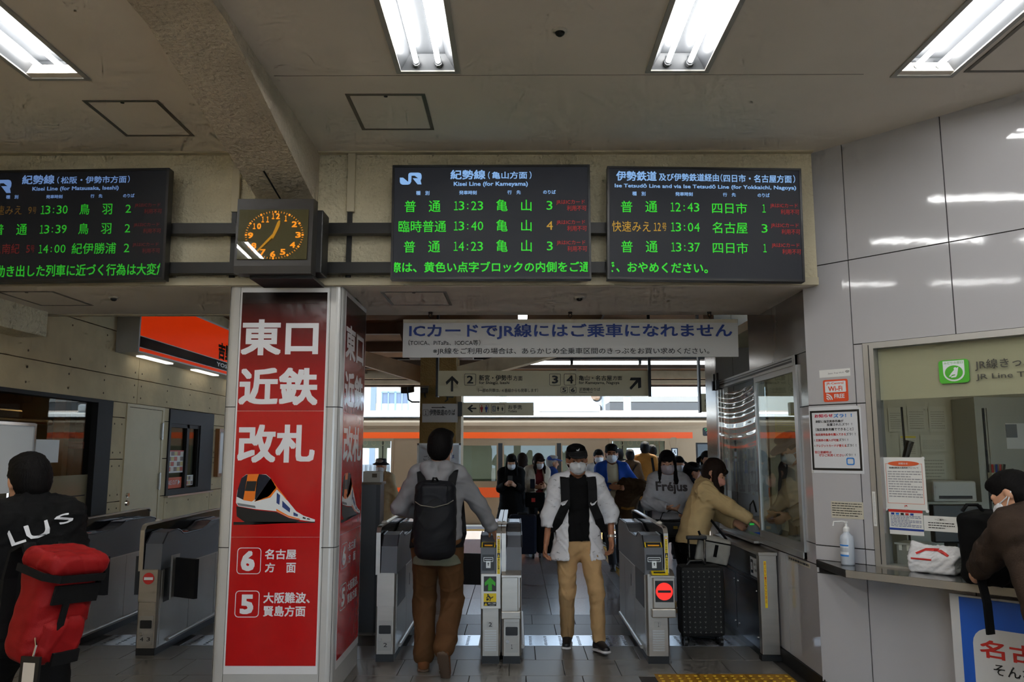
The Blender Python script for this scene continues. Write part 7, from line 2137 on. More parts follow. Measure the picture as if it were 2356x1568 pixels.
def _shield():
    pts = [(0.893, 2.186), (1.017, 2.186), (1.017, 2.11)]
    for k in range(13):
        a = -k / 12 * PI
        pts.append((0.955 + 0.062 * math.cos(a), 2.112 + 0.055 * math.sin(a)))
    return pts
poly('shield', T_WHT, t, dfw, _shield(), 0.009)
poly('disc', GRN, t, dfw, circ_pts(0.955, 2.112, 0.052, 0.045), 0.011)
text('みどりの窓口', GRN, t, dfw, 0.900, 2.165, 1.010, 2.181, 0.006, 0.0115)
poly('figure', T_WHT, t, dfw, circ_pts(0.965, 2.135, 0.009, n=12), 0.013)
poly('figure', T_WHT, t, dfw, [(0.958, 2.128), (0.972, 2.124), (0.965, 2.10), (0.945, 2.098), (0.935, 2.086), (0.926, 2.088), (0.940, 2.108)], 0.013)
poly('figure', T_WHT, t, dfw, [(0.972, 2.138), (0.984, 2.146), (0.974, 2.096), (0.966, 2.082), (0.938, 2.08), (0.940, 2.088), (0.962, 2.094)], 0.0131)
t = thing('window_sign', 'dark lettering of the ticket office name on the window film', 'sign', tuple(Dp(1.2, 2.05, -0.04)))
text('JR線きっぷうりば', mat('sign_letter_dark', (60, 58, 52), 0.5), t, dfw, 1.074, 2.112, 1.60, 2.180, 0.008, 0.003)
text('JR Line Tickets', mat('sign_letter_dark', (60, 58, 52), 0.5), t, dfw, 1.075, 2.050, 1.50, 2.092, 0.006, 0.003)

def sheet(name, label, fr, a0, b0, a1, b1, m=PAPER, cat='notice', group='notices by the ticket window', th=0.0012):
    c = fr.p((a0 + a1) / 2, b0)
    t = thing(name, label, cat, tuple(c), group)
    rect('sheet', m, t, fr, a0, b0, a1, b1, 0.0006, th)
    return t
def lines(t, fr, a0, b0, a1, b1, n, m=None, seed=1, th=0.45):
    """rows of small print too fine to read"""
    r = random.Random(seed); mb = MB(); m = m or mat('fine_print', (158, 158, 160), 0.6)
    for i in range(n):
        zt = b1 - (i + 0.2) * (b1 - b0) / n; zb = zt - th * (b1 - b0) / n
        x = a0; e = a1 - (r.random() * 0.4 * (a1 - a0) if i % 3 == 2 else 0)
        while x < e:
            w = min(e - x, (0.05 + 0.1 * r.random()) * (a1 - a0))
            vs = [fr.p(p, q, 0.0026) for p, q in ((x, zb), (x + w, zb), (x + w, zt), (x, zt))]
            mb._add(vs, [(0, 1, 2, 3)]); x += w + 0.018 * (a1 - a0)
    o = mb.build('fine_print', m, t, fix=False); o['kind'] = 'stuff'
d0 = DF(0.0)
t = sheet('notice', 'white notice strip with a wireless symbol above the orange sticker', d0, 0.096, 2.134, 0.316, 2.187)
text('Japan. Free Wi-Fi', mat('ink_grey', (120, 120, 124), 0.5), t, d0, 0.158, 2.152, 0.272, 2.166, 0.004)
for k in range(3):
    r = 0.008 + k * 0.006
    ring('wifi_arc', INK, t, d0, [(0.296 + (r + 0.003) * math.cos(a), 2.150 + (r + 0.003) * math.sin(a)) for a in [math.radians(45 + 9 * i) for i in range(11)]] + [(0.296 + r * math.cos(a), 2.150 + r * math.sin(a)) for a in [math.radians(135 - 9 * i) for i in range(11)]], [(0.296 + r * math.cos(a), 2.150 + r * math.sin(a)) for a in [math.radians(45 + 9 * i) for i in range(11)]] + [(0.296 + r * math.cos(a), 2.150 + r * math.sin(a)) for a in [math.radians(135 - 9 * i) for i in range(11)]])
t = thing('sticker', 'orange free wireless sticker on the grey ticket wall', 'sticker', tuple(Dp(0.2, 1.963, 0.0)))
ORS = mat('sticker_orange_red', (224, 78, 38), 0.35)
poly('plate', ORS, t, d0, rrect_pts(0.118, 1.963, 0.294, 2.116, 0.012), 0.0006)
poly('panel', T_WHT, t, d0, rrect_pts(0.132, 2.028, 0.280, 2.104, 0.006), 0.0026)
text('JR-Central', ORS, t, d0, 0.143, 2.078, 0.266, 2.098, 0.012, 0.005)
text('Wi-Fi', ORS, t, d0, 0.155, 2.036, 0.256, 2.070, 0.02, 0.005)
text('FREE', T_WHT, t, d0, 0.196, 1.986, 0.268, 2.015, 0.025, 0.004)
for k in range(3):
    r = 0.010 + k * 0.014
    a_ = [math.radians(2 + 8.6 * i) for i in range(11)]
    flatpoly('wifi_arc', T_WHT, t, d0, [(0.138 + (r + 0.008) * math.cos(a), 1.975 + (r + 0.008) * math.sin(a)) for a in a_] + [(0.138 + r * math.cos(a), 1.975 + r * math.sin(a)) for a in a_[::-1]], 0.004)
# laminated poster
t = sheet('poster', 'laminated black-framed white poster with red and black rows on the grey wall', d0, 0.004, 1.475, 0.372, 1.930, mat('laminate', (214, 216, 220), 0.12), 'poster', th=0.003)
ring('black_frame', mat('poster_frame_black', (26, 26, 26), 0.3), t, d0, [(0.012, 1.495), (0.362, 1.495), (0.362, 1.905), (0.012, 1.905)], [(0.026, 1.510), (0.348, 1.510), (0.348, 1.891), (0.026, 1.891)], 0.0036)
PINK = mat('print_pink', (206, 30, 70), 0.4); LBL = mat('print_light_blue', (50, 130, 210), 0.4)
for s, a0, b0, a1, b1, m, bo in (('お知らせ', 0.045, 1.857, 0.178, 1.881, PINK, 0.03), ('ズラ！！', 0.182, 1.854, 0.311, 1.880, LBL, 0.03), ('津駅に指定席券売機が', 0.049, 1.820, 0.250, 1.839, INK, 0.012), ('設置されたズラ！！', 0.132, 1.797, 0.308, 1.816, INK, 0.012), ('［指定席券売機でできること］', 0.049, 1.764, 0.315, 1.784, INK, 0.015),
        ('1.', 0.033, 1.733, 0.042, 1.745, INK, 0.01), ('指定席特急券を購入できる', 0.046, 1.730, 0.262, 1.748, INKRED, 0.015), ('ズラ！！', 0.264, 1.730, 0.328, 1.749, INK, 0.012), ('2.', 0.033, 1.694, 0.042, 1.706, INK, 0.01), ('定期券の購入が可能', 0.046, 1.691, 0.210, 1.709, INKRED, 0.015), ('ズラ！！', 0.212, 1.692, 0.275, 1.711, INK, 0.012),
        ('3.', 0.033, 1.656, 0.042, 1.668, INK, 0.01), ('クレジットカードが使える', 0.046, 1.653, 0.262, 1.672, INKRED, 0.015), ('ズラ！！', 0.264, 1.654, 0.330, 1.674, INK, 0.012), ('窓口混雑時は', 0.033, 1.609, 0.154, 1.627, INKRED, 0.015), ('ぜひご利用ください', 0.062, 1.588, 0.246, 1.607, INKRED, 0.015), ('ズラ！！', 0.248, 1.592, 0.320, 1.609, INK, 0.012)):
    text(s, m, t, d0, a0, b0, a1, b1, bo, 0.005)
ring('drawing', LBL, t, d0, rrect_pts(0.256, 1.532, 0.312, 1.582, 0.012), rrect_pts(0.264, 1.540, 0.304, 1.574, 0.008), 0.005)
for (xa, za) in ((0.004, 1.478), (0.36, 1.92)):
    rect('tape', mat('clear_tape', (200, 200, 196), 0.15), t, d0, xa, za - 0.002, xa + 0.014, za + 0.012, 0.0045)
t = sheet('notice', 'small cream notice with six lines of print above the hand sanitiser', d0, 0.129, 1.176, 0.350, 1.288, mat('paper_cream', (196, 190, 172), 0.6)); lines(t, d0, 0.136, 1.185, 0.34, 1.28, 6, INK, 3, 0.3)
sl_ = sheet('notice', 'narrow vertical white label on the ticket window frame', DF(0.009), 0.418, 1.14, 0.438, 1.362); lines(sl_, DF(0.009), 0.423, 1.15, 0.433, 1.35, 22, None, 4)
dg = DF(-0.048)
t = sheet('notice', 'tall white notice with orange oval heading taped inside the ticket window', dg, 0.476, 1.252, 0.738, 1.585)
poly('oval', mat('print_orange_red', (222, 96, 52), 0.4), t, dg, circ_pts(0.607, 1.545, 0.098, 0.017), 0.0024)
text('お知らせ', T_WHT, t, dg, 0.578, 1.539, 0.636, 1.552, 0.01, 0.0045)
text('普通回数券の発売終了について', INK, t, dg, 0.515, 1.512, 0.70, 1.524, 0.012, 0.003)
lines(t, dg, 0.505, 1.325, 0.715, 1.50, 11, None, 6)
ring('border', mat('print_orange_red', (222, 96, 52), 0.4), t, dg, [(0.494, 1.29), (0.722, 1.29), (0.722, 1.545), (0.494, 1.545)], [(0.496, 1.292), (0.720, 1.292), (0.720, 1.543), (0.496, 1.543)], 0.002)
text('JR', INKRED, t, dg, 0.596, 1.268, 0.618, 1.281, 0.02, 0.003)
for (xa, za) in ((0.470, 1.575), (0.730, 1.575), (0.478, 1.244), (0.734, 1.244)):
    poly('clip', WHITE, t, dg, circ_pts(xa + 0.003, za + 0.005, 0.010, n=10), 0.002, 0.006)
t = sheet('notice', 'white notice with red top band and blue bottom band in the ticket window', dg, 0.494, 1.093, 0.706, 1.250)
rect('band', INKRED, t, dg, 0.494, 1.234, 0.706, 1.250, 0.002); rect('band', INKBLUE, t, dg, 0.494, 1.120, 0.706, 1.133, 0.002)
lines(t, dg, 0.505, 1.14, 0.695, 1.215, 8, mat('fine_print_blue', (110, 120, 150), 0.6), 7)
for k, m in enumerate((INKBLUE, LBL, INK, INKRED, INKBLUE)):
    rect('card_logo', m, t, dg, 0.51 + k * 0.03, 1.217, 0.53 + k * 0.03, 1.230, 0.003)
t = sheet('notice', 'wide low white notice beside the black backpack in the ticket window', dg, 0.709, 1.128, 0.915, 1.222); lines(t, dg, 0.735, 1.14, 0.89, 1.185, 3, INK, 9, 0.35)
text('～ご案内～', INK, t, dg, 0.775, 1.195, 0.845, 1.207, 0.006, 0.003)

# steel counter
ct = MB()
pts = [Dp(0.0, 0, 0.0), Dp(0.356, 0, 0.32), Dp(2.32, 0, 0.32), Dp(2.32, 0, -0.1), Dp(0.412, 0, -0.1), Dp(0.412, 0, 0.0)]
ct.prism([(p.x, p.y) for p in pts], 'z', 0.838, 0.886)
ct = ct.build('counter', mat('counter_steel', (150, 148, 145), 0.16, metal=0.92)); tag(ct, 'brushed steel ticket counter shelf with angled end', 'counter')
nb_ = MB(); dbox(nb_, 0.36, 2.32, 0.840, 0.884, 0.3205, 0.324); nb_.build('nosing', STEELD, ct)
# sanitiser bottle
c = Dp(0.268, 0.886, 0.09)
bt2 = thing('sanitiser_bottle', 'clear pump bottle of hand sanitiser with blue and white label on the counter', 'bottle', tuple(c))
BOT = mat('bottle_plastic', (196, 204, 214), 0.15)
MB().lathe(tuple(c), [(0.040, 0.0), (0.044, 0.008), (0.044, 0.165), (0.040, 0.185), (0.020, 0.205), (0.018, 0.215)], 24).build('body', BOT, bt2, smooth=True)
MB().lathe(tuple(c + Vector((0, 0, 0.213))), [(0.021, 0), (0.021, 0.022), (0.014, 0.032), (0.008, 0.034), (0.008, 0.055), (0.014, 0.057), (0.014, 0.066), (0.004, 0.068)], 16).build('pump', WHITE, bt2, smooth=False)
MB().tube([c + Vector((0, 0, 0.275)), c + Vector((-0.03, -0.005, 0.279)), c + Vector((-0.085, -0.012, 0.277)), c + Vector((-0.09, -0.013, 0.250))], 0.006, 8).build('spout', WHITE, bt2)
def lab(z0, z1, m, dd):
    mb = MB(); n = 10; r = 0.0445 + dd
    # label wraps the side towards the hall
    base = math.atan2(DN.y, DN.x)
    vs = []
    for k in range(n + 1):
        a = base - 0.15 + (-0.75 + 1.5 * k / n)
        vs += [(c.x + r * math.cos(a), c.y + r * math.sin(a), c.z + z0), (c.x + r * math.cos(a), c.y + r * math.sin(a), c.z + z1)]
    mb._add(vs, [(2 * k, 2 * k + 2, 2 * k + 3, 2 * k + 1) for k in range(n)])
    return mb.build('label', m, bt2, fix=False)
lab(0.055, 0.135, mat('label_white', (222, 226, 230), 0.4), 0.0004); lab(0.122, 0.132, LBL, 0.0008); lab(0.056, 0.068, LBL, 0.0008); lab(0.085, 0.112, mat('label_grey', (176, 182, 190), 0.5), 0.0007)
# plastic bag of leaflets on the counter, box behind the glass
c = Dp(0.79, 0.886, 0.05)
bg = thing('plastic_bag', 'crumpled white plastic bag with red print on the ticket counter', 'bag', tuple(c))
g = SDF(np.array(c) - (0.3, 0.3, 0.05), np.array(c) + (0.3, 0.3, 0.3), 0.008)
ax = np.array([[DD.x, DD.y, 0], [DN.x, DN.y, 0], [0, 0, 1.0]])
g.box(np.array(c) + (0, 0, 0.055), (0.135, 0.065, 0.055), ax, 0.02).rc(np.array(c) + np.array(DD) * -0.10 + (0, 0, 0.13), np.array(c) + np.array(DD) * 0.12 + (0, 0, 0.12), 0.035, 0.05, 0.03).rc(np.array(c) + np.array(DD) * -0.12 + (0, 0, 0.165), np.array(c) + np.array(DD) * -0.05 + (0, 0, 0.14), 0.02, 0.03, 0.02)
bgo = sdf_obj('bag_film', g, mat('plastic_film', (220, 220, 222), 0.12, bump=0.5, bscale=30), bg, np.eye(4), 0.006, 6, 40)
print_on(bgo, '', INKRED, Dp(0.70, 1.00, 0.2), DD, (0, 0, 1), 0.20, 0.05, poly_pts=[(0, 0.1), (0.3, 0.7), (0.7, 0.8), (1, 0.1), (0.95, -0.1), (0.65, 0.45), (0.3, 0.4), (0.05, -0.1)], off=0.003)
print_on(bgo, '', INKRED, Dp(0.68, 0.965, 0.2), DD, (0, 0, 1), 0.12, 0.01, poly_pts=[(0, 0), (1, 0), (1, 1), (0, 1)], off=0.003)
bx = thing('plastic_box', 'translucent grey plastic box with white tags inside the ticket window', 'box', tuple(Dp(0.57, 0.886, -0.2)))
mb = MB(); dbox(mb, 0.50, 0.66, 0.886, 1.03, -0.28, -0.12); mb.build('box', mat('box_grey', (150, 152, 150), 0.4), bx)
for k in range(3):
    mb = MB(); dbox(mb, 0.515 + k * 0.05, 0.535 + k * 0.05, 0.985, 1.022, -0.119, -0.116); mb.build('tag', WHITE, bx)
mb = MB(); dbox(mb, 0.49, 0.67, 1.022, 1.034, -0.29, -0.11); mb.build('rim', mat('box_rim', (176, 178, 176), 0.4), bx)
# banner below the counter
t = thing('banner_board', 'blue and white advertising board with red characters leaning below the counter', 'sign board', tuple(Dp(1.35, 0, 0.2)))
mb = MB(); dbox(mb, 0.918, 1.80, 0.0, 0.80, 0.18, 0.20); mb.build('board', mat('banner_white', (206, 206, 206), 0.4), t)
db = DF(0.2)
rect('blue_field', mat('banner_blue', (28, 92, 196), 0.4), t, db, 0.968, 0.0, 1.80, 0.788, 0.001)
poly('white_field', mat('banner_white', (206, 206, 206), 0.4), t, db, rrect_pts(1.028, 0.05, 1.76, 0.63, 0.09), 0.003)
text('名古屋', INKRED, t, db, 1.062, 0.47, 1.50, 0.568, 0.02, 0.006); text('そんな', INK, t, db, 1.124, 0.385, 1.33, 0.445, 0.008, 0.006)

# ---------------- pay window in the passage
PWX = 2.078
pw = MB()
# outer frame, mullion, head track, sill
pw.box(PWX - 0.01, PWX + 0.05, 5.885, 5.945, 0.86, 2.335).box(PWX, PWX + 0.06, 8.20, 8.26, 0.86, 2.30).box(PWX - 0.012, PWX + 0.05, 5.885, 8.26, 2.262, 2.335).box(PWX - 0.02, PWX + 0.05, 5.885, 8.26, 0.86, 0.905)
pw = pw.build('window_2', mat('window_alu', (178, 178, 176), 0.3, metal=0.6)); tag(pw, kind='structure')
MB().box(PWX - 0.006, PWX + 0.02, 6.90, 6.945, 0.905, 2.262).box(PWX - 0.006, PWX + 0.02, 5.945, 5.965, 0.905, 2.262).box(PWX - 0.006, PWX + 0.02, 5.965, 6.90, 0.905, 0.965).box(PWX - 0.006, PWX + 0.02, 5.965, 6.90, 2.215, 2.262).build('sliding_sash', mat('window_alu', (178, 178, 176), 0.3, metal=0.6), pw)
MB().box(PWX + 0.004, PWX + 0.008, 5.965, 6.90, 0.965, 2.215).build('pane', GLASS, pw)
MB().box(PWX - 0.015, PWX - 0.011, 5.95, 8.2, 2.285, 2.30).box(PWX - 0.015, PWX - 0.011, 5.95, 8.2, 2.31, 2.318).build('track_slot', BLACK, pw)
MB().box(PWX, PWX + 0.04, 7.98, 8.02, 0.905, 2.262).box(PWX, PWX + 0.04, 8.10, 8.13, 0.905, 2.262).build('far_stile', STEELD, pw)
sf = bpy.data.meshes.new('sheet')
nv, nz = 26, 40
vs = []; fs = []
for j in range(nz + 1):
    for i in range(nv + 1):
        yy = 6.93 + (8.16 - 6.93) * i / nv; zz = 2.22 - (2.22 - 1.25) * j / nz
        amp = 0.016 * math.exp(-j / 9.0)
        xx = PWX - 0.012 + amp * math.sin(j * 1.5 + 0.35 * (i - nv / 2) ** 2 / nv) + 0.003 * math.sin(i * 0.9)
        vs.append((xx, yy, zz - 0.03 * (1 - ((i / nv) * 2 - 1) ** 2) * math.exp(-j / 6.0)))
for j in range(nz):
    for i in range(nv):
        a = j * (nv + 1) + i
        fs.append((a, a + 1, a + nv + 2, a + nv + 1))
sf.from_pydata(vs, [], fs); sf.update()
so = link_mesh('vinyl_curtain', sf, glass('clear_vinyl', (244, 244, 240), rough=0.04, fres=1.5), None, True)
tag(so, 'clear crinkled vinyl curtain hung over the open half of the pay window', 'curtain')
cb = thing('clamp', 'pair of small black clamps on the head of the pay window', 'clamp', (PWX, 8.25, 2.33))
for yy in (8.12, 8.26):
    MB().cyl((PWX - 0.02, yy, 2.33), (PWX - 0.02, yy, 2.42), 0.012, n=8).box(PWX - 0.045, PWX + 0.02, yy - 0.02, yy + 0.02, 2.25, 2.345).build('screw', DARK, cb)
# counter shelf inside the window, tray
ps = MB().box(2.10, 2.62, 5.92, 8.2, 0.83, 0.862).build('counter', mat('booth_counter', (120, 118, 110), 0.5)); tag(ps, 'grey counter inside the pay booth', 'counter')
MB().box(PWX - 0.06, 2.10, 6.95, 8.0, 0.85, 0.868).build('outer_sill', STEEL, ps)
ty = thing('coin_tray', 'blue plastic coin tray on the pay window counter', 'tray', (2.14, 7.25, 0.868))
mb = MB().box(2.06, 2.24, 7.14, 7.40, 0.868, 0.875).box(2.06, 2.07, 7.14, 7.40, 0.868, 0.90).box(2.23, 2.24, 7.14, 7.40, 0.868, 0.90).box(2.06, 2.24, 7.14, 7.15, 0.868, 0.90).box(2.06, 2.24, 7.39, 7.40, 0.868, 0.90)
mb.build('tray', mat('tray_blue', (30, 90, 200), 0.4), ty)
tm = thing('ticket_terminal', 'grey ticket terminal with coiled cables inside the pay booth', 'terminal', (2.3, 7.75, 0.862))
MB().box(2.14, 2.46, 7.55, 7.95, 0.862, 1.0, 0.01).build('case', mat('terminal_grey', (150, 150, 146), 0.5), tm)
MB().tube([(2.2, 7.7, 1.0), (2.22, 7.72, 1.12), (2.26, 7.75, 1.16), (2.3, 7.8, 1.05)], 0.008, 6).build('cable', BLACK, tm)
MB().box(2.16, 2.2, 7.545, 7.55, 0.95, 0.965).build('status_lamp', emis('lamp_green', (60, 220, 90), 0.4), tm)
# papers pinned to the booth and office back wall
ob = SF(8.372)
notes = [(2.70, 2.94, 1.62, 2.02, 'yellow price table'), (2.98, 3.3, 2.22, 2.33, 'narrow printed strip'), (2.98, 3.16, 1.79, 2.04, 'small printed sheet'), (3.62, 3.82, 1.83, 2.08, 'orange-headed sheet'), (3.884, 4.034, 1.83, 2.078, 'sheet with three short lines'), (4.084, 4.273, 1.83, 2.092, 'sheet with a faint table'), (4.306, 4.489, 1.83, 2.092, 'sheet of dense text'), (3.987, 4.165, 1.571, 1.794, 'yellow-headed list'), (4.203, 4.465, 1.624, 1.794, 'wide typed sheet'), (4.193, 4.447, 1.261, 1.593, 'cream diagram sheet')]
for i, (a0, a1, b0, b1, nm) in enumerate(notes):
    t = sheet('notice', nm + ' pinned to the office back wall', ob, a0, b0, a1, b1, mat('paper_office', (212, 206, 184), 0.7) if i else mat('paper_yellow', (206, 196, 120), 0.7), 'notice', 'sheets pinned in the office')
    lines(t, ob, a0 + 0.02, b0 + 0.02, a1 - 0.02, b1 - 0.05, 8 if i else 14, mat('fine_print_office', (166, 160, 142), 0.7), 20 + i, 0.3)
    if nm.startswith('yellow-headed'): rect('heading', YEL, t, ob, a0 + 0.01, b1 - 0.03, a1 - 0.01, b1 - 0.012, 0.003)
    if nm.startswith('orange'): rect('heading', ORG, t, ob, a0 + 0.01, b1 - 0.09, a1 - 0.01, b1 - 0.02, 0.003)
cabm = mat('office_cabinet', (176, 176, 164), 0.5)
cbn = thing('locker', 'grey steel office locker with a door behind the ticket window', 'cabinet', (5.1, 8.1, 0)); MB().box(4.55, 6.05, 7.95, 8.37, 0, 2.16).build('body', cabm, cbn); MB().box(4.66, 6.0, 7.935, 7.95, 0.1, 2.05).build('door', cabm, cbn); MB().box(4.62, 4.64, 7.94, 7.95, 0.1, 2.05).build('shadow_gap', BLACK, cbn)
t = sheet('notice', 'white sheet with orange strip on the locker door', SF(7.934), 4.83, 1.65, 5.15, 1.90); rect('strip', ORG, t, SF(7.934), 5.07, 1.66, 5.14, 1.88, 0.003); rect('block', T_GRY, t, SF(7.934), 4.83, 1.76, 4.94, 1.89, 0.003)
ptb = thing('pen_holder', 'cream holder with red and blue pens on the locker door', 'holder', (4.75, 7.9, 1.3)); MB().box(4.62, 4.80, 7.87, 7.935, 1.28, 1.42).build('box', mat('holder_cream', (200, 196, 178), 0.5), ptb)
for k, m in enumerate((INKRED, INKBLUE, INKRED, BLACK)):
    MB().cyl((4.65 + k * 0.035, 7.9, 1.40), (4.65 + k * 0.04, 7.9, 1.50), 0.01, n=6).build('pen', m, ptb)
mon = thing('monitor', 'dark office monitor with desk clutter behind the ticket window', 'monitor', (3.6, 6.6, 0.75)); MB().box(3.35, 3.75, 6.55, 6.62, 0.9, 1.2, 0.01).build('screen', BLACK, mon); MB().box(3.5, 3.6, 6.5, 6.7, 0.76, 0.9).build('stand', DARK, mon)
pcs = thing('document_box', 'grey document cabinet under the pinned sheets in the office', 'cabinet', (4.2, 8.1, 0)); MB().box(3.75, 4.5, 7.85, 8.36, 0, 1.14).build('body', cabm, pcs); MB().box(3.78, 4.1, 7.84, 7.85, 0.55, 1.08).build('drawer', cabm, pcs); MB().box(4.14, 4.46, 7.84, 7.85, 0.55, 1.08).build('drawer', cabm, pcs)
prt = thing('printer', 'white desktop printer in the office', 'printer', (4.3, 7.5, 1.1)); MB().box(4.05, 4.47, 7.88, 8.3, 1.14, 1.34, 0.02).build('body', mat('printer_white', (206, 204, 196), 0.4), prt); MB().box(4.1, 4.42, 7.875, 7.885, 1.17, 1.2).build('paper_slot', BLACK, prt)
dk = MB().prism([(2.65, 6.05), (4.4, 4.2), (5.0, 4.8), (3.2, 6.8)], 'z', 0.70, 0.76).build('desk', mat('desk_grey', (130, 128, 120), 0.5)); tag(dk, 'grey office desk just inside the ticket window', 'desk')
MB().box(3.2, 3.3, 6.3, 6.4, 0, 0.70).box(4.4, 4.5, 4.8, 4.9, 0, 0.70).build('leg', DARK, dk)
lc = thing('leaflet_stand', 'yellow and green leaflet stand tilted on the office desk', 'stand', (3.45, 5.45, 0.76))
mb = MB(); mb.M = Matrix.Translation((3.42, 5.32, 1.10)) @ Matrix.Rotation(-0.8, 4, 'Z') @ Matrix.Rotation(0.35, 4, 'Y'); mb.box(-0.09, 0.09, -0.005, 0.005, -0.13, 0.13); mb.build('card', mat('leaflet_yellow', (196, 186, 60), 0.4), lc)
mb2 = MB(); mb2.M = mb.M; mb2.box(-0.07, 0.07, -0.007, -0.005, -0.03, 0.05); mb2.build('print', mat('leaflet_green', (70, 140, 110), 0.4), lc)
MB().cyl((3.42, 5.34, 0.76), (3.42, 5.33, 1.0), 0.012, n=8).box(3.35, 3.49, 5.28, 5.40, 0.76, 0.775).build('foot', DARK, lc)
mic = thing('gooseneck_microphone', 'black gooseneck microphone behind the ticket window', 'microphone', (2.95, 5.85, 0.76)); MB().tube([(2.86, 5.95, 0.76), (2.86, 5.95, 1.3), (2.87, 5.95, 1.62), (2.86, 5.94, 1.95)], 0.008, 6).build('stem', DARK, mic); MB().cyl((2.86, 5.95, 1.55), (2.90, 5.93, 1.70), 0.022, 0.03, 10).build('head', BLACK, mic)
ol = thing('office_lamp', 'plain ceiling lamp inside the ticket office', 'ceiling lamp', (3.9, 6.9, 2.68)); MB().box(3.5, 4.7, 6.8, 6.95, 2.66, 2.72).build('body', TROF, ol); MB().cyl((3.55, 6.87, 2.645), (4.65, 6.87, 2.645), 0.016, n=8).build('tube', mat('office_tube', (255, 255, 255), 0.4, emit=16.0, ecol=(255, 246, 220)), ol)

# ---------------- restaurant side: windows, door, sign, interior
REST = mat('restaurant_wall', (96, 66, 40), 0.7, var=0.2, vscale=2)
ri = MB().box(-7.0, -6.9, 5.2, 12.5, 0, 3.0).box(-6.9, -4.43, 5.1, 5.2, 0, 3.0).box(-6.9, -4.43, 12.5, 12.6, 0, 3.0).box(-7.0, -4.43, 5.1, 12.6, 2.9, 3.0).build('wall_restaurant', REST); tag(ri, kind='structure')
FRD = mat('window_black', (16, 15, 15), 0.6, spec=0.25)
w3 = MB().box(-4.30, -4.185, 5.68, 8.262, 2.11, 2.145).box(-4.30, -4.185, 5.68, 8.262, 0.945, 0.985).box(-4.30, -4.185, 7.965, 8.262, 0.985, 2.11).box(-4.30, -4.185, 5.68, 5.75, 0.985, 2.11).build('window_3', FRD); tag(w3, kind='structure')
MB().box(-4.252, -4.247, 5.75, 7.965, 0.985, 2.11).build('pane', GLASS, w3)
MB().box(-4.246, -4.243, 5.75, 7.965, 0.985, 1.40).build('striped_film', frosted('striped_film', (150, 140, 112), 0.80), w3)
MB().box(-4.243, -4.240, 5.75, 7.93, 1.195, 1.205).build('film_line', FRD, w3)
t = thing('notice', 'blank pale square sheet stuck on the restaurant window', 'notice', (-4.24, 7.25, 1.52)); MB().box(-4.246, -4.243, 7.07, 7.43, 1.524, 1.73).build('sheet', PAPER, t)
cv = mat('rest_wood', (150, 96, 50), 0.5)
rc1 = thing('restaurant_shelf', 'warm wooden shelf unit inside the restaurant', 'shelf', (-5.6, 7.2, 0)); MB().box(-6.0, -5.6, 6.0, 7.2, 0, 1.9).build('body', cv, rc1); MB().box(-5.6, -5.58, 6.1, 6.6, 1.0, 1.75).build('door', mat('rest_panel', (190, 160, 110), 0.5), rc1)
rc2 = thing('kitchen_hood', 'steel kitchen hood and pipe inside the restaurant', 'hood', (-5.8, 8.6, 1.7)); MB().cyl((-5.5, 6.2, 1.96), (-5.5, 9.4, 1.96), 0.035, n=10).build('pipe', STEEL, rc2); MB().box(-6.6, -5.7, 7.5, 9.2, 1.72, 2.1, 0.02).build('hood', STEELD, rc2)
rc3 = thing('kitchen_counter', 'dark kitchen counter with machines inside the restaurant', 'counter', (-5.6, 8.3, 0)); MB().box(-6.2, -5.2, 7.4, 11.8, 0, 1.15).build('body', DARK, rc3); MB().box(-6.0, -5.4, 7.6, 8.4, 1.15, 1.6, 0.04).build('machine', BLACK, rc3); MB().box(-5.9, -5.4, 9.0, 9.6, 1.15, 1.55, 0.03).build('machine', STEELD, rc3); MB().box(-5.22, -5.19, 6.0, 11.8, 1.66, 1.74).build('orange_band', mat('rest_orange', (190, 70, 30), 0.5), rc3)
rlp = thing('restaurant_lamp', 'warm lamp hanging inside the restaurant', 'lamp', (-5.4, 7.4, 2.5)); MB().lathe((-5.3, 7.6, 2.62), [(0.04, 0.1), (0.14, 0.0), (0.13, -0.01), (0.03, 0.08)], 14).build('shade', DARK, rlp); MB().lathe((-5.3, 7.6, 2.60), [(0.01, 0.0), (0.05, 0.03), (0.05, 0.06), (0.01, 0.09)], 12).build('bulb', emis('warm_bulb', (255, 190, 110), 30.0), rlp)
rl2 = thing('restaurant_lamp', 'warm strip lamp over the serving window inside the restaurant', 'lamp', (-5.2, 10.3, 2.5)); MB().box(-5.3, -5.1, 9.9, 10.7, 2.60, 2.64).build('body', DARK, rl2); MB().box(-5.28, -5.12, 9.92, 10.68, 2.585, 2.60).build('strip', emis('warm_strip', (255, 200, 130), 8.0), rl2)
for yy in (7.86,):
    pz = thing('wooden_post', 'orange-brown wooden post just inside the restaurant window', 'post', (-4.5, yy, 0)); MB().box(-4.56, -4.45, yy, yy + 0.09, 0, 2.89).build('post', cv, pz)
ssn = thing('sign_stand', 'silver-framed white sign stand at the left picture edge by the restaurant', 'sign stand', (-3.98, 6.35, 0)); MB().box(-4.02, -3.99, 6.05, 6.60, 1.30, 1.83).build('panel', PAPER, ssn); MB().box(-4.03, -3.98, 6.60, 6.625, 1.28, 1.85).box(-4.03, -3.98, 6.03, 6.60, 1.83, 1.855).build('frame', CHROME, ssn); MB().cyl((-4.0, 6.35, 0.02), (-4.0, 6.35, 1.3), 0.018, n=8).box(-4.12, -3.88, 6.2, 6.5, 0, 0.02).build('stand', CHROME, ssn)
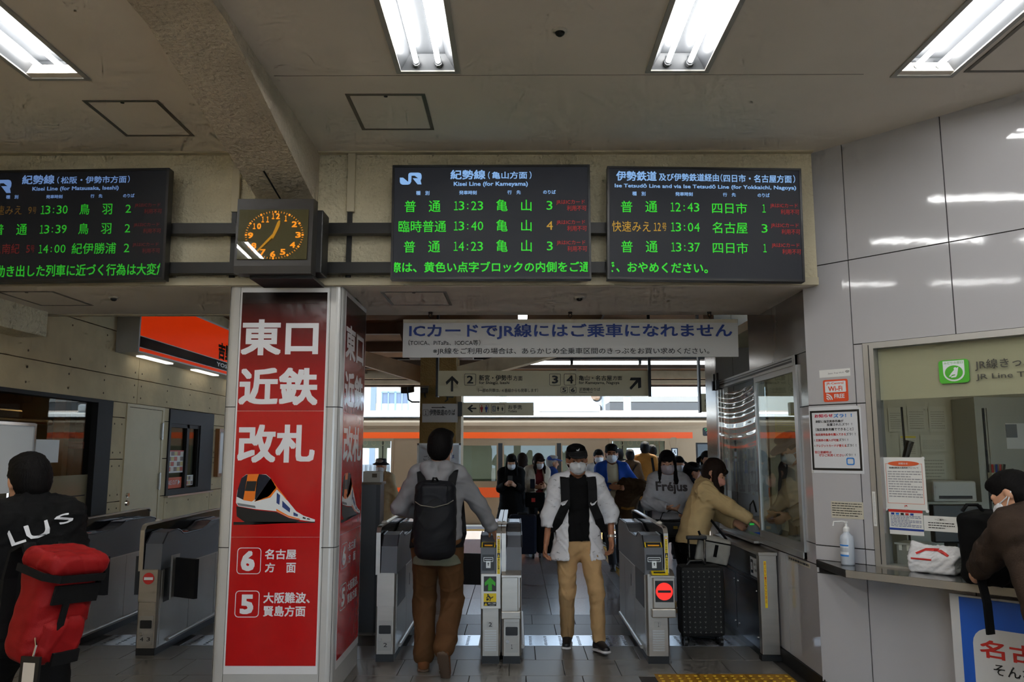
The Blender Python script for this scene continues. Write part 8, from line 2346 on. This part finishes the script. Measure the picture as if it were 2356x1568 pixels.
# door
d1 = MB().box(-4.30, -4.215, 8.575, 9.498, 0, 2.142).build('door_1', JOINT); tag(d1, kind='structure')
DRM = mat('door_paint', (206, 190, 152), 0.55, var=0.03)
MB().box(-4.216, -4.195, 8.632, 9.44, 0.02, 2.10).build('leaf', DRM, d1)
MB().box(-4.22, -4.19, 8.578, 8.626, 0, 2.14).box(-4.22, -4.19, 9.446, 9.496, 0, 2.14).box(-4.22, -4.19, 8.626, 9.446, 2.106, 2.14).build('frame', DRM, d1)
for zz in (1.86, 1.28):
    MB().box(-4.196, -4.182, 9.42, 9.47, zz - 0.09, zz + 0.09).cyl((-4.18, 9.445, zz - 0.1), (-4.18, 9.445, zz + 0.1), 0.012, n=8).build('hinge', STEELD, d1)
for zz, r in ((1.16, 0.028), (1.075, 0.035)):
    MB().cyl((-4.196, 8.70, zz), (-4.175, 8.70, zz), r, r * 0.8, 14).build('lock', CHROME, d1)
# serving window
w4 = MB().box(-4.30, -4.185, 9.64, 11.05, 1.965, 2.135).box(-4.30, -4.185, 9.64, 9.69, 1.09, 1.965).box(-4.30, -4.185, 10.60, 11.05, 1.09, 1.965).box(-4.30, -4.185, 9.69, 10.60, 1.09, 1.17).build('window_4', mat('window_charcoal', (30, 30, 32), 0.6, spec=0.25)); tag(w4, kind='structure')
MB().box(-4.25, -4.20, 9.69, 9.73, 1.17, 1.965).box(-4.25, -4.20, 10.20, 10.27, 1.17, 1.965).box(-4.25, -4.20, 10.56, 10.60, 1.17, 1.965).box(-4.25, -4.20, 9.73, 10.56, 1.92, 1.965).build('sash', FRD, w4)
MB().box(-4.235, -4.23, 9.73, 10.20, 1.17, 1.92).build('pane', GLASS, w4); MB().box(-4.235, -4.23, 10.27, 10.56, 1.17, 1.92).build('pane', GLASS, w4)
MB().box(-4.20, -4.15, 9.62, 11.05, 1.08, 1.10).build('sill', STEEL, w4)
class LF:
    @staticmethod
    def p(a, b, d=0.0): return Vector((-4.228 + d, a, b))
t = sheet('poster', 'menu poster of small coloured squares in the serving window', LF, 9.72, 1.365, 10.19, 1.64, PAPER, 'poster', 'menus in the serving window')
pc = [mat('menu_a', (196, 90, 70), 0.5), mat('menu_b', (206, 186, 120), 0.5), mat('menu_c', (120, 100, 90), 0.5), mat('menu_d', (226, 216, 200), 0.5)]
for i in range(5):
    for j in range(4):
        rect('picture', pc[(i * 3 + j) % 4], t, LF, 9.735 + i * 0.09, 1.385 + j * 0.063, 9.815 + i * 0.09, 1.435 + j * 0.063, 0.003)
rect('heading', INKRED, t, LF, 9.72, 1.625, 10.19, 1.64, 0.003)
t = thing('sign', 'orange take-out sign in the serving window', 'sign', tuple(LF.p(9.93, 1.18))); rect('plate', mat('takeout_orange', (220, 84, 36), 0.4), t, LF, 9.70, 1.178, 10.17, 1.31, 0.001); text('TAKE OUT', T_WHT, t, LF, 9.73, 1.22, 10.03, 1.275, 0.006, 0.004); poly('arrow', T_WHT, t, LF, [(10.06, 1.215), (10.06, 1.28), (10.12, 1.248)], 0.003)
t = sheet('poster', 'small menu card beside the take-out sign', LF, 10.29, 1.195, 10.53, 1.325, PAPER, 'poster', 'menus in the serving window')
for i in range(3):
    for j in range(2):
        rect('picture', pc[(i + j) % 4], t, LF, 10.305 + i * 0.075, 1.205 + j * 0.06, 10.36 + i * 0.075, 1.25 + j * 0.06, 0.003)
pb = thing('poster_case', 'narrow wooden-framed poster case on the wall next to the pillar', 'poster case', (-4.18, 11.4, 1.3)); MB().box(-4.20, -4.14, 11.16, 11.20, 1.28, 1.94).box(-4.20, -4.14, 11.20, 11.9, 1.90, 1.94).box(-4.20, -4.14, 11.20, 11.9, 1.28, 1.32).build('frame', cv, pb); MB().box(-4.195, -4.19, 11.2, 11.9, 1.32, 1.9).build('sheet', PAPER, pb)
# restaurant sign box
rs = thing('shop_sign', 'orange and black illuminated shop sign box on the beige wall', 'sign', (-4.07, 10.1, 2.67))
MB().box(-4.199, -3.965, 8.25, 12.6, 2.655, 3.30).build('box', mat('sign_box_grey', (176, 174, 168), 0.5), rs)
SOR = mat('shop_orange', (244, 66, 16), 0.18, emit=0.30, ecol=(255, 60, 10)); SBK = mat('shop_black', (20, 18, 17), 0.18); SWT = mat('shop_white', (230, 226, 220), 0.3)
class RF:
    @staticmethod
    def p(a, b, d=0.0): return Vector((-3.965 + d, a, b))
rect('edge', mat('sign_edge', (196, 194, 190), 0.4), rs, RF, 8.25, 2.655, 12.6, 3.30, 0.0, 0.006)
rect('orange_field', SOR, rs, RF, 8.275, 2.835, 12.57, 3.275, 0.007); rect('white_line', SWT, rs, RF, 8.275, 2.826, 12.57, 2.836, 0.0068); rect('black_band', SBK, rs, RF, 8.275, 2.715, 12.57, 2.826, 0.007); rect('white_line', SWT, rs, RF, 8.275, 2.707, 12.57, 2.715, 0.0068); rect('orange_line', SOR, rs, RF, 8.275, 2.672, 12.57, 2.707, 0.007)
text('吉野家', SBK, rs, RF, 10.464, 2.845, 11.25, 3.072, 0.05, 0.0095)
text('YOSHINOYA', SWT, rs, RF, 10.433, 2.745, 11.6, 2.80, 0.03, 0.0095)
for y in (8.55, 10.0, 11.4):
    MB().box(-4.12, -4.04, y, y + 0.75, 2.640, 2.655).build('downlight', mat('sign_downlight', (255, 250, 236), 0.4, emit=1.6), rs)
# duct box under the beam at the far left
du = MB().box(-4.195, -3.95, 5.56, 6.6, 2.575, 2.79).build('duct_box', STUCCO); tag(du, 'stucco duct box under the beam at the upper left wall', 'duct')
# ---------------- ceiling fittings
def hatch(x0, x1, y0, y1, z, lab, m):
    t = thing('ceiling_hatch', lab, 'hatch', ((x0 + x1) / 2, (y0 + y1) / 2, z), 'ceiling access hatches')
    f = 0.022
    MB().box(x0, x0 + f, y0, y1, z - 0.004, z).box(x1 - f, x1, y0, y1, z - 0.004, z).box(x0 + f, x1 - f, y0, y0 + f, z - 0.004, z).box(x0 + f, x1 - f, y1 - f, y1, z - 0.004, z).build('frame', mat('hatch_frame', (110, 104, 94), 0.5, metal=0.3), t)
    MB().box(x0 + f + 0.003, x1 - f - 0.003, y0 + f + 0.003, y1 - f - 0.003, z - 0.003, z).build('door', m, t)
    MB().cyl(((x0 + x1) / 2, y0 + 0.03, z - 0.006), ((x0 + x1) / 2, y0 + 0.03, z), 0.012, n=8).build('latch', DARK, t)
hatch(-1.039, -0.553, 4.575, 5.12, HZ, 'square access hatch in the ceiling above the conduit cover', CEIL)
hatch(-2.684, -2.212, 4.655, 5.218, HZ, 'square access hatch in the ceiling left of the haunched beam', CEIL)
hatch(-1.0, -0.514, 5.74, 6.278, BZ - 0.004, 'access hatch in the soffit above the white hanging notice', CEIL)
hatch(-3.82, -3.395, 5.71, 6.28, BZ - 0.004, 'access hatch in the soffit at the far left', CEIL)
hatch(2.56, 3.06, 3.76, 4.315, HZ, 'access hatch in the ceiling right of the far right lamp', CEIL)
for (x, y, z, lab) in ((0.226, 3.85, HZ, 'round smoke sensor in the ceiling between the two middle lamps'), (0.48, 5.96, BZ - 0.004, 'round smoke sensor in the soffit over the gates'), (-3.063, 5.94, BZ - 0.004, 'round smoke sensor in the soffit left of the pillar')):
    t = thing('smoke_sensor', lab, 'sensor', (x, y, z), 'smoke sensors')
    MB().lathe((x, y, z), [(0.038, 0.0), (0.038, -0.006), (0.026, -0.012), (0.024, -0.004)], 16).build('ring', mat('sensor_ring', (196, 190, 176), 0.5), t)
    MB().lathe((x, y, z), [(0.024, -0.004), (0.022, -0.022), (0.012, -0.030), (0.002, -0.031)], 14).build('head', DARK, t)
# label under the pay window
t = thing('notice', 'narrow cream strip of print under the corner of the pay window', 'notice', (PX, 5.9, 0.8)); fq = Frame((PX - 0.001, 6.33, 0.80), (0, -1, 0), (0, 0, 1)); rect('sheet', mat('paper_cream', (196, 190, 172), 0.6), t, fq, 0.05, 0.0, 0.50, 0.035, 0.0); lines(t, fq, 0.06, 0.008, 0.48, 0.03, 1, INK, 3, 0.7)
# ground around the building
go = MB().box(-60, 60, -60, -9.3, -0.5, -0.3).build('ground_street', mat('street', (150, 148, 144), 0.9)); tag(go, kind='structure')
